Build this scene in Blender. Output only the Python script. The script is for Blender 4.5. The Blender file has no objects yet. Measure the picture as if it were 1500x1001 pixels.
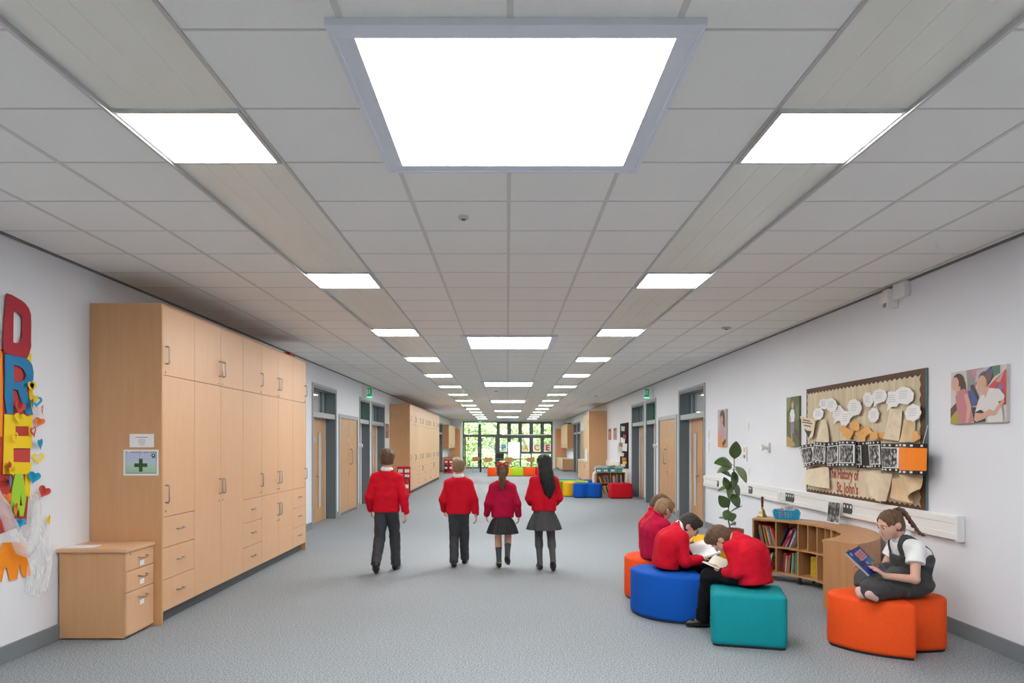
import bpy, bmesh, math, random
import numpy as np
from mathutils import Vector, Matrix

# ------------------------------------------------------------------ camera, world, light
scene = bpy.context.scene
COL = scene.collection
FPX, VPX, VPY, HC = 1027.0, 743.0, 650.0, 1.57          # focal length in px, vanishing point, eye height
cam_data = bpy.data.cameras.new('camera')
cam = bpy.data.objects.new('camera', cam_data)
COL.objects.link(cam)
cam.location = (0, 0, HC)
cam.rotation_euler = (math.pi / 2, 0, 0)
cam_data.sensor_fit = 'HORIZONTAL'
cam_data.sensor_width = 36.0
cam_data.lens = FPX / 1500 * 36
cam_data.shift_x = (750 - VPX) / 1500
cam_data.shift_y = (VPY - 500.5) / 1500
cam_data.clip_start = 0.05
cam_data.clip_end = 300
scene.camera = cam

world = bpy.data.worlds.new('sky')
scene.world = world
world.use_nodes = True
wn = world.node_tree.nodes
wl = world.node_tree.links
wn.clear()
wo = wn.new('ShaderNodeOutputWorld')
wb = wn.new('ShaderNodeBackground')
ws = wn.new('ShaderNodeTexSky')
ws.sky_type = 'NISHITA'
ws.sun_elevation = math.radians(48)
ws.sun_rotation = math.radians(200)
ws.sun_disc = False
ws.altitude = 50
ws.dust_density = 2.5
wb.inputs['Strength'].default_value = 0.9
wl.new(ws.outputs[0], wb.inputs['Color'])
wl.new(wb.outputs[0], wo.inputs['Surface'])

sun_data = bpy.data.lights.new('sun', 'SUN')
sun_data.energy = 11.0
sun_data.angle = math.radians(3)
sun_data.color = (1.0, 0.95, 0.86)
sun = bpy.data.objects.new('sun', sun_data)
COL.objects.link(sun)
sun.location = (10, 20, 30)
sun.rotation_euler = (math.radians(42), math.radians(14), 0)      # from behind the building onto the trees

vs = scene.view_settings
vs.view_transform = 'Standard'
vs.look = 'None'
vs.exposure = 0.5
vs.gamma = 1.0
vs.use_curve_mapping = False
PANEL_L = 24.0        # radiance of the ceiling light panels
ROOF_L = 13.0         # radiance of the daylight diffusers

RND = random.Random(7)
R = math.radians

# ------------------------------------------------------------------ materials
MATS = {}


def _nt(name):
    m = bpy.data.materials.new(name)
    m.use_nodes = True
    nt = m.node_tree
    return m, nt, nt.nodes['Principled BSDF']


def mat(name, col, rough=0.5, metal=0.0, noise=0.0, nscale=8.0, bump=0.0, bscale=60.0, sheen=0.0, coat=0.0, stretch=(1, 1, 1), sss=0.0, spec=0.4):
    """plain procedural material: base colour with slight noise variation and a fine bump"""
    if name in MATS:
        return MATS[name]
    m, nt, p = _nt(name)
    p.inputs['Roughness'].default_value = rough
    p.inputs['Metallic'].default_value = metal
    p.inputs['Sheen Weight'].default_value = sheen
    p.inputs['Specular IOR Level'].default_value = spec
    p.inputs['Coat Weight'].default_value = coat
    c = tuple(col) + (1.0,)
    p.inputs['Base Color'].default_value = c
    if sss > 0:
        p.inputs['Subsurface Weight'].default_value = sss
        p.inputs['Subsurface Radius'].default_value = (0.012, 0.005, 0.003)
    tc = nt.nodes.new('ShaderNodeTexCoord')
    mp = nt.nodes.new('ShaderNodeMapping')
    mp.inputs['Scale'].default_value = stretch
    nt.links.new(tc.outputs['Object'], mp.inputs['Vector'])
    if noise > 0:
        n = nt.nodes.new('ShaderNodeTexNoise')
        n.inputs['Scale'].default_value = nscale
        n.inputs['Detail'].default_value = 4
        nt.links.new(mp.outputs[0], n.inputs['Vector'])
        r = nt.nodes.new('ShaderNodeValToRGB')
        r.color_ramp.elements[0].position = 0.25
        r.color_ramp.elements[1].position = 0.75
        r.color_ramp.elements[0].color = tuple(max(0, x * (1 - noise)) for x in col) + (1,)
        r.color_ramp.elements[1].color = tuple(min(1, x * (1 + noise)) for x in col) + (1,)
        nt.links.new(n.outputs['Fac'], r.inputs['Fac'])
        nt.links.new(r.outputs[0], p.inputs['Base Color'])
    if bump > 0:
        n2 = nt.nodes.new('ShaderNodeTexNoise')
        n2.inputs['Scale'].default_value = bscale
        n2.inputs['Detail'].default_value = 3
        nt.links.new(mp.outputs[0], n2.inputs['Vector'])
        b = nt.nodes.new('ShaderNodeBump')
        b.inputs['Strength'].default_value = bump
        b.inputs['Distance'].default_value = 0.01
        nt.links.new(n2.outputs['Fac'], b.inputs['Height'])
        nt.links.new(b.outputs[0], p.inputs['Normal'])
    MATS[name] = m
    return m


def wood(name, c0, c1, rough=0.42, stretch=(7, 7, 0.7), scale=3.0):
    if name in MATS:
        return MATS[name]
    m, nt, p = _nt(name)
    p.inputs['Roughness'].default_value = rough
    tc = nt.nodes.new('ShaderNodeTexCoord')
    mp = nt.nodes.new('ShaderNodeMapping')
    mp.inputs['Scale'].default_value = stretch
    nt.links.new(tc.outputs['Object'], mp.inputs['Vector'])
    n = nt.nodes.new('ShaderNodeTexNoise')
    n.inputs['Scale'].default_value = scale
    n.inputs['Detail'].default_value = 6
    n.inputs['Distortion'].default_value = 0.6
    nt.links.new(mp.outputs[0], n.inputs['Vector'])
    r = nt.nodes.new('ShaderNodeValToRGB')
    r.color_ramp.elements[0].position = 0.3
    r.color_ramp.elements[1].position = 0.7
    r.color_ramp.elements[0].color = tuple(c0) + (1,)
    r.color_ramp.elements[1].color = tuple(c1) + (1,)
    nt.links.new(n.outputs['Fac'], r.inputs['Fac'])
    n2 = nt.nodes.new('ShaderNodeTexNoise')
    n2.inputs['Scale'].default_value = scale * 14
    n2.inputs['Detail'].default_value = 2
    nt.links.new(mp.outputs[0], n2.inputs['Vector'])
    mx = nt.nodes.new('ShaderNodeMixRGB')
    mx.blend_type = 'MULTIPLY'
    mx.inputs['Fac'].default_value = 0.08
    nt.links.new(r.outputs[0], mx.inputs['Color1'])
    nt.links.new(n2.outputs['Color'], mx.inputs['Color2'])
    nt.links.new(mx.outputs[0], p.inputs['Base Color'])
    MATS[name] = m
    return m


def emit(name, col, strength):
    if name in MATS:
        return MATS[name]
    m, nt, p = _nt(name)
    p.inputs['Base Color'].default_value = (0.8, 0.8, 0.8, 1)
    p.inputs['Emission Color'].default_value = tuple(col) + (1,)
    p.inputs['Emission Strength'].default_value = strength
    MATS[name] = m
    return m


def glass(name, tint=(1, 1, 1), refl=0.1):
    if name in MATS:
        return MATS[name]
    m, nt, p = _nt(name)
    nt.nodes.remove(p)
    out = nt.nodes['Material Output']
    t = nt.nodes.new('ShaderNodeBsdfTransparent')
    t.inputs['Color'].default_value = tuple(tint) + (1,)
    g = nt.nodes.new('ShaderNodeBsdfGlossy')
    g.inputs['Roughness'].default_value = 0.02
    fr = nt.nodes.new('ShaderNodeLayerWeight')
    fr.inputs['Blend'].default_value = refl
    mx = nt.nodes.new('ShaderNodeMixShader')
    mr = nt.nodes.new('ShaderNodeMapRange')
    mr.inputs['To Min'].default_value = 0.03
    mr.inputs['To Max'].default_value = 0.45
    nt.links.new(fr.outputs['Facing'], mr.inputs['Value'])
    nt.links.new(mr.outputs[0], mx.inputs['Fac'])
    nt.links.new(t.outputs[0], mx.inputs[1])
    nt.links.new(g.outputs[0], mx.inputs[2])
    nt.links.new(mx.outputs[0], out.inputs['Surface'])
    MATS[name] = m
    return m


def tulle_mat():
    if 'tulle' in MATS:
        return MATS['tulle']
    m, nt, p = _nt('tulle')
    out = nt.nodes['Material Output']
    p.inputs['Base Color'].default_value = (0.80, 0.80, 0.80, 1)
    p.inputs['Roughness'].default_value = 0.8
    t = nt.nodes.new('ShaderNodeBsdfTransparent')
    mx = nt.nodes.new('ShaderNodeMixShader')
    n = nt.nodes.new('ShaderNodeTexNoise')
    n.inputs['Scale'].default_value = 3.5
    mr = nt.nodes.new('ShaderNodeMapRange')
    mr.inputs['To Min'].default_value = 0.18
    mr.inputs['To Max'].default_value = 0.42
    nt.links.new(n.outputs['Fac'], mr.inputs['Value'])
    nt.links.new(mr.outputs[0], mx.inputs['Fac'])
    nt.links.new(t.outputs[0], mx.inputs[1])
    nt.links.new(p.outputs[0], mx.inputs[2])
    nt.links.new(mx.outputs[0], out.inputs['Surface'])
    MATS['tulle'] = m
    return m


def crowd_mat(name, dark=0.03, light=0.6, scale=22.0):
    """black-and-white printed group photograph: rows of soft pale heads on a dark ground"""
    if name in MATS:
        return MATS[name]
    m, nt, p = _nt(name)
    p.inputs['Roughness'].default_value = 0.4
    tc = nt.nodes.new('ShaderNodeTexCoord')
    mp = nt.nodes.new('ShaderNodeMapping')
    mp.inputs['Scale'].default_value = (1, 1.25, 0.7)
    nt.links.new(tc.outputs['Object'], mp.inputs['Vector'])
    v = nt.nodes.new('ShaderNodeTexVoronoi')
    v.feature = 'SMOOTH_F1'
    v.inputs['Scale'].default_value = scale
    v.inputs['Randomness'].default_value = 0.75
    nt.links.new(mp.outputs[0], v.inputs['Vector'])
    n = nt.nodes.new('ShaderNodeTexNoise')
    n.inputs['Scale'].default_value = 9
    n.inputs['Detail'].default_value = 5
    nt.links.new(tc.outputs['Object'], n.inputs['Vector'])
    r = nt.nodes.new('ShaderNodeValToRGB')
    r.color_ramp.elements[0].position = 0.12
    r.color_ramp.elements[1].position = 0.5
    r.color_ramp.elements[0].color = (light, light, light, 1)
    r.color_ramp.elements[1].color = (dark, dark, dark, 1)
    nt.links.new(v.outputs['Distance'], r.inputs['Fac'])
    r2 = nt.nodes.new('ShaderNodeValToRGB')
    r2.color_ramp.elements[0].position = 0.35
    r2.color_ramp.elements[1].position = 0.65
    r2.color_ramp.elements[0].color = (0.04, 0.04, 0.04, 1)
    r2.color_ramp.elements[1].color = (1.0, 1.0, 1.0, 1)
    nt.links.new(n.outputs['Fac'], r2.inputs['Fac'])
    mx = nt.nodes.new('ShaderNodeMixRGB')
    mx.blend_type = 'MULTIPLY'
    mx.inputs['Fac'].default_value = 0.6
    nt.links.new(r.outputs[0], mx.inputs['Color1'])
    nt.links.new(r2.outputs[0], mx.inputs['Color2'])
    nt.links.new(mx.outputs[0], p.inputs['Base Color'])
    MATS[name] = m
    return m


def carpet_mat():
    m, nt, p = _nt('carpet')
    p.inputs['Roughness'].default_value = 0.75
    tc = nt.nodes.new('ShaderNodeTexCoord')
    n = nt.nodes.new('ShaderNodeTexNoise')
    n.inputs['Scale'].default_value = 95
    n.inputs['Detail'].default_value = 3
    nt.links.new(tc.outputs['Object'], n.inputs['Vector'])
    r = nt.nodes.new('ShaderNodeValToRGB')
    r.color_ramp.elements[0].position = 0.36
    r.color_ramp.elements[1].position = 0.66
    r.color_ramp.elements[0].color = (0.105, 0.119, 0.132, 1)
    r.color_ramp.elements[1].color = (0.385, 0.415, 0.440, 1)
    nt.links.new(n.outputs['Fac'], r.inputs['Fac'])
    n2 = nt.nodes.new('ShaderNodeTexNoise')
    n2.inputs['Scale'].default_value = 0.7
    n2.inputs['Detail'].default_value = 3
    nt.links.new(tc.outputs['Object'], n2.inputs['Vector'])
    mr = nt.nodes.new('ShaderNodeMapRange')
    mr.inputs['To Min'].default_value = 0.92
    mr.inputs['To Max'].default_value = 1.08
    nt.links.new(n2.outputs['Fac'], mr.inputs['Value'])
    mx = nt.nodes.new('ShaderNodeMixRGB')
    mx.blend_type = 'MULTIPLY'
    mx.inputs['Fac'].default_value = 1
    nt.links.new(r.outputs[0], mx.inputs['Color1'])
    nt.links.new(mr.outputs[0], mx.inputs['Color2'])
    nt.links.new(mx.outputs[0], p.inputs['Base Color'])
    b = nt.nodes.new('ShaderNodeBump')
    b.inputs['Strength'].default_value = 0.35
    b.inputs['Distance'].default_value = 0.004
    nt.links.new(n.outputs['Fac'], b.inputs['Height'])
    nt.links.new(b.outputs[0], p.inputs['Normal'])
    MATS['carpet'] = m
    return m


# ------------------------------------------------------------------ object helpers
def link(o, parent=None):
    COL.objects.link(o)
    if parent is not None:
        o.parent = parent
    return o


def tag(o, label=None, cat=None, group=None, kind=None):
    if label:
        o['label'] = label
    if cat:
        o['category'] = cat
    if group:
        o['group'] = group
    if kind:
        o['kind'] = kind
    return o


def thing(name, label, cat, loc=(0, 0, 0), group=None):
    o = bpy.data.objects.new(name, None)
    o.empty_display_size = 0.05
    link(o)
    o.location = loc
    return tag(o, label, cat, group)


def origin_of(o):
    v = Vector((0, 0, 0))
    while o is not None:
        v = v + o.location
        o = o.parent
    return v


def V(*a):
    return Vector(a[0] if len(a) == 1 else a)


class Frame:
    """a flat place: origin, right vector u, up vector v; n points out of it"""
    def __init__(s, o, u, v):
        s.o, s.u, s.v = Vector(o), Vector(u).normalized(), Vector(v).normalized()
        s.n = s.u.cross(s.v)

    def p(s, a, b, c=0.0):
        return s.o + s.u * a + s.v * b + s.n * c


class B:
    """collects shapes in world coordinates; build() links them as one mesh object"""
    def __init__(s):
        s.v, s.f, s.m = [], [], []
        s.mi = 0

    def add(s, vs, fs):
        k = len(s.v)
        s.v += [tuple(x) for x in vs]
        s.f += [tuple(i + k for i in f) for f in fs]
        s.m += [s.mi] * len(fs)
        return s

    def box(s, x0, x1, y0, y1, z0, z1):
        vs = [(x, y, z) for z in (z0, z1) for y in (y0, y1) for x in (x0, x1)]
        return s.add(vs, [(0, 2, 3, 1), (4, 5, 7, 6), (0, 1, 5, 4), (2, 6, 7, 3), (0, 4, 6, 2), (1, 3, 7, 5)])

    def fbox(s, fr, a0, a1, b0, b1, c0, c1):
        vs = [fr.p(a, b, c) for c in (c0, c1) for b in (b0, b1) for a in (a0, a1)]
        return s.add(vs, [(0, 2, 3, 1), (4, 5, 7, 6), (0, 1, 5, 4), (2, 6, 7, 3), (0, 4, 6, 2), (1, 3, 7, 5)])

    def quad(s, a, b, c, d):
        return s.add([a, b, c, d], [(0, 1, 2, 3)])

    def plate(s, fr, poly, c0, c1):
        n = len(poly)
        vs = [fr.p(a, b, c0) for a, b in poly] + [fr.p(a, b, c1) for a, b in poly]
        fs = [tuple(range(n - 1, -1, -1)), tuple(range(n, 2 * n))]
        fs += [(i, (i + 1) % n, n + (i + 1) % n, n + i) for i in range(n)]
        return s.add(vs, fs)

    def loft(s, rings, cap=True, closed=True):
        n = len(rings[0])
        vs = [p for r in rings for p in r]
        fs = []
        for i in range(len(rings) - 1):
            for j in range(n if closed else n - 1):
                a, b = i * n + j, i * n + (j + 1) % n
                fs.append((a, b, b + n, a + n))
        if cap:
            fs.append(tuple(range(n - 1, -1, -1)))
            k = (len(rings) - 1) * n
            fs.append(tuple(range(k, k + n)))
        return s.add(vs, fs)

    def tube(s, pts, r, n=8):
        pts = [Vector(p) for p in pts]
        rs = r if isinstance(r, (list, tuple)) else [r] * len(pts)
        rings = []
        ref = None
        for i, p in enumerate(pts):
            d = (pts[min(i + 1, len(pts) - 1)] - pts[max(i - 1, 0)]).normalized()
            if ref is None:
                ref = Vector((0, 0, 1)) if abs(d.z) < 0.9 else Vector((1, 0, 0))
            a = d.cross(ref).normalized()
            b = d.cross(a).normalized()
            ref = -b if False else ref - d * ref.dot(d)
            rings.append([p + (a * math.cos(t) + b * math.sin(t)) * rs[i] for t in [2 * math.pi * k / n for k in range(n)]])
        return s.loft(rings)

    def lathe(s, c, prof, n=20, axis=(0, 0, 1)):
        c = Vector(c)
        ax = Vector(axis).normalized()
        a = ax.cross(Vector((1, 0, 0)) if abs(ax.x) < 0.9 else Vector((0, 1, 0))).normalized()
        b = ax.cross(a)
        rings = [[c + ax * z + (a * math.cos(t) + b * math.sin(t)) * max(r, 1e-4) for t in [2 * math.pi * k / n for k in range(n)]] for r, z in prof]
        return s.loft(rings)

    def ell(s, c, r, n=12, m=8, axes=None):
        c = Vector(c)
        ax = axes or (Vector((1, 0, 0)), Vector((0, 1, 0)), Vector((0, 0, 1)))
        rr = r if isinstance(r, (list, tuple)) else (r, r, r)
        rings = []
        for i in range(m + 1):
            th = -math.pi / 2 + math.pi * i / m
            ct = max(math.cos(th), 1e-3)
            rings.append([c + ax[0] * (rr[0] * ct * math.cos(p)) + ax[1] * (rr[1] * ct * math.sin(p)) + ax[2] * (rr[2] * math.sin(th))
                          for p in [2 * math.pi * k / n for k in range(n)]])
        return s.loft(rings)

    def arc(s, c, r0, r1, a0, a1, z0, z1, n=14):
        """arc-shaped slab in plan; angles in degrees"""
        rings = []
        for i in range(n + 1):
            a = R(a0 + (a1 - a0) * i / n)
            ca, sa = math.cos(a), math.sin(a)
            rings.append([(c[0] + r0 * ca, c[1] + r0 * sa, z0), (c[0] + r1 * ca, c[1] + r1 * sa, z0),
                          (c[0] + r1 * ca, c[1] + r1 * sa, z1), (c[0] + r0 * ca, c[1] + r0 * sa, z1)])
        return s.loft(rings)

    def mesh(s, name, mats, origin=(0, 0, 0), bevel=0, smooth=False, segs=2):
        me = bpy.data.meshes.new(name)
        o = Vector(origin)
        me.from_pydata([(x - o.x, y - o.y, z - o.z) for x, y, z in s.v], [], s.f)
        for q in (mats if isinstance(mats, (list, tuple)) else [mats]):
            me.materials.append(q)
        if isinstance(mats, (list, tuple)):
            me.polygons.foreach_set('material_index', s.m)
        bm = bmesh.new()
        bm.from_mesh(me)
        bmesh.ops.recalc_face_normals(bm, faces=bm.faces)
        if bevel > 0:
            es = [e for e in bm.edges if len(e.link_faces) == 2 and e.calc_face_angle(0) > 0.6]
            bmesh.ops.bevel(bm, geom=es, offset=bevel, segments=segs, affect='EDGES', profile=0.6, clamp_overlap=True)
        if smooth:
            for f in bm.faces:
                f.smooth = True
        bm.to_mesh(me)
        bm.free()
        if smooth and smooth != 'all':
            me.set_sharp_from_angle(angle=R(40))
        return me

    def build(s, name, mats, parent=None, bevel=0, smooth=False, segs=2, at=None):
        """parts: vertices stay where they are in the world, the object sits at its parent's origin"""
        if parent is not None:
            org = origin_of(parent)
        else:
            org = Vector(at) if at is not None else Vector((0, 0, 0))
        o = bpy.data.objects.new(name, s.mesh(name, mats, org, bevel, smooth, segs))
        link(o, parent)
        if parent is None:
            o.location = org
        return o


def inst(name, me, loc, parent=None, rot=None):
    o = bpy.data.objects.new(name, me)
    link(o, parent)
    o.location = loc
    if rot is not None:
        o.rotation_euler = rot
    return o


def struct(o):
    o['kind'] = 'structure'
    return o


def catmull(pts, n=6, closed=True):
    out = []
    m = len(pts)
    for i in range(m if closed else m - 1):
        p = [Vector(pts[(i + k) % m] if closed else pts[min(max(i + k, 0), m - 1)]) for k in (-1, 0, 1, 2)]
        for j in range(n):
            t = j / n
            out.append(0.5 * ((2 * p[1]) + (p[2] - p[0]) * t + (2 * p[0] - 5 * p[1] + 4 * p[2] - p[3]) * t * t + (3 * p[1] - p[0] - 3 * p[2] + p[3]) * t ** 3))
    if not closed:
        out.append(Vector(pts[-1]))
    return out


def inset(poly, d):
    """move a counter-clockwise outline inwards by d along its vertex normals"""
    n = len(poly)
    out = []
    for i in range(n):
        t = (poly[(i + 1) % n] - poly[i - 1])
        t = t.normalized() if t.length > 1e-9 else Vector((1, 0))
        out.append(poly[i] + Vector((-t.y, t.x)) * d)
    return out


def text_mesh(txt, fr, a, b, size, depth=0.001, align='CENTER', c0=0.0, sx=1.0, bold=0.0):
    """lettering as verts/faces on a frame (left-to-right along fr.u)"""
    cu = bpy.data.curves.new('lettering', 'FONT')
    cu.body = txt
    cu.size = size
    cu.align_x = align
    cu.extrude = depth / 2
    cu.offset = bold
    cu.resolution_u = 3
    ob = bpy.data.objects.new('lettering', cu)
    COL.objects.link(ob)
    dg = bpy.context.evaluated_depsgraph_get()
    me = bpy.data.meshes.new_from_object(ob.evaluated_get(dg))
    vs = [fr.p(a + v.co.x * sx, b + v.co.y, c0 + depth / 2 + v.co.z) for v in me.vertices]
    fs = [tuple(p.vertices) for p in me.polygons]
    bpy.data.objects.remove(ob)
    bpy.data.curves.remove(cu)
    bpy.data.meshes.remove(me)
    return vs, fs


def flat(b, fr, poly, c):
    b.add([fr.p(x, y, c) for x, y in poly], [tuple(range(len(poly)))])
    return b


def circ(cx, cy, rx, ry=None, n=14, a0=0, a1=360):
    ry = ry or rx
    full = a1 - a0 >= 360
    k = n if full else n + 1
    return [(cx + rx * math.cos(R(a0 + (a1 - a0) * i / n)), cy + ry * math.sin(R(a0 + (a1 - a0) * i / n))) for i in range(k)]


def prints(name, parent, fr, layers, c0=0.0006):
    """flat print: coloured outlines layered 0.3 mm apart, one mesh with a material per colour"""
    b = B()
    ms = []
    idx = {}
    for i, (mt, poly) in enumerate(layers):
        if mt.name not in idx:
            idx[mt.name] = len(ms)
            ms.append(mt)
        b.mi = idx[mt.name]
        flat(b, fr, poly, c0 + i * 0.0003)
    return b.build(name, ms, parent)


def ink(rgb, rough=0.5):
    n = 'ink_%03d_%03d_%03d' % tuple(int(c * 255) for c in rgb)
    return mat(n, rgb, rough)


# shared materials
M_WALL = mat('wall_paint', (0.755, 0.768, 0.812), 0.55, noise=0.015, nscale=1.2, bump=0.03, bscale=180)
M_TILE = mat('ceiling_tile', (0.82, 0.80, 0.77), 0.9, noise=0.02, nscale=60, bump=0.06, bscale=240)
M_RAIL = mat('ceiling_rail', (0.60, 0.58, 0.555), 0.45)
M_PLANK = mat('metal_plank', (0.78, 0.765, 0.70), 0.35, noise=0.02, nscale=2)
M_ALU = mat('aluminium_trim', (0.55, 0.56, 0.57), 0.4, metal=0.6)
M_FRAMEBLUE = mat('rooflight_frame', (0.70, 0.72, 0.79), 0.4)
M_PANEL = emit('light_panel', (1.0, 0.985, 0.95), PANEL_L)
M_ROOF = emit('daylight_diffuser', (0.93, 0.975, 1.0), ROOF_L)
M_CARPET = carpet_mat()
M_SKIRT = mat('grey_skirting', (0.19, 0.215, 0.235), 0.4)
M_GREY = mat('grey_door_frame', (0.135, 0.165, 0.185), 0.42, noise=0.03)
M_LGREY = mat('light_grey_frame', (0.36, 0.385, 0.40), 0.42)
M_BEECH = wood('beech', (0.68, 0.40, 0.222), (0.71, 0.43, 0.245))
M_BEECH_SHADED = wood('beech_shaded', (0.59, 0.32, 0.148), (0.63, 0.35, 0.17))  # same beech with the shade of the cupboard sides put into its colour
M_DOOR = wood('door_veneer', (0.50, 0.275, 0.125), (0.60, 0.345, 0.17))
M_SHELF = wood('shelf_laminate', (0.50, 0.25, 0.105), (0.58, 0.31, 0.14))
M_GAP = mat('dark_gap', (0.03, 0.022, 0.015), 0.9)
M_STEEL = mat('brushed_steel', (0.42, 0.415, 0.40), 0.3, metal=1.0)
M_PLASTIC = mat('white_plastic', (0.80, 0.80, 0.79), 0.35)
M_BLACK = mat('black_plastic', (0.015, 0.015, 0.017), 0.4)
M_PAPER = mat('white_paper', (0.82, 0.82, 0.82), 0.7)
M_GLASS = glass('window_glass')
M_DGLASS = glass('door_glass', (0.85, 0.88, 0.88), 0.25)
# ------------------------------------------------------------------ the room shell
XL, XR, YB, YF, ZC = -3.60, 3.69, -4.0, 44.0, HC + 1.5
ZT = 2.07                                     # door leaf height

LEFT_OPEN = [(12.95, 14.70, 2.66), (15.0, 16.85, 2.16), (17.1, 18.3, 2.66), (18.6, 20.5, 2.66), (37.0, 38.8, 2.66)]
RIGHT_OPEN = [(13.1, 15.0, 2.66), (15.25, 17.05, 2.16), (17.4, 18.6, 2.66), (18.9, 20.7, 2.66), (33.4, 35.1, 2.16), (35.4, 36.9, 2.66), (37.2, 38.9, 2.66)]

b = B().box(XL - 1.2, XR + 1.2, YB, YF, -0.12, 0)
floor = struct(b.build('floor', M_CARPET))


def side_wall(name, x0, x1, opens):
    b = B()
    y = YB
    for (a, c, z) in opens:
        b.box(x0, x1, y, a, 0, ZC)
        b.box(x0, x1, a, c, z, ZC)
        y = c
    b.box(x0, x1, y, YF, 0, ZC)
    return struct(b.build(name, M_WALL))


side_wall('wall_left', XL - 0.3, XL, LEFT_OPEN)
side_wall('wall_right', XR, XR + 0.3, RIGHT_OPEN)
struct(B().box(XL - 0.3, XR + 0.3, YB - 0.2, YB, 0, ZC).build('wall_back', M_WALL))
# far wall round the glazing
WX0, WX1, WZ1 = -2.83, 2.85, 2.95
b = B().box(XL, WX0, YF, YF + 0.3, 0, ZC).box(WX1, XR, YF, YF + 0.3, 0, ZC).box(WX0, WX1, YF, YF + 0.3, WZ1, ZC)
struct(b.build('wall_far', M_WALL))


def skirting(name, xa, xb, opens):
    b = B()
    y = YB
    for (a, c, z) in opens:
        if a - 0.06 > y:
            b.box(xa, xb, y, a - 0.06, 0, 0.125)
        y = c + 0.06
    b.box(xa, xb, y, YF, 0, 0.125)
    return struct(b.build(name, M_SKIRT, bevel=0.003))


skirting('baseboard_left', XL, XL + 0.018, LEFT_OPEN)
skirting('baseboard_right', XR - 0.018, XR, RIGHT_OPEN)

# ---- ceiling: slab, tiles, rails, metal plank strips
OFF = 0.01
ceiling = struct(B().box(XL - 0.3, XR + 0.3, YB, YF, ZC + 0.03, ZC + 0.15).build('ceiling', mat('plenum', (0.5, 0.5, 0.5), 0.9)))
COLS = [(-3.6, -3.0), (-3.0, -2.4), (-2.4, -1.8), (-1.2, -0.6), (-0.6, 0.0), (0.0, 0.6), (0.6, 1.2), (1.8, 2.4), (2.4, 3.0), (3.0, 3.6), (3.6, 3.68)]
ROW0 = 3.14
rows = [ROW0 + 0.6 * k for k in range(-12, 69)]
ROOF_Y = [2.54 + 7.2 * k for k in range(6)]


def in_roof(c, y):
    return -0.61 < c[0] < 0.59 and any(ry - 0.05 < y < ry + 1.15 for ry in ROOF_Y)


tile_me = {}
for c in COLS:
    w = round(c[1] - c[0], 2)
    if w not in tile_me:
        tile_me[w] = B().box(-w / 2 + 0.004, w / 2 - 0.004, -0.296, 0.296, 0, 0.02).mesh('ceiling_tile', M_TILE, bevel=0.003, segs=1)
far_tiles = B()
near = 0
for y in rows:
    for c in COLS:
        if in_roof(c, y) or y + 0.6 > YF + 0.3 or y < YB:
            continue
        w = round(c[1] - c[0], 2)
        cx = (c[0] + c[1]) / 2 + OFF
        if 1.2 < y < 15.0 and w > 0.3 and near < 300:
            near += 1
            inst('ceiling_tile', tile_me[w], (cx, y + 0.3, ZC), ceiling)
        else:
            far_tiles.box(cx - w / 2 + 0.004, cx + w / 2 - 0.004, y + 0.004, min(y + 0.596, YF), ZC, ZC + 0.02)
o = far_tiles.build('ceiling_tile', M_TILE, ceiling)
o['kind'] = 'stuff'
for x in (-3.0, -2.4, -0.6, 0.0, 0.6, 2.4, 3.0, 3.6):
    segs = [(YB, YF)]
    if abs(x) < 0.61:
        ys = [YB] + [v for ry in ROOF_Y for v in (ry - 0.065, ry + 1.265)] + [YF]
        segs = [(ys[i], ys[i + 1]) for i in range(0, len(ys), 2)]
    b = B()
    for s0, s1 in segs:
        b.box(x + OFF - 0.012, x + OFF + 0.012, s0, s1, ZC - 0.003, ZC + 0.004)
    b.build('ceiling_rail', M_RAIL, ceiling)
b = B()
for y in rows:
    if y <= YB:
        continue
    for s0, s1 in ((XL, -1.8 + OFF), (-1.2 + OFF, 1.2 + OFF), (1.8 + OFF, XR)):
        if s0 > -1.3 and s0 < 0 and any(ry - 0.11 < y < ry + 1.25 for ry in ROOF_Y):
            b.box(s0, -0.68, y - 0.006, y + 0.006, ZC - 0.002, ZC + 0.004)
            b.box(0.72, s1, y - 0.006, y + 0.006, ZC - 0.002, ZC + 0.004)
        else:
            b.box(s0, s1, y - 0.006, y + 0.006, ZC - 0.002, ZC + 0.004)
b.build('cross_rail', M_RAIL, ceiling)
for sx in (-1, 1):
    xo, xi = sx * 1.8 + OFF, sx * 1.2 + OFF
    B().box(xo - 0.016, xo + 0.016, YB, YF, ZC - 0.010, ZC + 0.004).box(xo - sx * 0.013 - 0.004, xo - sx * 0.013 + 0.004, YB, YF, ZC - 0.022, ZC - 0.008).build('edge_trim', M_ALU, ceiling, bevel=0.002)
    B().box(xi - 0.009, xi + 0.009, YB, YF, ZC - 0.006, ZC + 0.004).build('edge_trim', M_ALU, ceiling)
b = B().box(XL, XL + 0.03, YB, YF, ZC - 0.012, ZC + 0.002).box(XR - 0.03, XR, YB, YF, ZC - 0.012, ZC + 0.002)
b.build('edge_shadow_strip', mat('painted_edge_shadow', (0.16, 0.155, 0.15), 0.6), ceiling)  # dark strips standing in for the shadow along the ceiling edges

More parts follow.
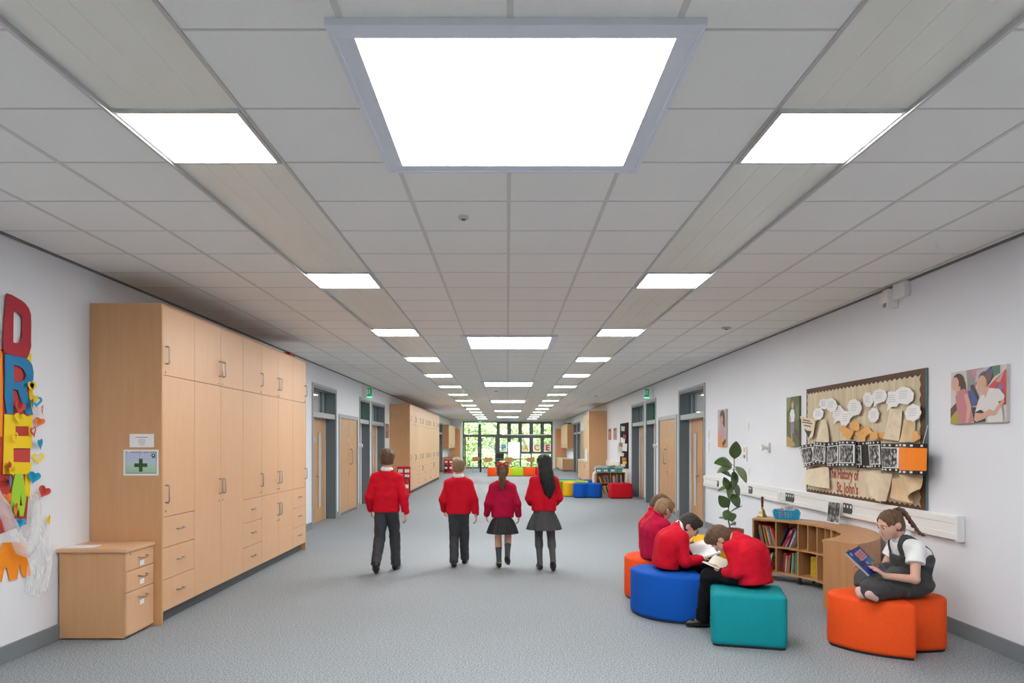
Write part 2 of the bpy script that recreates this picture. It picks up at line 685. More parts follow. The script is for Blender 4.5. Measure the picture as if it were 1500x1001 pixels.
ORD = ['first', 'second', 'third', 'fourth', 'fifth', 'sixth', 'seventh', 'eighth', 'ninth', 'tenth', 'eleventh', 'twelfth', 'thirteenth', 'fourteenth', 'fifteenth', 'sixteenth', 'seventeenth', 'eighteenth', 'nineteenth', 'twentieth'] + ['later'] * 20
LIGHT_Y = [ROW0 + 3 * k for k in range(-2, 14)]
plank_me = B().box(-0.0712, 0.0712, -1.202, 1.202, 0, 0.02).mesh('ceiling_plank', M_PLANK, bevel=0.0008, segs=1)
frame_b = B()
for a0, a1, b0, b1 in ((-0.29, 0.29, -0.295, -0.275), (-0.29, 0.29, 0.275, 0.295), (-0.29, -0.27, -0.275, 0.275), (0.27, 0.29, -0.275, 0.275)):
    frame_b.box(a0, a1, b0, b1, -0.012, 0.012)
frame_me = frame_b.mesh('frame', M_ALU)
diff_me = B().box(-0.27, 0.27, -0.275, 0.275, -0.004, 0.006).mesh('diffuser', M_PANEL)
for sx in (-1, 1):
    for i, y in enumerate(LIGHT_Y):
        cx = sx * 1.5 + OFF
        which = 'beside the wood cupboards' if sx < 0 else 'on the bulletin board side'
        l = thing('ceiling_light', 'square ceiling light panel %s, %s from the window wall' % (which, ORD[len(LIGHT_Y) - 1 - i]), 'ceiling light', (cx, y + 0.3, ZC),
                  'ceiling light panels ' + which)
        inst('frame', frame_me, (0, 0, 0), l)
        inst('diffuser', diff_me, (0, 0, 0), l)
        for k in range(4):
            inst('ceiling_plank', plank_me, (cx - 0.2145 + 0.143 * k, y + 1.8, ZC + 0.002), ceiling)
for y in ROOF_Y:
    first = y == ROOF_Y[0]
    l = thing('rooflight', 'large square daylight panel with blue grey border, %s from the window wall' % ORD[5 - ROOF_Y.index(y)], 'rooflight', (0.03, y + 0.6, ZC),
              'daylight panels along the ceiling centre')
    b = B()
    for i0, i1, z0, z1 in ((0.585, 0.662, -0.024, 0.0), (0.655, 0.675, -0.028, 0.0)):
        for a0, a1, c0, c1 in ((-i1, i1, -i1, -i0), (-i1, i1, i0, i1), (-i1, -i0, -i0, i0), (i0, i1, -i0, i0)):
            b.box(0.03 + a0, 0.03 + a1, y + 0.6 + c0, y + 0.6 + c1, ZC + z0, ZC + z1)
    b.build('border', M_FRAMEBLUE, l, bevel=0.002)
    B().box(0.03 - 0.587, 0.03 + 0.587, y + 0.6 - 0.587, y + 0.6 + 0.587, ZC - 0.020, ZC - 0.010).build('diffuser', M_ROOF, l)

# detectors on the ceiling
for (px, py, lab) in ((679, 317, 'small flat smoke detector beside the centre line of the ceiling'),
                      (1064, 480, 'grey sensor disc under the ceiling tiles on the bulletin board side'),
                      (873, 580, 'little round sensor under the ceiling before the tall wood cupboard'),
                      (727, 573, 'tiny dark sensor between the third and fourth daylight panels')):
    yy = FPX * 1.5 / (650 - py)
    xx = (px - VPX) * yy / FPX
    d = thing('ceiling_detector', lab, 'detector', (xx, yy, ZC), None)
    rr = 0.035 if py < 400 else 0.06
    B().lathe((xx, yy, ZC - 0.012), [(rr * 0.8, -0.008), (rr, 0.0), (rr, 0.012)], 20).build('body', mat('detector_grey', (0.50, 0.49, 0.47), 0.5), d, smooth=True)
    B().lathe((xx, yy, ZC - 0.025), [(rr * 0.35, -0.003), (rr * 0.5, 0.006)], 16).build('lens', mat('detector_dark', (0.12, 0.12, 0.12), 0.3), d)


# ------------------------------------------------------------------ doors along both walls
def wall_frame(sgn, y, z, d=0.0):
    """frame on a side wall: u runs to the viewer's right, n points into the room"""
    if sgn < 0:
        return Frame((XL + d, y, z), (0, 1, 0), (0, 0, 1))
    return Frame((XR - d, y, z), (0, -1, 0), (0, 0, 1))


DOORN = [0]


def lever(parent, fr, a, b_, c, away):
    """lever handle with rose, pointing along +u*away"""
    hb = B()
    hb.lathe(fr.p(a, b_, c), [(0.026, 0), (0.026, 0.008)], 14, fr.n)
    hb.tube([fr.p(a, b_, c), fr.p(a, b_, c + 0.05), fr.p(a + 0.02 * away, b_, c + 0.055), fr.p(a + 0.12 * away, b_, c + 0.055)], 0.010, 8)
    hb.lathe(fr.p(a, b_ - 0.11, c), [(0.022, 0), (0.022, 0.008)], 12, fr.n)
    hb.build('handle', M_STEEL, parent, smooth=True)


def recess_door(sgn, y0, y1, ztop, leaf, signs=False, tint=None, hinge_far=True):
    """recessed door: grey lining, transom bar, transom pane, veneer leaf with a vision slot"""
    DOORN[0] += 1
    d = bpy.data.objects.new('door_%d' % DOORN[0], None)
    link(d)
    x = XL if sgn < 0 else XR
    d.location = (x, (y0 + y1) / 2, 0)
    d['kind'] = 'structure'
    s = -sgn                                    # into the room
    dep = 0.17
    bx = lambda b, d0, d1, ya, yb, za, zb: b.box(min(x + s * d0, x + s * d1), max(x + s * d0, x + s * d1), ya, yb, za, zb)
    b = B()
    bx(b, -dep - 0.06, 0.012, y0, y0 + 0.05, 0, ztop)
    bx(b, -dep - 0.06, 0.012, y1 - 0.05, y1, 0, ztop)
    bx(b, -dep - 0.06, 0.012, y0 + 0.05, y1 - 0.05, ztop - 0.05, ztop)
    b.build('lining', M_GREY, d, bevel=0.002)
    b = B()
    bx(b, 0, 0.02, y0 - 0.045, y0, 0, ztop + 0.045)
    bx(b, 0, 0.02, y1, y1 + 0.045, 0, ztop + 0.045)
    bx(b, 0, 0.02, y0, y1, ztop, ztop + 0.045)
    b.build('architrave', M_LGREY, d, bevel=0.003)
    b = B()
    bx(b, -dep - 0.03, 0.0, y0 + 0.05, y1 - 0.05, ZT, ZT + 0.10)
    b.build('transom_bar', M_LGREY, d, bevel=0.003)
    b = B()
    bx(b, -dep - 0.008, -dep, y0 + 0.05, y1 - 0.05, ZT + 0.10, ztop - 0.05)
    b.build('transom_pane', M_DGLASS if tint is None else tint, d)
    b = B()
    bx(b, -dep - 0.03, -dep + 0.02, y1 - 0.48, y1 - 0.43, ZT + 0.10, ztop - 0.05)
    b.build('transom_mullion', M_GREY, d)
    la, lb = leaf
    b = B()
    bx(b, -dep - 0.05, -dep - 0.02, y0 + 0.05, la, 0, ZT)
    bx(b, -dep - 0.05, -dep - 0.02, lb, y1 - 0.05, 0, ZT)
    b.build('side_panel', M_PLASTIC, d)
    # the leaf, vision slot nearer the handle (near) side
    va, vb, z0, z1 = la + 0.44, la + 0.68, 0.30, 1.78
    b = B()
    for (ya, yb, za, zb) in ((la, va, 0.008, ZT), (vb, lb, 0.008, ZT), (va, vb, 0.008, z0), (va, vb, z1, ZT)):
        bx(b, -dep - 0.045, -dep, ya, yb, za, zb)
    lf = b.build('leaf', M_DOOR, d)
    b = B()
    bx(b, -dep - 0.008, -dep - 0.002, va, vb, z0, z1)
    b.build('vision_pane', mat('frosted_pane', (0.60, 0.63, 0.66), 0.12), lf)
    b = B()
    for (ya, yb, za, zb) in ((va - 0.02, va, z0 - 0.02, z1 + 0.02), (vb, vb + 0.02, z0 - 0.02, z1 + 0.02), (va, vb, z0 - 0.02, z0), (va, vb, z1, z1 + 0.02)):
        bx(b, -dep - 0.01, -dep + 0.012, ya, yb, za, zb)
    b.build('beading', M_BEECH_SHADED, lf, bevel=0.003)
    fr = wall_frame(sgn, la + 0.29, 1.0, -dep)
    lever(lf, fr, 0, -0.08 + 0.0, 0, 1 if sgn < 0 else -1)
    if signs:
        for k in (0, 1):
            fr2 = wall_frame(sgn, la + 0.12 + 0.13 * k, 1.64, -dep)
            B().fbox(fr2, -0.045, 0.045, -0.05, 0.05, 0, 0.004).build('sign_plate', mat('blue_grey_sign', (0.42, 0.46, 0.62), 0.4), lf)
    # pale room glimpsed through the transom
    b = B()
    xa, xb = (x - 1.15, x - 0.28) if sgn < 0 else (x + 0.28, x + 1.15)
    b.box(xa, xb, y0 - 0.05, y0 + 0.002, 0, 2.9).box(xa, xb, y1 - 0.002, y1 + 0.05, 0, 2.9)
    b.box(xa, xb, y0 + 0.002, y1 - 0.002, 2.62, 2.67)
    e = xa if sgn < 0 else xb
    b.box(min(e, e + sgn * 0.05), max(e, e + sgn * 0.05), y0 - 0.1, y1 + 0.1, 0, 2.9)
    b.build('inner_lobby', mat('lobby_paint', (0.75, 0.76, 0.78), 0.6), d)
    fl = emit('added_lobby_glow', (1, 0.98, 0.94), 9.0)
    xm = (xa + xb) / 2
    B().box(xm - 0.12, xm + 0.12, (y0 + y1) / 2 - 0.3, (y0 + y1) / 2 + 0.3, 2.60, 2.618).build('lobby_fill_panel', fl, d)  # glowing panel added to brighten the room behind the transom
    return d


def cupboard_door(sgn, y0, y1, ztop):
    """flush double riser cupboard in a grey frame"""
    DOORN[0] += 1
    d = bpy.data.objects.new('door_%d' % DOORN[0], None)
    link(d)
    x = XL if sgn < 0 else XR
    d.location = (x, (y0 + y1) / 2, 0)
    d['kind'] = 'structure'
    s = -sgn
    bx = lambda b, d0, d1, ya, yb, za, zb: b.box(min(x + s * d0, x + s * d1), max(x + s * d0, x + s * d1), ya, yb, za, zb)
    b = B()
    bx(b, -0.08, 0.02, y0 - 0.04, y0 + 0.05, 0, ztop + 0.045)
    bx(b, -0.08, 0.02, y1 - 0.05, y1 + 0.04, 0, ztop + 0.045)
    bx(b, -0.08, 0.02, y0 + 0.05, y1 - 0.05, ztop - 0.04, ztop + 0.045)
    b.build('lining', M_LGREY, d, bevel=0.003)
    ym = (y0 + y1) / 2
    leaves = []
    for ya, yb in ((y0 + 0.055, ym - 0.004), (ym + 0.004, y1 - 0.055)):
        b = B()
        bx(b, -0.05, -0.006, ya, yb, 0.06, ztop - 0.045)
        leaves.append(b.build('leaf', M_DOOR, d, bevel=0.002))
    b = B()
    bx(b, -0.08, -0.02, y0 + 0.05, y1 - 0.05, 0, 0.06)
    b.build('threshold', M_GREY, d)
    lf = leaves[1]
    fr = wall_frame(sgn, ym + 0.16, 1.27, -0.006)
    B().tube([fr.p(0, -0.17, 0), fr.p(0, -0.17, 0.05), fr.p(0, -0.14, 0.065), fr.p(0, 0.14, 0.065), fr.p(0, 0.17, 0.05), fr.p(0, 0.17, 0)], 0.011, 8).build('pull_handle', M_STEEL, lf, smooth=True)
    fr = wall_frame(sgn, ym + 0.02, 1.64, -0.006)
    B().fbox(fr, -0.07, 0.07, -0.04, 0.04, 0, 0.004).build('sign_plate', mat('steel_sign', (0.45, 0.48, 0.52), 0.35), lf)
    fr = wall_frame(sgn, ym + 0.08, 0.92, -0.006)
    B().lathe(fr.p(0, 0, 0), [(0.028, 0), (0.028, 0.01)], 14, fr.n).build('lock', M_STEEL, lf)
    return d


GREENLIT_PANE = glass('greenlit_pane', (0.55, 0.85, 0.65), 0.2)  # green light on the transoms, put into the glass tint
recess_door(-1, 12.95, 14.70, 2.66, (13.55, 14.50), True)
cupboard_door(-1, 15.0, 16.85, 2.16)
recess_door(-1, 17.1, 18.3, 2.66, (17.16, 18.05), False, GREENLIT_PANE)
recess_door(-1, 18.6, 20.5, 2.66, (19.2, 20.2))
recess_door(-1, 37.0, 38.8, 2.66, (37.3, 38.5))
recess_door(1, 13.1, 15.0, 2.66, (13.85, 14.72))
cupboard_door(1, 15.25, 17.05, 2.16)
recess_door(1, 17.4, 18.6, 2.66, (17.46, 18.35), False, GREENLIT_PANE)
recess_door(1, 18.9, 20.7, 2.66, (19.5, 20.4))
cupboard_door(1, 33.4, 35.1, 2.16)
recess_door(1, 35.4, 36.9, 2.66, (35.5, 36.6))
recess_door(1, 37.2, 38.9, 2.66, (37.4, 38.6))

# emergency exit signs over the two narrow doors
M_EXIT = emit('exit_green', (0.02, 0.36, 0.17), 0.22)
M_EXIT.node_tree.nodes['Principled BSDF'].inputs['Base Color'].default_value = (0.02, 0.30, 0.14, 1)
M_LED = emit('green_led', (0.05, 1.0, 0.35), 2.0)
for sgn, y in ((-1, 17.45), (1, 17.7)):
    x = XL if sgn < 0 else XR
    s = -sgn
    t = thing('exit_sign', 'green running man exit sign ' + ('above the narrow door on the cupboard side' if sgn < 0 else 'above the narrow door beyond the plant'), 'exit sign', (x, y, 2.85),
              'green exit signs')
    lo, hi = sorted((x, x + s * 0.24))
    B().box(lo, hi, y - 0.02, y + 0.05, 2.72, 2.97).build('housing', M_PLASTIC, t, bevel=0.004)
    lo, hi = sorted((x + s * 0.115, x + s * 0.232))
    g = B().box(lo, hi, y - 0.026, y - 0.02, 2.74, 2.95).build('face', M_EXIT, t)
    fr = Frame(((lo + hi) / 2, y - 0.026, 2.85), (1, 0, 0), (0, 0, 1))
    wm = mat('sign_white', (0.9, 0.95, 0.9), 0.5)
    prints('pictogram', g, fr, [(wm, circ(0.005, 0.06, 0.011, n=8)), (wm, [(-0.015, 0.045), (0.02, 0.045), (0.012, -0.01), (0.03, -0.05), (0.018, -0.055), (0.0, -0.015), (-0.025, -0.05), (-0.035, -0.045), (-0.008, -0.005)]),
                                (wm, [(-0.06, 0.07), (-0.035, 0.07), (-0.035, -0.06), (-0.06, -0.06)])])
    B().box(lo, hi, y - 0.028, y + 0.0, 2.715, 2.735).build('status_lamp', M_LED, t)

# ------------------------------------------------------------------ far glazing
M_WFRAME = mat('anthracite_frame', (0.075, 0.085, 0.095), 0.4)
w = bpy.data.objects.new('window_1', None)
link(w)
w.location = (0, YF + 0.1, 0)
w['kind'] = 'structure'
KX = YF / FPX


def wx(px):
    return (px - VPX) * KX


def wz(py):
    return max(0.0, HC + (650 - py) * KX)


ya, yb = YF + 0.08, YF + 0.16
bars = [(677.5, 679.5, 618, 688), (700.5, 704.7, 618, 688), (727.5, 732, 618, 688), (743, 748.5, 618, 662), (759.2, 764.5, 618, 662), (775.5, 781, 618, 662), (792, 797, 618, 662), (807.3, 809.5, 618, 688),
        (743.6, 746, 662, 688), (761.5, 763.5, 662, 688), (777.3, 779.2, 662, 688), (793.5, 796, 662, 688)]
for x0, x1, y0, y1 in bars:
    B().box(wx(x0), wx(x1), ya, yb, wz(y1), wz(y0)).build('mullion', M_WFRAME, w)
for x0, x1, y0, y1 in ((677.5, 809.5, 617.8, 619.3), (732, 807.5, 619.3, 621), (679.5, 727.5, 637, 640.5), (732, 807.5, 636.5, 642), (732, 807.5, 662, 665), (679.5, 727.5, 684.5, 688), (732, 807.5, 684, 688)):
    B().box(wx(x0), wx(x1), ya - 0.002, yb + 0.002, wz(y1), wz(y0)).build('transom', M_WFRAME, w)
for x0, x1 in ((680, 702), (703.2, 727.5)):
    for (p0, p1, q0, q1) in ((x0, x0 + 2.2, 640.5, 687), (x1 - 2.2, x1, 640.5, 687)):
        B().box(wx(p0), wx(p1), ya - 0.02, ya + 0.05, wz(q1), wz(q0)).build('door_stile', M_WFRAME, w)
B().box(wx(735), wx(809), ya - 0.02, ya, wz(637.6), wz(636.6)).build('blind_rail', mat('rail_white', (0.75, 0.75, 0.76), 0.3), w)
for px in (701.8, 705):
    B().tube([(wx(px), ya - 0.02, 1.0), (wx(px), ya - 0.08, 1.0), (wx(px), ya - 0.08, 1.35), (wx(px), ya - 0.02, 1.35)], 0.02, 8).build('door_pull', M_STEEL, w)
panes = [(679.5, 700.5, 619.3, 637), (704.7, 727.5, 619.3, 637), (679.5, 700.5, 640.5, 684.5), (704.7, 727.5, 640.5, 684.5)]
for p0, p1 in ((732, 743), (748.5, 759.2), (764.5, 775.5), (781, 792), (797, 807.3)):
    panes += [(p0, p1, 621, 636.5), (p0, p1, 642, 662)]
panes += [(732, 743.6, 665, 684), (746, 761.5, 665, 684), (763.5, 777.3, 665, 684), (779.2, 793.5, 665, 684), (796, 807.3, 665, 684)]
for x0, x1, y0, y1 in panes:
    B().box(wx(x0), wx(x1), ya + 0.035, ya + 0.043, wz(y1), wz(y0)).build('pane', M_GLASS, w)
# small green exit plate on top of the glazed doors
t = thing('exit_sign', 'small green exit plate above the glazed double doors', 'exit sign', (wx(703), ya - 0.03, wz(619.5)))
t.location = (wx(703), ya - 0.05, wz(619.5))
B().box(wx(701), wx(705), ya - 0.05, ya - 0.002, wz(621.6), wz(618.2)).build('face', emit('exit_green2', (0.02, 0.5, 0.28), 0.8), t)
# letters on cards in the window panes
M_CARD = mat('card_white', (0.80, 0.82, 0.82), 0.6)
for ch, px, col, nm in (('P', 737.8, (0.02, 0.33, 0.60), 'blue'), ('E', 754, (0.15, 0.5, 0.1), 'green'), ('A', 770, (0.85, 0.55, 0.03), 'yellow'), ('C', 786.3, (0.85, 0.30, 0.03), 'orange'), ('E', 802.3, (0.62, 0.02, 0.06), 'red')):
    fr = Frame((wx(px), ya + 0.0, wz(661.5)), (1, 0, 0), (0, 0, 1))
    t = thing('letter_card', '%s capital letter %s on a white card in the far window' % (nm, ch), 'letter card', fr.o, 'letter cards in the far window')
    B().fbox(fr, -0.2, 0.2, 0.0, 0.48, 0, 0.006).build('card', M_CARD, t)
    b = B()
    b.add(*text_mesh(ch, fr, 0, 0.06, 0.50, 0.006, c0=0.006, bold=0.018))
    b.build('letter', mat('paper_' + nm, col, 0.6), t)
# ------------------------------------------------------------------ tall storage cupboards on the left wall
XF = -2.976                  # cupboard front plane
HDL_V = None


def handle_mesh():
    h = B().tube([(0, 0, -0.075), (0.028, 0, -0.075), (0.034, 0, -0.065), (0.034, 0, 0.065), (0.028, 0, 0.075), (0, 0, 0.075)], 0.007, 8)
    hh = B().tube([(0, -0.055, 0), (0.025, -0.055, 0), (0.031, -0.045, 0), (0.031, 0.045, 0), (0.025, 0.055, 0), (0, 0.055, 0)], 0.007, 8)
    lk = B().lathe((0, 0, 0), [(0.010, -0.002), (0.010, 0.006)], 10, (1, 0, 0))
    return h.mesh('handle', M_STEEL, smooth=True), hh.mesh('handle', M_STEEL, smooth=True), lk.mesh('lock', M_STEEL)


ME_HV, ME_HH, ME_LK = handle_mesh()


def tall_unit(y0, w, kind, label, group, x_front=XF, x_back=XL, end_near=False, end_far=False, top=2.78, detail=True, fm=None):
    """one cupboard unit facing the corridor; kind: single / double_tall / double_split"""
    s = 1 if x_front > x_back else -1
    u = thing('tall_cupboard', label, 'cupboard', (x_back, y0 + w / 2, 0), group)
    fm = fm or M_BEECH
    xb, xf = x_back + s * 0.004, x_front - s * 0.02
    lo, hi = sorted((xb, xf))
    B().box(lo, hi, y0 + 0.002, y0 + w - 0.002, 0.105, top - 0.012).build('carcass', M_GAP if detail else M_BEECH_SHADED, u)
    lo2, hi2 = sorted((xb, x_front - s * 0.07))
    B().box(lo2, hi2, y0 + 0.002, y0 + w - 0.002, 0.0, 0.105).build('plinth', mat('dark_plinth', (0.10, 0.11, 0.115), 0.5), u)
    lo3, hi3 = sorted((xb, x_front))
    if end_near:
        B().box(lo3, hi3, y0 - 0.022, y0 + 0.001, 0, top).build('end_panel', M_BEECH_SHADED, u, bevel=0.001)
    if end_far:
        B().box(lo3, hi3, y0 + w - 0.001, y0 + w + 0.022, 0, top).build('end_panel', M_BEECH_SHADED, u, bevel=0.001)
    B().box(lo3, hi3, y0, y0 + w, top - 0.012, top).build('top_panel', M_BEECH_SHADED, u)
    lf0, lf1 = sorted((x_front - s * 0.019, x_front))

    def front(nm, ya, yb, za, zb, hy=None, hz=None, horiz=False, lock=True):
        g = 0.0025
        d = B().box(lf0, lf1, ya + g, yb - g, za + g, zb - g).build(nm, fm, u, bevel=0.0012, segs=1)
        if hy is not None:
            o = inst('handle', ME_HH if horiz else ME_HV, (x_front - x_back, hy - (y0 + w / 2), hz), d)
            if s < 0:
                o.rotation_euler = (0, 0, math.pi)
            if lock and not horiz:
                inst('lock', ME_LK, (x_front - x_back, hy - (y0 + w / 2), hz - 0.15), d)
        return d
    y1 = y0 + w
    zt = top - 0.012
    if kind.startswith('single'):
        hy = y0 + 0.045 if kind == 'single_near' else y1 - 0.045
        front('door', y0, y1, 2.165, zt, hy, 2.34)
        front('door', y0, y1, 0.93, 2.165, hy, 1.13)
        for za, zb in ((0.66, 0.93), (0.385, 0.66), (0.11, 0.385)):
            front('drawer', y0, y1, za, zb, (y0 + y1) / 2, (za + zb) / 2 + 0.01, True)
    elif kind == 'double_tall':
        m = (y0 + y1) / 2
        for ya, yb, hy in ((y0, m, m - 0.045), (m, y1, m + 0.045)):
            front('door', ya, yb, 2.165, zt, hy, 2.34)
            front('door', ya, yb, 0.11, 2.165, hy, 1.13)
    else:
        m = (y0 + y1) / 2
        for ya, yb, hy in ((y0, m, m - 0.045), (m, y1, m + 0.045)):
            front('door', ya, yb, 2.165, zt, hy, 2.34)
            front('door', ya, yb, 0.93, 2.165, hy, 1.13)
            front('door', ya, yb, 0.11, 0.93, hy, 0.72)
    return u


W = 0.612
y = 6.062
tall_unit(y, W, 'single_near', 'tall beech cupboard with three drawers and the first aid notice on its side', 'tall cupboards by the letters', end_near=True)
tall_unit(y + W, 2 * W, 'double_tall', 'tall beech cupboard with a full height pair of doors and no drawers', 'tall cupboards by the letters')
tall_unit(y + 3 * W, W, 'single_far', 'tall beech cupboard with three drawers between two double door cupboards', 'tall cupboards by the letters')
tall_unit(y + 4 * W, 2 * W, 'double_split', 'tall beech cupboard with three stacked pairs of doors', 'tall cupboards by the letters')
tall_unit(y + 6 * W, W, 'single_far', 'tall beech cupboard with three drawers next to a grey framed door', 'tall cupboards by the letters', end_far=True)
# the red edge of something lying on top
b = B().box(-3.42, -3.02, 9.75, 9.98, 2.78, 2.84)
tag(b.build('folder', mat('folder_red', (0.35, 0.02, 0.03), 0.5), bevel=0.004), 'dark red folder lying on top of the tall cupboards', 'folder')

# second bank further down the corridor
y = 21.45
M_BEECH3 = wood('beech_pale', (0.66, 0.42, 0.24), (0.73, 0.48, 0.29))
kinds = ['single_near', 'double_tall', 'single_far', 'double_split', 'single_far', 'double_tall', 'single_near', 'double_split', 'single_far', 'double_tall']
dist = ['nearest the red extinguisher stand', 'second from the red extinguisher stand', 'third from the red extinguisher stand', 'fourth from the red extinguisher stand', 'fifth from the red extinguisher stand',
        'sixth from the red extinguisher stand', 'seventh from the red extinguisher stand', 'eighth from the red extinguisher stand', 'ninth from the red extinguisher stand', 'last before the kitchenette door']
for i, k in enumerate(kinds):
    ww = W if k.startswith('single') else 2 * W
    tall_unit(y, ww, k, 'pale beech tall cupboard in the far row, ' + dist[i], 'tall cupboards in the far row', end_near=i == 0, end_far=i == len(kinds) - 1, fm=M_BEECH3)
    y += ww

# ------------------------------------------------------------------ desk pedestal and the notices
py0, py1, px0, px1 = 5.60, 6.03, -3.578, -3.04
t = thing('drawer_pedestal', 'low beech pedestal with three drawers against the end of the cupboards', 'drawer unit', ((px0 + px1) / 2, (py0 + py1) / 2, 0))
B().box(px0, px1 - 0.02, py0, py1, 0.012, 0.70).build('body', M_BEECH_SHADED, t, bevel=0.002)
B().box(px0 - 0.012, px1 + 0.012, py0 - 0.02, py1 + 0.005, 0.70, 0.728).build('top', M_BEECH, t, bevel=0.003)
for za, zb in ((0.545, 0.695), (0.375, 0.54), (0.03, 0.37)):
    d = B().box(px1 - 0.019, px1, py0 + 0.003, py1 - 0.003, za, zb).build('drawer', M_BEECH, t, bevel=0.0015)
    zc = zb - 0.06
    ym = (py0 + py1) / 2 + 0.02
    B().tube([(px1, ym - 0.06, zc), (px1 + 0.028, ym - 0.055, zc - 0.004), (px1 + 0.03, ym - 0.03, zc - 0.01), (px1 + 0.03, ym + 0.03, zc - 0.01), (px1 + 0.028, ym + 0.055, zc - 0.004), (px1, ym + 0.06, zc)], 0.006, 8).build('handle', M_STEEL, d, smooth=True)
    fr = Frame((px1 + 0.0005, ym, zc - 0.055), (0, 1, 0), (0, 0, 1))
    c = B().fbox(fr, -0.035, 0.035, -0.02, 0.02, 0, 0.001).build('label_card', M_PAPER, d)
B().lathe((px1, py0 + 0.05, 0.675), [(0.009, 0), (0.009, 0.006)], 10, (1, 0, 0)).build('lock', M_STEEL, t)
for k in range(4):
    B().lathe((px0 + 0.05 + (k % 2) * 0.42, py0 + 0.05 + (k // 2) * 0.33, 0), [(0.02, 0.0), (0.02, 0.014)], 10).build('foot', M_BLACK, t)
fr = Frame((-3.46, 5.64, 0.7285), (math.cos(0.12), math.sin(0.12), 0), (-math.sin(0.12), math.cos(0.12), 0))
tag(B().fbox(fr, -0.11, 0.12, 0, 0.16, 0, 0.0015).build('paper_sheet', M_PAPER, at=fr.o), 'white paper sheet lying on the drawer pedestal', 'paper')

# notices on the cupboard end panel (faces the camera)
EP = 6.062 - 0.022 - 0.001


def ep(px, py):
    return ((px - VPX) * EP / FPX, EP, HC - (py - 650) * EP / FPX)


ax, _, az = ep(190, 655.5)
bx_, _, bz = ep(225.5, 636)
fr = Frame((ax, EP, az), (1, 0, 0), (0, 0, 1))
t = thing('notice', 'small white typed notice above the first aid sign', 'notice', (ax, EP, az))
w_, h_ = bx_ - ax, bz - az
B().fbox(fr, 0, w_, 0, h_, 0, 0.0015).build('sheet', M_PAPER, t)
b = B()
for k, (l, hh) in enumerate(((0.5, 0.006), (0.28, 0.003), (0.30, 0.003), (0.28, 0.003), (0.26, 0.003), (0.22, 0.003))):
    yy = h_ * (0.72 - 0.10 * k - (0.06 if k else 0))
    flat(b, fr, [(w_ * (0.5 - l / 2), yy), (w_ * (0.5 + l / 2), yy), (w_ * (0.5 + l / 2), yy + hh), (w_ * (0.5 - l / 2), yy + hh)], 0.0018)
b.build('print', ink((0.25, 0.25, 0.25)), t)
ax, _, az = ep(181, 697)
bx_, _, bz = ep(232.5, 659)
w_, h_ = bx_ - ax, bz - az
fr = Frame((ax, EP, az), (1, 0, 0), (0, 0, 1))
t = thing('first_aid_sign', 'laminated first aid sign with a dark green cross on the cupboard end', 'sign', (ax, EP, az))
B().fbox(fr, 0, w_, 0, h_, 0, 0.002).build('sheet', M_PAPER, t)
lay = [(ink((0.05, 0.12, 0.10)), [(w_ * .06, h_ * .08), (w_ * .94, h_ * .08), (w_ * .94, h_ * .92), (w_ * .06, h_ * .92)])]
for k in range(10):          # printed sky-to-meadow fade of the sign itself
    f = k / 9
    c = (0.36 + 0.28 * f, 0.58 + 0.05 * f, 0.40 + 0.38 * f) if f < 0.5 else (0.52 - 0.14 * (f - .5), 0.60 - 0.16 * (f - .5), 0.70)
    y0_, y1_ = .10 + .80 * k / 10, .10 + .80 * (k + 1) / 10
    lay.append((ink(c), [(w_ * .07, h_ * y0_), (w_ * .93, h_ * y0_), (w_ * .93, h_ * y1_), (w_ * .07, h_ * y1_)]))
G_ = ink((0.035, 0.10, 0.02))
cx_, cy_ = w_ * .5, h_ * .40
q, p = h_ * .25, h_ * .07
lay += [(G_, [(cx_ - q, cy_ - p), (cx_ + q, cy_ - p), (cx_ + q, cy_ + p), (cx_ - q, cy_ + p)]), (G_, [(cx_ - p, cy_ - q), (cx_ + p, cy_ - q), (cx_ + p, cy_ + q), (cx_ - p, cy_ + q)])]
D_ = ink((0.02, 0.12, 0.06))
lay += [(D_, circ(w_ * .86, h_ * .77, h_ * .075)), (D_, [(w_ * .82, h_ * .66), (w_ * .85, h_ * .74), (w_ * .87, h_ * .74), (w_ * .84, h_ * .65)]), (D_, [(w_ * .90, h_ * .66), (w_ * .86, h_ * .74), (w_ * .88, h_ * .75), (w_ * .92, h_ * .68)]),
        (M_PAPER, circ(w_ * .86, h_ * .78, h_ * .03))]
prints('print', t, fr, lay, 0.0024)
b = B()
b.add(*text_mesh('First Aid', fr, w_ * .44, h_ * .69, 0.075, 0.0006, c0=0.009, sx=0.74))
b.build('lettering', ink((0.70, 0.62, 0.80)), t)

# ------------------------------------------------------------------ dado trunking on the right wall
TZ0, TZ1, TY0, TY1 = 0.775, 0.98, 5.66, 13.0
t = thing('dado_trunking', 'white plastic dado trunking running along the wall under the bulletin board', 'trunking', (XR, (TY0 + TY1) / 2, TZ0))
b = B()
prof = [(0, TZ0), (-0.055, TZ0 + 0.012), (-0.055, TZ0 + 0.06), (-0.048, TZ0 + 0.066), (-0.048, TZ1 - 0.066), (-0.055, TZ1 - 0.06), (-0.055, TZ1 - 0.012), (-0.045, TZ1), (0, TZ1)]
b.loft([[(XR - 0.001 + dx, yy, z) for dx, z in prof] for yy in (TY0 + 0.02, TY1)])
b.build('channel', M_PLASTIC, t)
B().box(XR - 0.062, XR - 0.001, TY0 - 0.012, TY0 + 0.022, TZ0 - 0.004, TZ1 + 0.004).build('end_cap', M_PLASTIC, t, bevel=0.004)
b = B()
prof = [(0, TZ0), (-0.055, TZ0 + 0.012), (-0.055, TZ1 - 0.012), (-0.045, TZ1), (0, TZ1)]
t2 = thing('dado_trunking', 'short white trunking piece between the black drape and the tall cupboard', 'trunking', (XR, 24.3, TZ0))
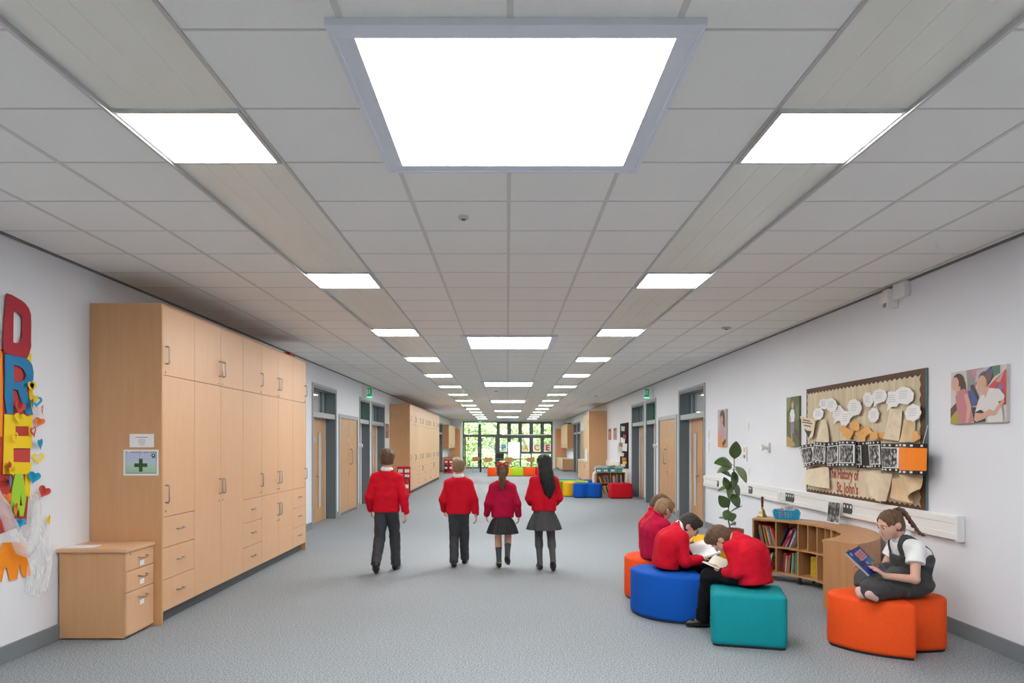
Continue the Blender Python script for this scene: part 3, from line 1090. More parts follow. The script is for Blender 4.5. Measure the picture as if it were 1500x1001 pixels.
B().loft([[(XR - 0.001 + dx, yy, z) for dx, z in prof] for yy in (22.8, 25.8)]).build('channel', M_PLASTIC, t2)


def ywall(px):
    return FPX * XR / (px - VPX)


for i, (px, w_, col, lab) in enumerate(((1056, 0.09, M_BLACK, 'black wall socket in the trunking behind the rubber plant'), (1104.5, 0.15, M_BLACK, 'black twin socket in the trunking above the brass bell'),
                                        (1147, 0.12, M_PLASTIC, 'white blank socket plate in the trunking above the blue basket'), (1163, 0.26, M_BLACK, 'wide black socket bank in the trunking right of the blue basket'),
                                        (1249, 0.19, M_BLACK, 'black socket plate beside the standing black and white photo'))):
    yy = ywall(px)
    s_ = thing('wall_socket', lab, 'socket', (XR - 0.049, yy, 0.88))
    fr = wall_frame(1, yy, 0.875, 0.048)
    B().fbox(fr, -w_ / 2, w_ / 2, -0.055, 0.055, 0, 0.010).build('plate', mat('socket_dark', (0.05, 0.055, 0.055), 0.4) if col is M_BLACK else M_PLASTIC, s_, bevel=0.003)
    b = B()
    for k in range(max(1, int(round(w_ / 0.07)))):
        a = -w_ / 2 + 0.035 + k * 0.07
        b.fbox(fr, a - 0.012, a + 0.012, 0.008, 0.036, 0.009, 0.014)
    b.build('switch', M_PLASTIC, s_, bevel=0.001)

# little wall plates near the plant
for px, py, w_, h_, lab in ((1038, 637, .09, .16, 'tall pale switch plate beside the grey framed door'), (1038, 655, .10, .16, 'lower pale switch plate beside the grey framed door'), (1096.5, 626, .05, .12, 'small white sensor on the wall above the rubber plant'),
                            (1097, 691, .10, .10, 'square white blank plate below the yellow thermostat'), (1035.5, 739, .10, .14, 'low white plate under the trunking by the door')):
    yy = ywall(px)
    zz = HC - (py - 650) * yy / FPX
    fr = wall_frame(1, yy, zz)
    s_ = thing('switch_plate', lab, 'switch', fr.o)
    B().fbox(fr, -w_ / 2, w_ / 2, -h_ / 2, h_ / 2, 0, 0.012).build('plate', M_PLASTIC, s_, bevel=0.003)
    B().fbox(fr, -w_ / 4, w_ / 4, -h_ / 5, h_ / 5, 0.012, 0.017).build('rocker', M_PLASTIC, s_, bevel=0.001)
yy = ywall(1093.5)
fr = wall_frame(1, yy, HC - 14 * yy / FPX)
s_ = thing('thermostat', 'narrow wall thermostat with a yellow label above the trunking', 'thermostat', fr.o)
B().fbox(fr, -0.045, 0.045, -0.085, 0.095, 0, 0.03).build('body', M_PLASTIC, s_, bevel=0.004)
B().fbox(fr, -0.042, 0.02, 0.02, 0.085, 0.03, 0.032).build('label_patch', mat('label_yellow', (0.75, 0.48, 0.02), 0.5), s_)
B().fbox(fr, -0.042, 0.02, -0.08, -0.03, 0.03, 0.032).build('display', mat('display_dark', (0.12, 0.12, 0.11), 0.4), s_)
B().fbox(fr, 0.0, 0.05, -0.13, -0.09, 0, 0.02).build('cable_box', M_PLASTIC, s_)
yy = ywall(1127)
fr = wall_frame(1, yy, HC - 6 * yy / FPX)
s_ = thing('door_magnet', 'cream conical door holder on the wall beside the standing girl print', 'door holder', fr.o)
B().fbox(fr, -0.01, 0.05, -0.07, 0.07, 0, 0.03).build('base', M_PLASTIC, s_, bevel=0.004)
B().lathe(fr.p(0.02, 0, 0.03), [(0.03, 0), (0.022, 0.03), (0.05, 0.09), (0.05, 0.10)], 16, fr.n).build('horn', M_PLASTIC, s_, smooth=True)
for sgn, yy, z, lab in ((-1, 17.02, 1.52, 'round white door holder beside the exit door on the cupboard wall'), (1, 17.28, 1.52, 'round white door holder left of the flush beech riser door')):
    fr = wall_frame(sgn, yy, z)
    s_ = thing('door_magnet', lab, 'door holder', fr.o)
    B().lathe(fr.o, [(0.05, 0), (0.05, 0.02), (0.025, 0.03), (0.025, 0.07)], 14, fr.n).build('body', M_PLASTIC, s_, smooth=True)
    B().lathe(fr.p(0, 0, 0.07), [(0.045, 0), (0.045, 0.02)], 14, fr.n).build('plate', M_PLASTIC, s_)

# white bracketed sensor unit at the top of the right wall
yy = ywall(1313)
fr = wall_frame(1, yy, 2.97)
s_ = thing('wall_sensor_unit', 'white two part sensor box under the ceiling edge above the bulletin board', 'sensor', fr.o)
B().fbox(fr, 0.04, 0.24, -0.045, 0.095, 0, 0.06).build('junction_box', M_PLASTIC, s_, bevel=0.006)
B().fbox(fr, -0.05, 0.05, -0.12, 0.06, 0.0, 0.11).build('body', M_PLASTIC, s_, bevel=0.015)
B().fbox(fr, -0.22, -0.05, -0.04, 0.06, 0, 0.05).build('side_box', M_PLASTIC, s_, bevel=0.006)
B().fbox(fr, -0.03, 0.03, -0.11, -0.07, 0.108, 0.113).build('lens', mat('lens_grey', (0.3, 0.3, 0.32), 0.2), s_)


# ------------------------------------------------------------------ curved bookcase by the board
BC, RI, RO = (2.26, 7.25), 1.09, 1.415
ZB0, ZB1, ZMID = 0.085, 0.70, 0.385


def pol(a, r, z=0.0):
    return Vector((BC[0] + r * math.cos(R(a)), BC[1] + r * math.sin(R(a)), z))


def radial_panel(a, r0, r1, z0, z1, t=0.018):
    d = Vector((math.cos(R(a)), math.sin(R(a)), 0))
    n = Vector((-d.y, d.x, 0))
    fr = Frame(Vector((BC[0], BC[1], 0)), d, (0, 0, 1))
    return B().fbox(fr, r0, r1, z0, z1, -t / 2, t / 2)


def bookcase(a0, a1, divs_low, divs_up, label):
    m = (a0 + a1) / 2
    c = thing('curved_bookcase', label, 'bookcase', pol(m, (RI + RO) / 2), 'curved bookcase units')
    B().arc(BC, RI - 0.012, RO, a0, a1, ZB1 - 0.022, ZB1).build('top', M_SHELF, c)
    B().arc(BC, RI, RO, a0, a1, ZB0, ZB0 + 0.02).build('bottom_board', M_SHELF, c)
    B().arc(BC, RI + 0.006, RO - 0.012, a0, a1, ZMID - 0.009, ZMID + 0.009).build('shelf', M_SHELF, c)
    B().arc(BC, RO - 0.012, RO, a0, a1, ZB0 + 0.02, ZB1 - 0.022).build('back_panel', M_SHELF, c)
    e = 0.45
    for a in (a0 + e * (1 if a1 > a0 else -1), a1 - e * (1 if a1 > a0 else -1)):
        radial_panel(a, RI, RO - 0.012, ZB0 + 0.02, ZB1 - 0.022).build('end_panel', M_SHELF, c)
    for a in divs_low:
        radial_panel(a, RI + 0.004, RO - 0.012, ZB0 + 0.02, ZMID - 0.009).build('divider', M_SHELF, c)
    for a in divs_up:
        radial_panel(a, RI + 0.004, RO - 0.012, ZMID + 0.009, ZB1 - 0.022, 0.014).build('divider', M_SHELF, c)
    for a in (a0 + (a1 - a0) * 0.05, m, a1 - (a1 - a0) * 0.05):
        for r in (RI + 0.04, RO - 0.06):
            p = pol(a, r)
            k = B().box(p.x - 0.014, p.x + 0.014, p.y - 0.014, p.y + 0.014, 0.05, 0.086)
            k.lathe((p.x - 0.012, p.y, 0.03), [(0.030, 0), (0.030, 0.024)], 14, (1, 0, 0))
            k.build('castor', M_BLACK, c)
    return c


bookcase(57, 0, (42.75, 28.5, 14.25), (42.75, 28.5, 21.4, 14.25, 7.1), 'curved beech bookcase unit holding books and the brass bell')
bookcase(0, -57, (-14.25, -28.5, -42.75), (-7.1, -14.25, -21.4, -28.5, -42.75), 'curved beech bookcase unit turning back towards the reading girl')

BOOKC = [('dark red', (0.35, 0.02, 0.03)), ('yellow', (0.75, 0.55, 0.05)), ('lime green', (0.35, 0.55, 0.06)), ('navy blue', (0.02, 0.03, 0.14)), ('white', (0.72, 0.72, 0.70)), ('orange', (0.75, 0.22, 0.03)),
         ('black', (0.02, 0.02, 0.025)), ('pale grey', (0.45, 0.46, 0.47)), ('bright red', (0.60, 0.03, 0.03)), ('sky blue', (0.08, 0.30, 0.55)), ('tan', (0.45, 0.28, 0.14)), ('dark green', (0.03, 0.17, 0.07)),
         ('purple', (0.16, 0.05, 0.28)), ('cream', (0.68, 0.60, 0.42))]
BOOKM = {n: mat('book_' + n.replace(' ', '_'), c, 0.35, noise=0.25, nscale=40) for n, c in BOOKC}
M_PAGES = mat('book_pages', (0.72, 0.68, 0.58), 0.8)
brnd = random.Random(3)


def book_meshes(t, h, d, cm):
    """spine at local +x=0 plane facing -x ... spine faces local -X, thickness along Y, bottom at z=0"""
    c = B().box(0, 0.0025, -t / 2, t / 2, 0, h).box(0.0025, d, -t / 2, -t / 2 + 0.0016, 0, h).box(0.0025, d, t / 2 - 0.0016, t / 2, 0, h)
    p = B().box(0.0026, d - 0.004, -t / 2 + 0.0017, t / 2 - 0.0017, 0.003, h - 0.003)
    return c.mesh('book', cm), p.mesh('pages', M_PAGES)


def fill_bay(a_start, a_end, z, hmin, hmax, where, lean, leave=0.0, group='books in the curved bookcase', tmax=0.0145):
    """rows of individual books from a_start towards a_end (degrees, decreasing)"""
    r = RI + 0.05
    arc_len = R(a_start - a_end) * r
    s = 0.016 + abs(math.sin(lean)) * (hmax if lean > 0 else 0)
    last = None
    cnt = 0
    while True:
        t = brnd.uniform(0.006, tmax)
        h = brnd.uniform(hmin, hmax)
        ln = lean * brnd.uniform(0.75, 1.2)
        step = t / max(0.5, math.cos(ln)) + 0.0015
        end = s + step + (abs(math.sin(ln)) * h if lean < 0 else 0)
        if end > arc_len - 0.014 - leave:
            break
        nm, col = brnd.choice(BOOKC)
        if nm == last:
            continue
        last = nm
        a = a_start - math.degrees((s + t / 2) / r)
        cme, pme = book_meshes(t, h, brnd.uniform(0.15, 0.2), BOOKM[nm])
        o = inst('book', cme, pol(a, r + brnd.uniform(0, 0.03), z + t / 2 * abs(math.sin(ln)) + 0.0005))
        # local X radial outwards, local Y tangential (increasing angle), lean about X
        o.rotation_euler = Matrix(((math.cos(R(a)), -math.sin(R(a)), 0), (math.sin(R(a)), math.cos(R(a)), 0), (0, 0, 1))).to_euler()
        o.rotation_mode = 'XYZ'
        o.matrix_basis = o.matrix_basis @ Matrix.Rotation(-ln, 4, 'X')
        tag(o, '%s book, %s from the plant end, %s' % (nm, ORD[cnt], where), 'book', group)
        cnt += 1
        inst('pages', pme, (0, 0, 0), o)
        s += step


fill_bay(56, 43.2, ZMID + 0.009, 0.17, 0.245, 'upper bay under the brass bell', 0.22)
fill_bay(42.2, 29, ZMID + 0.009, 0.18, 0.25, 'upper bay under the blue basket', -0.42)
fill_bay(56, 43.2, ZB0 + 0.02, 0.16, 0.22, 'lower bay under the brass bell', -0.32)
fill_bay(42.2, 29, ZB0 + 0.02, 0.16, 0.23, 'lower bay under the blue basket', -0.08)
# two picture books in the third lower bay and a green one facing out
for (a, r, ln, nm, h, d_, lab) in ((26.9, RI + 0.012, 0.0, 'dark green', 0.24, 0.03, None), (26.0, RI + 0.15, 0.10, 'sky blue', 0.21, 0.16, 'sky blue picture book alone in a lower bay of the curved bookcase'),
                                   (24.0, RI + 0.10, 0.10, 'yellow', 0.22, 0.16, 'yellow picture book alone in a lower bay of the curved bookcase')):
    if lab is None:
        continue
    cme, pme = book_meshes(0.012, h, d_, BOOKM[nm])
    o = inst('book', cme, pol(a, r, ZB0 + 0.0205))
    o.matrix_basis = Matrix.Translation(o.location) @ Matrix.Rotation(R(-22), 4, 'Z') @ Matrix.Rotation(ln, 4, 'X')
    tag(o, lab, 'book', 'books in the curved bookcase')
    inst('pages', pme, (0, 0, 0), o)
a = 30.4
cme, pme = book_meshes(0.02, 0.245, 0.17, mat('book_leaf_green', (0.05, 0.32, 0.10), 0.35, noise=0.2, nscale=30))
o = inst('book', cme, pol(a, RI + 0.02, ZB0 + 0.0205))
o.matrix_basis = Matrix.Translation(o.location) @ Matrix.Rotation(R(a), 4, 'Z')
tag(o, 'thick leaf green book at the end of a lower bay of the curved bookcase', 'book', 'books in the curved bookcase')
inst('pages', pme, (0, 0, 0), o)

# brass hand bell
c = Vector((3.02, 8.30, ZB1))
t = thing('hand_bell', 'brass school hand bell with a turned wooden handle', 'bell', c)
M_BRASS = mat('brass', (0.42, 0.33, 0.16), 0.3, metal=1.0, noise=0.15, nscale=20)
B().lathe(c, [(0.052, 0.0), (0.056, 0.004), (0.054, 0.012), (0.040, 0.035), (0.033, 0.065), (0.028, 0.085), (0.014, 0.094), (0.010, 0.10), (0.014, 0.108), (0.010, 0.116)], 24).build('bell_cup', M_BRASS, t, smooth='all')
B().lathe(c, [(0.009, 0.116), (0.014, 0.125), (0.012, 0.145), (0.016, 0.175), (0.015, 0.20), (0.010, 0.212), (0.017, 0.222), (0.016, 0.235), (0.004, 0.243)], 18).build('handle', mat('mahogany', (0.10, 0.025, 0.012), 0.3), t, smooth='all')

# blue plastic basket with slots and odds and ends
bc = Vector((3.215, 8.075, ZB1))
ang = R(-18)
fr = Frame(bc, (math.cos(ang), math.sin(ang), 0), (-math.sin(ang), math.cos(ang), 0))
t = thing('plastic_basket', 'turquoise slotted plastic basket on the curved bookcase', 'basket', bc)
M_TURQ = mat('turquoise_plastic', (0.01, 0.36, 0.62), 0.35)
b = B()
hx, hy, hh, tt = 0.135, 0.085, 0.10, 0.004
b.fbox(fr, -hx * 0.9, hx * 0.9, -hy * 0.9, hy * 0.9, 0, 0.004)
for (p0, p1) in (((-1, -1), (1, -1)), ((1, -1), (1, 1)), ((1, 1), (-1, 1)), ((-1, 1), (-1, -1))):
    def P(q, f, z, off=0.0):
        return fr.p(q[0] * hx * f, q[1] * hy * f, z)
    for za, zb in ((0.0, 0.022), (0.036, 0.048), (0.064, 0.072), (0.086, 0.105)):
        fa, fb = 0.9 + 0.12 * za / 0.1, 0.9 + 0.12 * zb / 0.1
        fi = 0.03
        b.add([P(p0, fa, za), P(p1, fa, za), P(p1, fb, zb), P(p0, fb, zb), P(p0, fa - fi, za), P(p1, fa - fi, za), P(p1, fb - fi, zb), P(p0, fb - fi, zb)],
              [(0, 1, 2, 3), (7, 6, 5, 4), (0, 4, 5, 1), (3, 2, 6, 7), (0, 3, 7, 4), (1, 5, 6, 2)])
    for k in range(9):
        u0 = k / 8
        q = (p0[0] + (p1[0] - p0[0]) * u0, p0[1] + (p1[1] - p0[1]) * u0)
        w2 = 0.007 if 0 < k < 8 else 0.012
        q2 = ((p1[0] - p0[0]) / 2 * w2 / hx, (p1[1] - p0[1]) / 2 * w2 / hy)
        for za, zb in ((0.02, 0.04), (0.046, 0.066), (0.07, 0.088)):
            fa, fb = 0.9 + 0.12 * za / 0.1, 0.9 + 0.12 * zb / 0.1
            A, C_ = (q[0] - q2[0], q[1] - q2[1]), (q[0] + q2[0], q[1] + q2[1])
            b.add([P(A, fa, za), P(C_, fa, za), P(C_, fb, zb), P(A, fb, zb), P(A, fa - 0.03, za), P(C_, fa - 0.03, za), P(C_, fb - 0.03, zb), P(A, fb - 0.03, zb)],
                  [(0, 1, 2, 3), (7, 6, 5, 4), (0, 4, 5, 1), (3, 2, 6, 7), (0, 3, 7, 4), (1, 5, 6, 2)])
b.build('basket_shell', M_TURQ, t)
for k, (u_, v_, rz, colr, nm) in enumerate(((-0.05, 0.0, 0.3, (0.75, 0.3, 0.35), 'pink'), (-0.02, 0.02, -0.2, (0.75, 0.75, 0.78), 'white'), (0.015, -0.01, 0.15, (0.5, 0.55, 0.6), 'grey'), (0.04, 0.015, -0.35, (0.7, 0.5, 0.5), 'rose'))):
    fr3 = Frame(fr.p(u_, v_, 0.006), fr.u * math.cos(rz) + fr.v * math.sin(rz), Vector((0.1 * (k - 1.5), 0, 1)))
    tag(B().fbox(fr3, -0.035, 0.035, 0, 0.115 + 0.012 * k, -0.002, 0.002).build('game_card', mat('card_' + nm, colr, 0.5, noise=0.5, nscale=60), at=fr3.o), '%s patterned card sticking out of the turquoise basket' % nm, 'card', 'cards in the basket')

# black and white photo standing on the bookcase
fr = Frame((3.555, 7.66, ZB1 + 0.001), (0.22, -0.975, 0), (0.10, 0.02, 1.0))
t = thing('photo_print', 'black and white group photo standing on the curved bookcase', 'photo', fr.o)
B().fbox(fr, -0.1, 0.1, 0, 0.235, 0, 0.003).build('sheet', M_PAPER, t)
B().fbox(fr, -0.09, 0.095, 0.01, 0.225, 0.003, 0.0036).build('print', crowd_mat('photo_standing', 0.06, 0.55, 26), t)


# ------------------------------------------------------------------ upholstered seats
def fabric(name, col):
    return mat(name, col, 0.75, noise=0.05, nscale=50, bump=0.08, bscale=500, spec=0.15)


F_TEAL = fabric('fabric_teal', (0.006, 0.25, 0.28))
F_BLUE = fabric('fabric_blue', (0.005, 0.085, 0.43))
F_ORANGE = fabric('fabric_orange', (0.82, 0.085, 0.014))
F_YELLOW = fabric('fabric_yellow', (0.78, 0.42, 0.012))
F_GREEN = fabric('fabric_green', (0.40, 0.58, 0.02))
F_RED = fabric('fabric_red', (0.55, 0.008, 0.02))


def pouffe(outline, h, fm, label, group, smooth_n=5, rad=0.035):
    pts = catmull([Vector(p) for p in outline], smooth_n) if smooth_n else [Vector(p) for p in outline]
    area = sum(pts[i].x * pts[(i + 1) % len(pts)].y - pts[(i + 1) % len(pts)].x * pts[i].y for i in range(len(pts)))
    if area < 0:
        pts.reverse()
    c = sum(pts, Vector((0, 0))) / len(pts)
    t = thing('pouffe', label, 'pouffe', (c.x, c.y, 0), group)
    b = B()
    ring = lambda d, z: [(p.x, p.y, z) for p in inset(pts, d)]
    b.loft([ring(0.012, 0.0), ring(0.012, 0.022)])
    b.build('base', M_BLACK, t)
    rings = [ring(0.010, 0.018), ring(0.002, 0.026), ring(0.0, 0.05)]
    for k in range(1, 7):
        a = R(90 * k / 6)
        rings.append(ring(rad * (1 - math.cos(a)), h - rad - 0.008 + rad * math.sin(a)))
    inner = inset(pts, rad)
    for f, dz in ((0.85, 0.004), (0.6, 0.007), (0.3, 0.008), (0.02, 0.008)):
        rings.append([(c.x + (p.x - c.x) * f, c.y + (p.y - c.y) * f, h - 0.008 + dz) for p in inner])
    cb = B().loft(rings)
    cb.build('cushion', fm, t, smooth='all')
    sp = []
    for p in inset(pts, rad * 0.35):
        sp.append((p.x, p.y, h - 0.012))
    return t


def rrect(x0, x1, y0, y1, r, n=4, taper=0.0):
    out = []
    for cx, cy, a0 in ((x1 - r, y1 - r, 0), (x0 + r, y1 - r, 90), (x0 + r, y0 + r, 180), (x1 - r, y0 + r, 270)):
        for i in range(n + 1):
            a = R(a0 + 90 * i / n)
            out.append((cx + r * math.cos(a), cy + r * math.sin(a)))
    return out


GP = 'reading corner pouffes'
TP = [Vector((1.58, 5.43)) + Vector((x * .966 + y_ * .259, -x * .259 + y_ * .966)) for x, y_ in rrect(0, 0.56, 0, 0.50, 0.055, 6)]
pouffe(TP, 0.415, F_TEAL, 'square teal pouffe under the boy with his back turned', GP, 0)
pouffe([(1.725, 6.08), (1.62, 6.06), (1.44, 6.10), (1.26, 6.24), (1.165, 6.44), (1.165, 6.62), (1.27, 6.74), (1.5, 6.78), (1.67, 6.75), (1.725, 6.66), (1.735, 6.35)], 0.42, F_BLUE, 'rounded blue pouffe under the boy with glasses', GP, 5)
pouffe([(1.54 + 0.335 * math.cos(R(a)), 7.2 + 0.345 * math.sin(R(a))) for a in range(0, 360, 30)], 0.43, F_ORANGE, 'round orange pouffe behind the blue one', GP, 3)
pouffe([(2.05, 8.05), (2.10, 7.98), (2.3, 7.94), (2.50, 7.98), (2.56, 8.05), (2.58, 8.4), (2.54, 8.75), (2.4, 8.9), (2.15, 8.88), (2.03, 8.7), (2.02, 8.3)], 0.43, F_YELLOW, 'rounded yellow pouffe behind the teal one', GP, 4)
pouffe([(2.035, 7.42), (2.08, 7.36), (2.18, 7.36), (2.25, 7.43), (2.27, 7.6), (2.24, 7.84), (2.15, 7.9), (2.06, 7.84), (2.03, 7.65)], 0.43, F_TEAL, 'small rounded teal pouffe in front of the yellow one', GP, 4)
pouffe([(2.515, 5.50), (2.53, 5.40), (2.62, 5.25), (2.76, 5.13), (2.90, 5.06), (2.945, 5.055), (2.96, 5.09), (2.965, 5.16), (2.99, 5.215), (3.06, 5.235), (3.18, 5.245), (3.29, 5.27), (3.345, 5.34), (3.34, 5.45), (3.22, 5.60), (3.0, 5.68), (2.75, 5.68), (2.58, 5.62)], 0.415, F_ORANGE,
       'leaf shaped orange red pouffe under the reading girl', GP, 5)

# pouffes by the far bookcase
GP2 = 'pouffes by the bookcase with trays'
yk = lambda px, Y: (px - VPX) * Y / FPX
pouffe([(1.95, 20.2), (2.15, 20.13), (2.33, 20.2), (2.52, 20.13), (2.72, 20.22), (2.74, 20.5), (2.6, 20.75), (2.33, 20.66), (2.05, 20.75), (1.92, 20.5)], 0.42, F_BLUE, 'blue wavy pouffe before the bookcase with teal trays', GP2, 4)
pouffe([(1.70, 20.75), (1.85, 20.66), (2.02, 20.8), (2.04, 21.2), (1.9, 21.4), (1.72, 21.3), (1.66, 21.0)], 0.42, F_YELLOW, 'yellow rounded pouffe beside the blue wavy one', GP2, 4)
pouffe([(1.58, 21.25), (1.67, 21.42), (1.95, 21.48), (2.45, 21.5), (2.5, 21.75), (2.3, 21.95), (1.8, 22.0), (1.55, 21.8), (1.52, 21.45)], 0.42, F_GREEN, 'lime green long pouffe behind the yellow one', GP2, 4)
pouffe([(2.45, 22.1), (2.6, 22.05), (2.8, 22.1), (2.82, 22.5), (2.6, 22.6), (2.42, 22.5)], 0.42, F_BLUE, 'small blue pouffe behind the blue wavy one', GP2, 4)
pouffe([(1.6, 22.3), (1.8, 22.2), (2.1, 22.25), (2.2, 22.6), (1.9, 22.8), (1.6, 22.7)], 0.42, F_TEAL, 'teal pouffe behind the lime green one', GP2, 4)
pouffe(rrect(2.94, 3.575, 19.95, 20.5, 0.06), 0.43, F_RED, 'square red pouffe against the wall by the bookcase with trays', GP2, 0)
# row at the far end
GP3 = 'pouffe row before the far table'
for x0, fm, nm in ((-0.95, F_ORANGE, 'orange red pouffe at the end of the row before the far table'), (-0.355, F_YELLOW, 'amber pouffe in the row before the far table'), (0.20, F_GREEN, 'lime green pouffe in the row before the far table'),
                   (0.79, F_ORANGE, 'orange red pouffe beside the lime green one in the far row'), (1.37, F_RED, 'dark red pouffe in the row before the far table')):
    pouffe(rrect(x0, x0 + 0.575, 33.6, 34.15, 0.05), 0.42, fm, nm, GP3, 0)

# ------------------------------------------------------------------ straight bookcase with trays (right wall, further down)
Y0 = 21.25
t = thing('bookcase', 'low beech bookcase with teal trays on top standing out from the wall', 'bookcase', (3.12, Y0 + 0.2, 0))
xa, xb = 2.70, 3.58
B().box(xa, xb, Y0, Y0 + 0.36, 0.68, 0.70).build('top', M_SHELF, t)
B().box(xa, xb, Y0, Y0 + 0.36, 0.05, 0.08).build('bottom_board', M_SHELF, t)
B().box(xa, xb, Y0 + 0.01, Y0 + 0.35, 0.36, 0.38).build('shelf', M_SHELF, t)
B().box(xa, xb, Y0 + 0.345, Y0 + 0.36, 0.08, 0.68).build('back_panel', M_SHELF, t)
for x in (xa, (xa + xb) / 2 - 0.009, xb - 0.018):
    B().box(x, x + 0.018, Y0 + 0.002, Y0 + 0.345, 0.08, 0.68).build('upright', M_SHELF, t)
for x in (xa + 0.05, xb - 0.08):
    B().box(x, x + 0.03, Y0 + 0.05, Y0 + 0.3, 0, 0.05).build('foot', M_BLACK, t)
B().tube([(xa - 0.05, Y0 + 0.10, 0.33), (xa - 0.07, Y0 + 0.10, 0.5), (xa - 0.05, Y0 + 0.10, 0.66), (xa + 0.02, Y0 + 0.1, 0.70)], 0.05, 10).build('end_bumper', M_PLASTIC, t, smooth=True)
for (x0, x1, z, zl) in ((xa + 0.02, 3.125, 0.3805, 'upper shelf'), (3.15, xb - 0.02, 0.3805, 'upper shelf'), (xa + 0.02, 3.125, 0.0805, 'lower shelf'), (3.15, xb - 0.02, 0.0805, 'lower shelf')):
    x = x0
    side = 'beside the white bumper' if x0 < 3 else 'by the wall'
    ln = 0.3 if (x0 < 3) else 0.05
    cnt = 0
    while x < x1 - 0.1:
        tk = brnd.uniform(0.014, 0.034)
        h = brnd.uniform(0.17, 0.24)
        nm, col = brnd.choice(BOOKC)
        me = B().box(-tk / 2, tk / 2, 0, 0.17, 0, h).mesh('book', BOOKM[nm])
        o = inst('book', me, (x + tk / 2 + (math.sin(ln) * h if ln > 0.1 else 0), Y0 + 0.04, z + tk / 2 * math.sin(ln)), None, (0, -ln, 0))
        tag(o, '%s book, %s in the %s %s bay, bookcase with trays' % (nm, ORD[cnt], zl.split()[0], 'bumper side' if x0 < 3 else 'wall side'), 'book', 'books in the bookcase with trays')
        cnt += 1
        x += tk / math.cos(ln) + 0.003
trx = [2.78, 2.99, 3.2, 3.41]
for i, x in enumerate(trx):
    o = thing('tray', 'teal plastic tray with papers, %s on the low bookcase' % ['beside the white bumper', 'second from the white bumper', 'third from the white bumper', 'next to the black wall drape'][i], 'tray', (x, Y0 + 0.17, 0.70), 'trays on the low bookcase')
    fr = Frame((x, Y0 + 0.17, 0.70), (1, 0, 0), (0, 1, 0))
    b = B().fbox(fr, -0.085, 0.085, -0.14, 0.14, 0.0, 0.005)
    for q in ((-0.085, 0.085, -0.14, -0.134), (-0.085, 0.085, 0.134, 0.14), (-0.085, -0.079, -0.134, 0.134), (0.079, 0.085, -0.134, 0.134)):
        b.fbox(fr, *q, 0.005, 0.12)
    b.build('tray_shell', mat('teal_tray', (0.01, 0.33, 0.44), 0.4), o)
    b = B()
    for k in range(5):
        fr4 = Frame(fr.p(-0.06 + 0.03 * k, -0.05 + 0.02 * k, 0.006), (1, 0.1, 0), (0.12 * (k - 2), 0.05, 1))
        b.fbox(fr4, -0.05, 0.05, 0, 0.15 + 0.012 * ((k * 3) % 5), -0.002, 0.002)
    b.build('papers', mat('tray_paper_%d' % i, [(0.75, 0.70, 0.6), (0.6, 0.62, 0.6), (0.25, 0.36, 0.18), (0.7, 0.66, 0.58)][i], 0.7), o)
    B().fbox(fr, -0.06, 0.06, -0.1445, -0.1405, 0.02, 0.08).build('label_card', M_PAPER if i != 3 else mat('label_green', (0.1, 0.45, 0.12), 0.6), o)

# ------------------------------------------------------------------ tall cupboard and kitchenettes further down
XFR = 3.02
t = tall_unit(25.9, 0.62, 'single_near', 'tall beech cupboard standing out from the wall beyond the low bookcase', None, x_front=XFR, x_back=XR, end_near=True, detail=False, fm=M_BEECH3)


def base_unit(y0, y1, xf, xbk, h, label, group, fm, ndoor=2, top=True, topm=None):
    s = 1 if xf > xbk else -1
    u = thing('base_cupboard', label, 'cupboard', (xbk, (y0 + y1) / 2, 0), group)
    lo, hi = sorted((xbk + s * 0.003, xf - s * 0.02))
    B().box(lo, hi, y0, y1, 0.10, h - 0.03).build('carcass', M_BEECH_SHADED, u)
    lo2, hi2 = sorted((xbk + s * 0.003, xf - s * 0.07))
    B().box(lo2, hi2, y0, y1, 0, 0.10).build('plinth', M_GREY, u)
    lf0, lf1 = sorted((xf - s * 0.019, xf))
    n = ndoor
    for k in range(n):
        a, c_ = y0 + (y1 - y0) * k / n, y0 + (y1 - y0) * (k + 1) / n
        d = B().box(lf0, lf1, a + 0.003, c_ - 0.003, 0.11, h - 0.035).build('door', fm, u)
        o = inst('handle', ME_HV, (xf - xbk, (c_ - 0.05 if k % 2 == 0 else a + 0.05) - (y0 + y1) / 2, h - 0.2), d)
        if s < 0:
            o.rotation_euler = (0, 0, math.pi)
    if top:
        lo3, hi3 = sorted((xbk + s * 0.003, xf + s * 0.015))
        B().box(lo3, hi3, y0 - 0.01, y1 + 0.01, h - 0.03, h).build('worktop', topm or mat('worktop_pale', (0.62, 0.58, 0.54), 0.35), u)
    return u


def wall_unit(y0, y1, xf, xbk, z0, z1, label, group, fm, n=2):
    s = 1 if xf > xbk else -1
    u = thing('hanging_cupboard', label, 'cupboard', (xbk, (y0 + y1) / 2, z0), group)
    lo, hi = sorted((xbk, xf - s * 0.02))
    B().box(lo, hi, y0, y1, z0, z1).build('carcass', M_BEECH_SHADED, u)
    lf0, lf1 = sorted((xf - s * 0.019, xf))
    for k in range(n):
        a, c_ = y0 + (y1 - y0) * k / n, y0 + (y1 - y0) * (k + 1) / n
        d = B().box(lf0, lf1, a + 0.003, c_ - 0.003, z0 + 0.003, z1 - 0.003).build('door', fm, u)
        o = inst('handle', ME_HV, (xf - xbk, (c_ - 0.05 if k % 2 == 0 else a + 0.05) - (y0 + y1) / 2, 0.15), d)
        if s < 0:
            o.rotation_euler = (0, 0, math.pi)
    return u


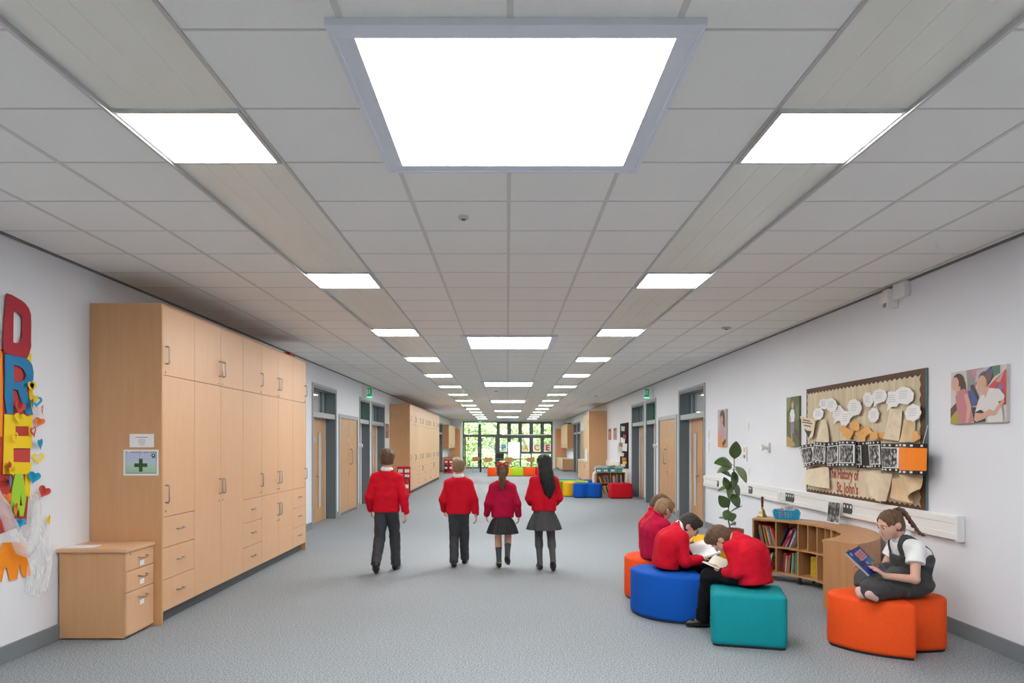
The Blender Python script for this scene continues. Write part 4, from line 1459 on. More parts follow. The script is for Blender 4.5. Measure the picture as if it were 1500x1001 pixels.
GK = 'kitchenette cupboards'
wall_unit(26.56, 28.9, 3.15, XR, 1.35, 2.72, 'beech wall cupboard hidden behind the tall cupboard on the bookcase side', GK, M_BEECH3, 3)
base_unit(26.56, 30.4, 3.07, XR, 0.90, 'white topped base cupboard beyond the tall cupboard on the bookcase side', GK, M_BEECH3, 4, True, M_PLASTIC)
wall_unit(39.1, 43.7, 3.35, XR, 1.30, 2.67, 'beech wall cupboard at the window end on the bookcase side', GK, M_BEECH3, 4)
base_unit(39.1, 43.7, 3.08, XR, 0.72, 'low beech base cupboard at the window end on the bookcase side', GK, M_BEECH3, 4)
wall_unit(38.95, 43.7, -3.24, XL, 1.30, 2.62, 'beech wall cupboard at the window end on the tall cupboard side', GK, M_BEECH3, 4)
base_unit(38.95, 43.7, -3.02, XL, 0.80, 'beech base cupboard with a dark worktop at the window end', GK, M_BEECH3, 4, True, mat('worktop_dark', (0.20, 0.19, 0.18), 0.3))
M_PEACH = mat('peach_panel', (0.72, 0.36, 0.17), 0.5)
tag(B().box(XL + 0.002, -2.95, 43.9, 43.99, 0.0, 2.5).build('veneer_panel', M_PEACH, at=(-3.3, 43.95, 0)), 'orange beech panel on the window wall beside the glazed doors', 'panel')
tag(B().box(3.02, XR - 0.002, 43.9, 43.99, 0.0, 2.5).build('veneer_panel', M_PEACH, at=(3.35, 43.95, 0)), 'orange beech panel on the window wall beside the letter E card', 'panel')
tag(B().box(3.37, 3.62, 39.4, 40.4, 2.671, 2.73).build('black_tray', M_BLACK, at=(3.4, 39.9, 2.67), bevel=0.01), 'low dark tray on top of the window end hanging cupboard', 'tray')
tag(B().box(3.37, 3.6, 40.6, 41.5, 2.671, 2.76).build('black_tray', M_BLACK, at=(3.4, 41.0, 2.67), bevel=0.01), 'taller dark tray on top of the window end hanging cupboard', 'tray')
# sink tap
c = Vector((-3.3, 39.3, 0.80))
t = thing('water_tap', 'small steel tap on the dark worktop', 'tap', c)
B().tube([c, c + V(0, 0, 0.18), c + V(0.03, 0, 0.22), c + V(0.12, 0, 0.22), c + V(0.13, 0, 0.18)], 0.014, 8).build('spout', M_STEEL, t, smooth=True)
B().lathe(c, [(0.03, 0), (0.03, 0.02)], 12).build('base', M_STEEL, t)

# ------------------------------------------------------------------ fire points
M_FIRE = mat('fire_red', (0.58, 0.02, 0.025), 0.35)


def extinguisher(c, col, label, s=1.0):
    c = Vector(c)
    t = thing('fire_extinguisher', label, 'fire extinguisher', c, 'fire extinguishers')
    B().lathe(c, [(0.07 * s, 0), (0.075 * s, 0.01), (0.075 * s, 0.40 * s), (0.06 * s, 0.46 * s), (0.025 * s, 0.50 * s), (0.02 * s, 0.53 * s)], 18).build('cylinder', col, t, smooth='all')
    B().box(c.x - 0.02, c.x + 0.02, c.y - 0.06, c.y + 0.02, c.z + 0.53 * s, c.z + 0.57 * s).build('valve', M_BLACK, t, bevel=0.004)
    B().tube([c + V(0.02, 0, 0.54 * s), c + V(0.09, -0.02, 0.48 * s), c + V(0.09, -0.03, 0.2 * s)], 0.012, 6).build('hose', M_BLACK, t)
    B().lathe(c + V(0, 0, 0.2 * s), [(0.0765 * s, 0), (0.0765 * s, 0.12 * s)], 18).build('label_band', M_PAPER, t)


def fire_stand(cx, cy, w, h, label, inv=False):
    t = thing('extinguisher_stand', label, 'extinguisher stand', (cx, cy, 0))
    B().box(cx - w / 2, cx + w / 2, cy - 0.15, cy + 0.15, 0, 0.06).build('base', M_FIRE, t, bevel=0.01)
    B().box(cx - w / 2, cx + w / 2, cy + 0.10, cy + 0.14, 0.06, h).build('back_board', M_FIRE, t, bevel=0.015)
    fr = Frame((cx, cy + 0.0995, h - 0.2), (1, 0, 0), (0, 0, 1))
    for sx in (-1, 1):
        b = B()
        flat(b, fr, [(sx * w * .25 - .07, .02), (sx * w * .25 + .07, .02), (sx * w * .25 + .07, .12), (sx * w * .25 - .07, .12)], 0.001)
        b.build('instruction_print', M_PAPER, t)
        b = B()
        flat(b, fr, [(sx * w * .25 - .07, -.12), (sx * w * .25 + .07, -.12), (sx * w * .25 + .07, -.04), (sx * w * .25 - .07, -.04)], 0.001)
        b.build('instruction_print', M_PAPER, t)
    return t


fire_stand(-3.10, 20.9, 0.40, 0.88, 'red double fire extinguisher stand by the far row of cupboards')
extinguisher((-3.20, 20.9, 0.06), M_FIRE, 'red fire extinguisher in the stand by the far row of cupboards, by the wall', 0.9)
extinguisher((-3.01, 20.9, 0.06), M_FIRE, 'red fire extinguisher in the stand by the far row of cupboards, corridor side', 0.9)
fire_stand(-3.12, 37.2, 0.5, 0.72, 'red fire extinguisher stand before the kitchenette with the dark worktop')
extinguisher((-3.25, 37.2, 0.06), M_BLACK, 'black banded fire extinguisher in the kitchenette stand', 0.85)
extinguisher((-3.0, 37.2, 0.06), M_FIRE, 'red fire extinguisher in the kitchenette stand', 0.85)

# ------------------------------------------------------------------ far table, chairs, flip chart
t = thing('table', 'long dark table before the far window', 'table', (0.2, 38.6, 0))
B().box(-1.55, 1.95, 38.3, 39.0, 0.70, 0.73).build('table_top', mat('table_dark', (0.06, 0.055, 0.05), 0.3), t, bevel=0.005)
for x in (-1.5, 1.85):
    for y_ in (38.33, 38.92):
        B().box(x, x + 0.07, y_, y_ + 0.06, 0, 0.70).build('leg', M_BLACK, t)


def chair(cx, cy, label):
    t = thing('chair', label, 'chair', (cx, cy, 0), 'bentwood chairs at the far table')
    M_PLY = mat('plywood_shell', (0.55, 0.29, 0.12), 0.4, noise=0.1, nscale=10)
    fr = Frame((cx, cy - 0.2, 0.58), (1, 0, 0), (0, 0, 1))
    B().plate(fr, [(x * 0.215, y_ * 0.12 + 0.12) for x, y_ in ((-1, -.5), (-.9, -.9), (-.6, -1), (.6, -1), (.9, -.9), (1, -.5), (.98, .6), (.85, .95), (.5, 1.02), (-.5, 1.02), (-.85, .95), (-.98, .6))], -0.006, 0.006).build('backrest', M_PLY, t, bevel=0.003)
    B().box(cx - 0.2, cx + 0.2, cy - 0.18, cy + 0.2, 0.435, 0.45).build('seat', M_PLY, t, bevel=0.006)
    for sx in (-1, 1):
        B().tube([(cx + sx * 0.19, cy - 0.24, 0), (cx + sx * 0.16, cy - 0.17, 0.42), (cx + sx * 0.08, cy - 0.19, 0.6)], 0.011, 8).build('leg', M_STEEL, t)
        B().tube([(cx + sx * 0.19, cy + 0.22, 0), (cx + sx * 0.16, cy + 0.15, 0.43)], 0.011, 8).build('leg', M_STEEL, t)
    return t


chair(-1.02, 37.9, 'plywood chair at the far table behind the orange red pouffe')
chair(0.09, 37.9, 'plywood chair at the far table below the flip chart')
chair(1.25, 37.9, 'plywood chair at the far table behind the dark red pouffe')
chair(-1.75, 39.2, 'plywood chair standing at the end of the far table by the glazed doors')
# black swivel chair
cx, cy = -0.5, 39.6
t = thing('office_chair', 'black swivel chair behind the far table', 'chair', (cx, cy, 0))
fr = Frame((cx, cy, 0.0), (1, 0.1, -0.12), (0.12, 0, 1))
B().fbox(fr, -0.21, 0.21, 0.62, 1.02, -0.04, 0.02).build('backrest', M_BLACK, t, bevel=0.02)
B().box(cx - 0.22, cx + 0.22, cy - 0.2, cy + 0.22, 0.44, 0.52).build('seat', M_BLACK, t, bevel=0.02)
B().tube([(cx, cy, 0.08), (cx, cy, 0.44)], 0.03, 10).build('gas_lift', M_STEEL, t)
B().tube([(cx, cy + 0.2, 0.48), (cx - 0.02, cy + 0.08, 0.66)], 0.02, 8).build('back_bar', M_BLACK, t)
for k in range(5):
    a = R(72 * k + 10)
    B().tube([(cx, cy, 0.09), (cx + 0.28 * math.cos(a), cy + 0.28 * math.sin(a), 0.05)], 0.02, 6).lathe((cx + 0.28 * math.cos(a), cy + 0.28 * math.sin(a) - 0.012, 0.027), [(0.027, 0), (0.027, 0.024)], 10, (0, 1, 0)).build('leg', M_BLACK, t)
# flip chart
cx, cy = 0.39, 40.2
t = thing('flip_chart', 'white flip chart easel before the letter cards', 'flip chart', (cx, cy, 0))
fr = Frame((cx, cy, 0.66), (1, 0, 0), (0, 0.10, 1))
B().fbox(fr, -0.34, 0.34, 0, 1.0, -0.012, 0.012).build('board', M_PLASTIC, t, bevel=0.004)
B().fbox(fr, -0.335, 0.335, 0.965, 1.0, 0.012, 0.03).build('clamp', M_ALU, t)
B().fbox(fr, -0.32, 0.32, 0.05, 0.96, 0.012, 0.016).build('paper_pad', M_PAPER, t)
for sx in (-1, 1):
    B().tube([(cx + sx * 0.42, cy - 0.25, 0), (cx + sx * 0.20, cy + 0.02, 0.7)], 0.014, 8).build('leg', M_ALU, t)
B().tube([(cx, cy + 0.6, 0), (cx, cy + 0.13, 1.4)], 0.014, 8).build('leg', M_ALU, t)
# ------------------------------------------------------------------ paper letters on the left wall
def lw(px, py, off=0.0):
    """pixel on the left wall -> (along, up) of the wall frame whose origin is the wall foot at Y=0"""
    Y = FPX * (-XL - off) / (VPX - px)
    return (Y, HC - (py - 650) * Y / FPX)


def rw(px, py, off=0.0):
    Y = FPX * (XR - off) / (px - VPX)
    return (-Y, HC - (py - 650) * Y / FPX)


LF = Frame((XL, 0, 0), (0, 1, 0), (0, 0, 1))
RF = Frame((XR, 0, 0), (0, -1, 0), (0, 0, 1))


def with_hole(outer, hole):
    """outline with a hole joined by a hairline slit"""
    bi = min(((i, j) for i in range(len(outer)) for j in range(len(hole))), key=lambda q: (outer[q[0]][0] - hole[q[1]][0]) ** 2 + (outer[q[0]][1] - hole[q[1]][1]) ** 2)
    i, j = bi
    area = lambda P: sum(P[k][0] * P[(k + 1) % len(P)][1] - P[(k + 1) % len(P)][0] * P[k][1] for k in range(len(P)))
    h = hole[j:] + hole[:j]
    if area(outer) * area(hole) > 0:
        h = [h[0]] + h[:0:-1]
    e = 1e-5
    return outer[:i + 1] + h + [(h[0][0] + e, h[0][1] + e)] + [(outer[i][0] + e, outer[i][1] + e)] + outer[i + 1:]


def z4(pts, s, ox, oy):
    return [(ox + x / s, oy + y / s) for x, y in pts]


C_RED = mat('card_red', (0.42, 0.018, 0.035), 0.6)
C_BLUE = mat('card_blue', (0.012, 0.20, 0.43), 0.6)
C_YEL = mat('card_yellow', (0.86, 0.60, 0.01), 0.6)
C_GRN = mat('card_green', (0.33, 0.58, 0.03), 0.6)
C_ORG = mat('card_orange', (0.90, 0.27, 0.01), 0.6)
C_RED2 = mat('backing_red', (0.52, 0.05, 0.045), 0.6)
letters = [
    ('D', 'dark red', C_RED, [(28, 45), (60, 55), (125, 92), (150, 112), (175, 145), (188, 185), (190, 240), (189, 345), (190, 400), (180, 440), (165, 475), (80, 462), (8, 440), (2, 400), (12, 200)], [(72, 165), (95, 168), (118, 185), (132, 215), (132, 290), (125, 350), (112, 372), (95, 380), (70, 372)], (4.55, 0, 420), 0.016),
    ('R', 'blue', C_BLUE, [(18, 450), (90, 458), (140, 470), (175, 488), (200, 520), (210, 570), (208, 620), (192, 655), (160, 680), (185, 770), (207, 855), (160, 852), (130, 770), (105, 690), (74, 684), (72, 780), (75, 850), (32, 850), (18, 740), (20, 600)], [(75, 522), (115, 530), (145, 552), (160, 590), (150, 622), (120, 636), (78, 634)], (4.55, 0, 420), 0.012),
    ('E', 'yellow', C_YEL, [(4, 607), (44, 610), (44, 625), (20, 625), (20, 639), (44, 639), (44.5, 657), (17, 657), (17, 677), (44, 678), (42, 695), (2, 695)], None, (1, 0, 0), 0.009),
    ('A', 'lime green', C_GRN, [(19, 694), (30, 694), (33.5, 717), (35, 730), (31, 757), (25.5, 757), (24.5, 746), (18, 757), (11, 750), (15, 715)], [(27, 724), (29.5, 741), (25, 741)], (1, 0, 0), 0.013),
    ('M', 'orange', C_ORG, [(0, 853), (4.5, 832), (8, 832), (12, 851), (23, 849), (26, 826), (32, 846), (44, 843), (37, 815), (34, 795), (2, 795), (-4, 820), (-8, 850)], None, (1, 0, 0), 0.008),
]
for ch, cn, cm, outl, hole, (s, ox, oy), off in letters:
    P_ = [lw(*q) for q in z4(outl, s, ox, oy)]
    if hole:
        P_ = with_hole(P_, [lw(*q) for q in z4(hole, s, ox, oy)])
    pos = LF.p(P_[0][0], P_[0][1], off)
    o = B().plate(LF, P_, off, off + 0.005).build('paper_letter', cm, at=pos)
    tag(o, 'large %s cardboard letter %s on the wall beside the tall cupboards' % (cn, ch), 'letter', 'cardboard letters on the wall')
t = thing('paper_banner', 'red and yellow paper backing strip behind the cardboard letters', 'banner', (XL, 5.1, 1.0))
B().plate(LF, [lw(*q) for q in ((-30, 515), (3, 512), (44, 520), (45, 600), (43, 700), (38, 768), (-20, 790))], 0.0005, 0.003).build('red_sheet', C_RED2, t)
B().plate(LF, [lw(*q) for q in ((38, 517), (44.5, 518), (47, 580), (46, 640), (41, 640), (42, 560))], 0.003, 0.006).build('yellow_strip', C_YEL, t)
B().plate(LF, [lw(*q) for q in ((37, 690), (44, 695), (43, 730), (35, 725))], 0.003, 0.006).build('yellow_strip', C_YEL, t)
B().plate(LF, [lw(*q) for q in ((-30, 500), (2, 515), (3, 560), (2, 640), (-25, 640))], 0.003, 0.007).build('orange_strip', C_ORG, t)


def heart(n=24):
    out = []
    for i in range(n):
        a = 2 * math.pi * i / n
        out.append((16 * math.sin(a) ** 3 / 17, (13 * math.cos(a) - 5 * math.cos(2 * a) - 2 * math.cos(3 * a) - math.cos(4 * a)) / 17))
    return out


HE = heart()
hearts = [(40, 566, 9, 'yellow', 0.1), (45.5, 588, 9, 'blue', 0.0), (39, 592, 8, 'blue', 0.5), (43, 584, 8, 'yellow', -0.2), (21, 596, 10, 'red', -0.35), (53, 600, 8, 'orange', 0.3), (51, 618, 8, 'orange', -0.3), (41, 632, 9, 'red', 0.3),
          (50, 650, 9, 'blue', 0.15), (49, 671, 9, 'yellow', 0.0), (6, 684, 10, 'red', -0.2), (9, 690, 7, 'yellow', 0.2), (43.5, 699, 10, 'blue', -0.25), (7.5, 705, 10, 'blue', -0.2), (56, 720, 10, 'red', -0.5), (3, 731, 10, 'orange', 0.1),
          (15, 746, 10, 'orange', 0.2), (20, 766, 8, 'blue', -0.1), (65, 762, 8, 'yellow', 0.4), (14, 641, 8, 'yellow', 0.3), (20, 612, 8, 'yellow', -0.2)]
HM = {'yellow': C_YEL, 'blue': mat('heart_blue', (0.01, 0.34, 0.58), 0.6), 'red': mat('heart_red', (0.62, 0.06, 0.05), 0.6), 'orange': mat('heart_orange', (0.85, 0.22, 0.05), 0.6)}
for i, (px, py, sz, cn, rot) in enumerate(hearts):
    a, h_ = lw(px, py)
    r_ = sz / 203 * 1.1
    cr, sr = math.cos(rot), math.sin(rot)
    yaw = 0.5 * math.sin(i * 2.3)
    fr = Frame(LF.p(a, h_, 0.035 + 0.006 * (i % 3)), (math.sin(yaw) * 1.0, math.cos(yaw), 0), (0, 0, 1))
    P_ = [((x * cr - y_ * sr) * r_, (x * sr + y_ * cr) * r_) for x, y_ in HE]
    H_ = [((x * cr - y_ * sr) * r_ * 0.55, (x * sr + y_ * cr) * r_ * 0.55 + 0.1 * r_) for x, y_ in HE]
    o = B().plate(fr, with_hole(P_, H_), -0.001, 0.001).build('paper_heart', HM[cn], at=fr.o)
    lt = 'D' if py < 522 else 'R' if py < 610 else 'E' if py < 697 else 'A' if py < 758 else 'M'
    tag(o, '%s cut out paper heart strung beside the cardboard letter %s' % (cn, lt), 'paper heart', 'paper hearts among the letters')
# tulle drape pinned below the letters
t = thing('tulle_drape', 'sheer white tulle swag hanging below the cardboard letters', 'drape', LF.p(5.15, 1.2, 0.02))
path = catmull([LF.p(*lw(px, py), c) for px, py, c in ((-25, 715, .05), (-8, 745, .06), (6, 780, .07), (20, 806, .08), (31, 795, .08), (37, 765, .08), (40, 740, .07), (43, 722, .04))], 6, False)
rings = []
for i, p in enumerate(path):
    f = i / (len(path) - 1)
    d = (path[min(i + 1, len(path) - 1)] - path[max(i - 1, 0)]).normalized()
    a = d.cross(LF.n).normalized()
    w_ = 0.055 * (1 - 0.8 * f ** 6) * (1 + 0.12 * math.sin(i * 1.3))
    rings.append([p + a * (w_ * math.cos(q)) * (1 + 0.10 * math.sin(5 * q + i)) + LF.n * (0.028 * math.sin(q)) for q in [2 * math.pi * k / 14 for k in range(14)]])
B().loft(rings, cap=False).build('swag', tulle_mat(), t, smooth='all')
rows_ = []
for j in range(15):
    f = j / 14
    l0, r0 = 40 + (28 - 40) * f ** 0.8, 47 + (72 - 47) * min(1, f * 1.5) - max(0, f - 0.66) * 30
    rows_.append([LF.p(*lw(l0 + (r0 - l0) * k / 12, 722 + 140 * f + (12 * math.sin(k / 12 * 3.1) * f)), 0.035 + 0.018 * math.sin(k * 1.7 + f * 2) * (0.3 + f)) for k in range(13)])
b = B()
for j in range(14):
    for k in range(12):
        b.quad(rows_[j][k], rows_[j][k + 1], rows_[j + 1][k + 1], rows_[j + 1][k])
b.build('tail', tulle_mat(), t, smooth='all')


# ------------------------------------------------------------------ bulletin board on the right wall
def bow_sheet(fr, quad, bow, c0, cols=8, rows=3, thick=0.0012, curl=0.0):
    """thin sheet spanning four corners (TL, TR, BR, BL), bowed out along n"""
    g = []
    for j in range(rows + 1):
        f = j / rows
        row = []
        for i in range(cols + 1):
            e = i / cols
            a = [(quad[0][k] * (1 - e) + quad[1][k] * e) * (1 - f) + (quad[3][k] * (1 - e) + quad[2][k] * e) * f for k in (0, 1)]
            row.append((a[0], a[1], c0 + bow * math.sin(math.pi * e) + curl * (f - 0.3) ** 2))
        g.append(row)
    b = B()
    n = cols + 1
    vs = [fr.p(*q) for row in g for q in row] + [fr.p(q[0], q[1], q[2] + thick) for row in g for q in row]
    N = n * (rows + 1)
    fs = []
    for j in range(rows):
        for i in range(cols):
            k = j * n + i
            fs.append((k, k + n, k + n + 1, k + 1))
            fs.append((N + k, N + k + 1, N + k + n + 1, N + k + n))
    per = [i for i in range(cols)] + [cols + j * n for j in range(rows)] + [rows * n + i for i in range(cols, 0, -1)] + [j * n for j in range(rows, 0, -1)]
    for i in range(len(per)):
        a, c_ = per[i], per[(i + 1) % len(per)]
        fs.append((a, c_, N + c_, N + a))
    return b.add(vs, fs)


BY0, BY1, BZ0, BZ1 = 6.145, 8.60, 0.958, 2.235          # board extent along Y and Z
brd = thing('bulletin_board', 'large bulletin board with a brown zigzag border and history lettering', 'bulletin board', (XR, (BY0 + BY1) / 2, BZ0))
B().box(XR - 0.020, XR - 0.001, BY0, BY1, BZ0, BZ1).build('backing_panel', mat('board_brown', (0.115, 0.062, 0.038), 0.7, noise=0.1), brd, bevel=0.002)
B().box(XR - 0.021, XR - 0.002, BY0 - 0.006, BY0, BZ0, BZ1).build('edge_trim', mat('board_edge', (0.10, 0.20, 0.23), 0.4), brd)
M_TAN = wood('printed_planks', (0.60, 0.48, 0.31), (0.76, 0.67, 0.49), 0.7, (1, 9, 0.5), 2.2)
poly = []
x0, x1, z0, z1 = -BY1 + 0.03, -BY0 - 0.075, BZ0 + 0.045, BZ1 - 0.05
nz = 56
for i in range(nz):
    poly.append((x0 + (x1 - x0) * i / nz, z0 + (0.022 if i % 2 else 0)))
nz = 26
for i in range(nz):
    poly.append((x1 + (-0.02 if i % 2 else 0), z0 + (z1 - z0) * i / nz))
nz = 56
for i in range(nz):
    poly.append((x1 + (x0 - x1) * i / nz, z1 - (0.022 if i % 2 else 0)))
nz = 26
for i in range(nz):
    poly.append((x0 + (0.014 if i % 2 else 0), z1 + (z0 - z1) * i / nz))
B().plate(RF, poly, 0.020, 0.0225).build('background_paper', M_TAN, brd)
b = B()
b.add(*text_mesh('The History of', RF, -7.99, 1.185, 0.155, 0.0012, 'LEFT', 0.0226, 0.72, 0.006))
b.add(*text_mesh("St. John's", RF, -7.80, 1.035, 0.155, 0.0012, 'LEFT', 0.0226, 0.84, 0.006))
b.build('lettering', mat('letter_brick', (0.36, 0.085, 0.06), 0.7, noise=0.4, nscale=60), brd)

prnd = random.Random(11)
clouds = [(1198, 606.7, 15, 17, 1), (1207, 592, 13, 16, 0), (1218.5, 593.5, 17, 19, 0), (1227, 605.5, 17, 22, 1), (1238, 612.7, 15, 22, 0), (1252.7, 597, 19, 24, 1), (1270.7, 585.7, 15, 20, 0), (1279.8, 608.5, 16, 20, 0), (1289.4, 580.3, 20, 21, 1),
          (1306.7, 585, 20, 23, 1), (1325, 579.7, 28, 24, 0), (1338.5, 605, 23, 24, 0)]
for i, (px, py, w_, h_, tail) in enumerate(clouds):
    P_ = []
    nn = 8
    for k in range(nn * 4):
        a = 2 * math.pi * k / (nn * 4)
        rr = 1.0 + 0.13 * abs(math.sin(nn * a / 2 + i)) - 0.05 + 0.06 * math.sin(2 * a + i * 1.7)
        P_.append([px + rr * w_ / 2 * math.cos(a), py - rr * h_ / 2 * math.sin(a)])
    if tail:
        for k in range(len(P_)):
            if abs(k - len(P_) * 0.68) < 1.2:
                P_[k] = [px - w_ * 0.42, py + h_ * 0.78]
    W_ = [rw(x, y_, 0.05) for x, y_ in P_]
    c0 = 0.044 + 0.006 * (i % 3)
    pos = RF.p(W_[0][0], W_[0][1], c0)
    t = thing('paper_cloud', 'white cloud paper on the bulletin board, %s from the standing girl canvas' % ORD[i], 'paper cloud', pos, 'cloud papers on the bulletin board')
    B().plate(RF, W_, c0, c0 + 0.0015).build('sheet', M_PAPER, t)
    b = B()
    for k in range(4):
        u0, v0 = rw(px - w_ * 0.28, py - h_ * (0.2 - 0.13 * k), 0.05)
        u1, v1 = rw(px + w_ * (0.10 + 0.18 * prnd.random()), py - h_ * (0.2 - 0.13 * k), 0.05)
        flat(b, RF, [(u0, v0), (u1, v0), (u1, v0 + 0.004), (u0, v0 + 0.004)], c0 + 0.0018)
    b.build('handwriting', ink((0.42, 0.42, 0.44)), t)
M_NOTE = mat('note_orange', (0.78, 0.42, 0.13), 0.7)
for i, (px, py, s_, rot) in enumerate(((1200.5, 641, 8.5, 0.1), (1235, 629, 9, 0.2), (1242.5, 635.5, 13, -0.5), (1253, 625, 13, 0.1), (1257.5, 632, 12, 0.0), (1262, 641, 11, -0.15), (1270.5, 632, 11, 0.6), (1281, 638.5, 11, 0.2), (1290.6, 638.5, 10, 0.05), (1339.7, 640, 13, 0.55))):
    cr, sr = math.cos(rot), math.sin(rot)
    W_ = [rw(px + (x * cr - y_ * sr) * s_ / 2, py - (x * sr + y_ * cr) * s_ / 2, 0.05) for x, y_ in ((-1, 1), (1, 1), (1, -1), (-1, -1))]
    c0 = 0.042 + 0.005 * (i % 4)
    o = bow_sheet(RF, W_, 0.004, c0, 4, 2).build('paper_note', M_NOTE, at=RF.p(W_[0][0], W_[0][1], c0))
    tag(o, 'small orange note on the bulletin board, %s from the standing girl canvas' % ORD[i], 'paper note', 'orange notes on the bulletin board')
M_KRAFT = mat('tea_stained_paper', (0.68, 0.50, 0.30), 0.75, noise=0.18, nscale=9)
M_KRAFT2 = mat('parchment', (0.74, 0.63, 0.46), 0.75, noise=0.12, nscale=14)
docs = [([(1203, 614), (1210, 616), (1216, 648), (1196, 648)], 0.03, M_KRAFT2, 0.045, 'curled parchment sheet beside the orange note on the bulletin board'),
        ([(1303, 598), (1321, 601), (1318, 646), (1295, 643)], 0.012, M_KRAFT2, 0.045, 'long parchment document with faded writing on the bulletin board'),
        ([(1323, 614), (1340, 617), (1338, 648), (1318, 648)], 0.022, M_KRAFT, 0.042, 'tan paper sheet under the right hand cloud papers'),
        ([(1180, 690), (1213, 684), (1216, 716), (1178, 708)], 0.05, M_KRAFT2, 0.045, 'pale bowed parchment below the film strip beside the lettering'),
        ([(1261, 697), (1290, 688), (1292, 737), (1276, 716)], 0.05, M_KRAFT2, 0.045, 'curled parchment covering the end of the lettering'),
        ([(1284, 694), (1309, 694), (1301, 735), (1288, 733)], 0.045, M_KRAFT2, 0.06, 'torn parchment strip second from the lettering'),
        ([(1306, 702), (1327, 700), (1339, 738), (1305, 728)], 0.035, M_KRAFT, 0.045, 'pointed tan paper third from the lettering'),
        ([(1318, 696), (1353, 696), (1352, 716), (1337, 735)], 0.06, M_KRAFT, 0.055, 'large curled tan paper under the orange film frame')]
for Q_, bow, mt, c0, lab in docs:
    W_ = [rw(x, y_, 0.05) for x, y_ in Q_]
    o = bow_sheet(RF, W_, bow, c0, 10, 6, 0.0012, 0.03).build('parchment_sheet', mt, at=RF.p(W_[0][0], W_[0][1], c0), smooth=True)
    tag(o, lab, 'paper', 'papers on the bulletin board')
W_ = [rw(x, y_, 0.06) for x, y_ in ((1171.5, 609.7), (1195, 615.7), (1191, 640), (1184, 643), (1177.5, 626))]
t = thing('pennant_poster', 'pointed parchment pennant hanging over the board edge by the standing girl print', 'poster', RF.p(W_[0][0], W_[0][1], 0.06))
B().plate(RF, W_, 0.06, 0.062).build('sheet', M_KRAFT2, t)
b = B()
for k, (xa_, xb_, yy_) in enumerate(((1176, 1187, 616), (1175.5, 1190, 619.5), (1178, 1188, 624))):
    (u0, v0), (u1, v1) = rw(xa_, yy_, 0.06), rw(xb_, yy_ + 2.2, 0.06)
    flat(b, RF, [(u0, v0), (u1, v1), (u1, v1 + 0.014), (u0, v0 + 0.014)], 0.0625)
b.build('print_lines', ink((0.12, 0.08, 0.06)), t)
B().plate(RF, [rw(x, y_, 0.06) for x, y_ in ((1178, 628), (1182, 631), (1189, 632), (1184.5, 642))], 0.062, 0.0635).build('dark_patch', ink((0.03, 0.03, 0.035)), t)

films = [((1170.5, 654), (1191.5, 650), (1196, 681), (1178, 685.5), 0.02, 'wide crowd'), ((1192, 647), (1211, 649), (1210, 682), (1189, 677), 0.01, 'c'), ((1209, 650), (1229.5, 647), (1229, 683.5), (1212, 685), 0.015, 'c'), ((1228.6, 646), (1254, 646), (1254, 684), (1228.6, 683.7), 0.02, 'c'),
         ((1254, 647.5), (1273, 647), (1274, 687), (1255.5, 686), -0.03, 'dark'), ((1271.5, 647), (1290, 645.6), (1292, 686), (1275, 686), 0.02, 'c'), ((1288, 649.5), (1320, 650), (1318.5, 692), (1292, 690.7), 0.025, 'c'), ((1317.5, 649), (1359, 650.5), (1358, 696), (1317.5, 694.6), 0.045, 'orange')]
FLAB = ['tilted film frame with a school photo hanging past the board edge', 'film frame with a crowd photo beside the tilted one', 'film frame with a crowd photo above the word The', 'film frame with a large team photo above the word History',
        'dark curled film frame with a narrow photo edge', 'film frame with a bent photo of a doorway', 'film frame with a small dark group photo beside the orange frame', 'big film frame filled with plain orange card']
M_FILM = mat('film_black', (0.012, 0.012, 0.013), 0.4)
M_PERF = mat('film_white', (0.78, 0.78, 0.78), 0.6)
M_OCARD = mat('orange_card', (0.90, 0.24, 0.008), 0.6)
lerp2 = lambda a, c_, f: (a[0] + (c_[0] - a[0]) * f, a[1] + (c_[1] - a[1]) * f)
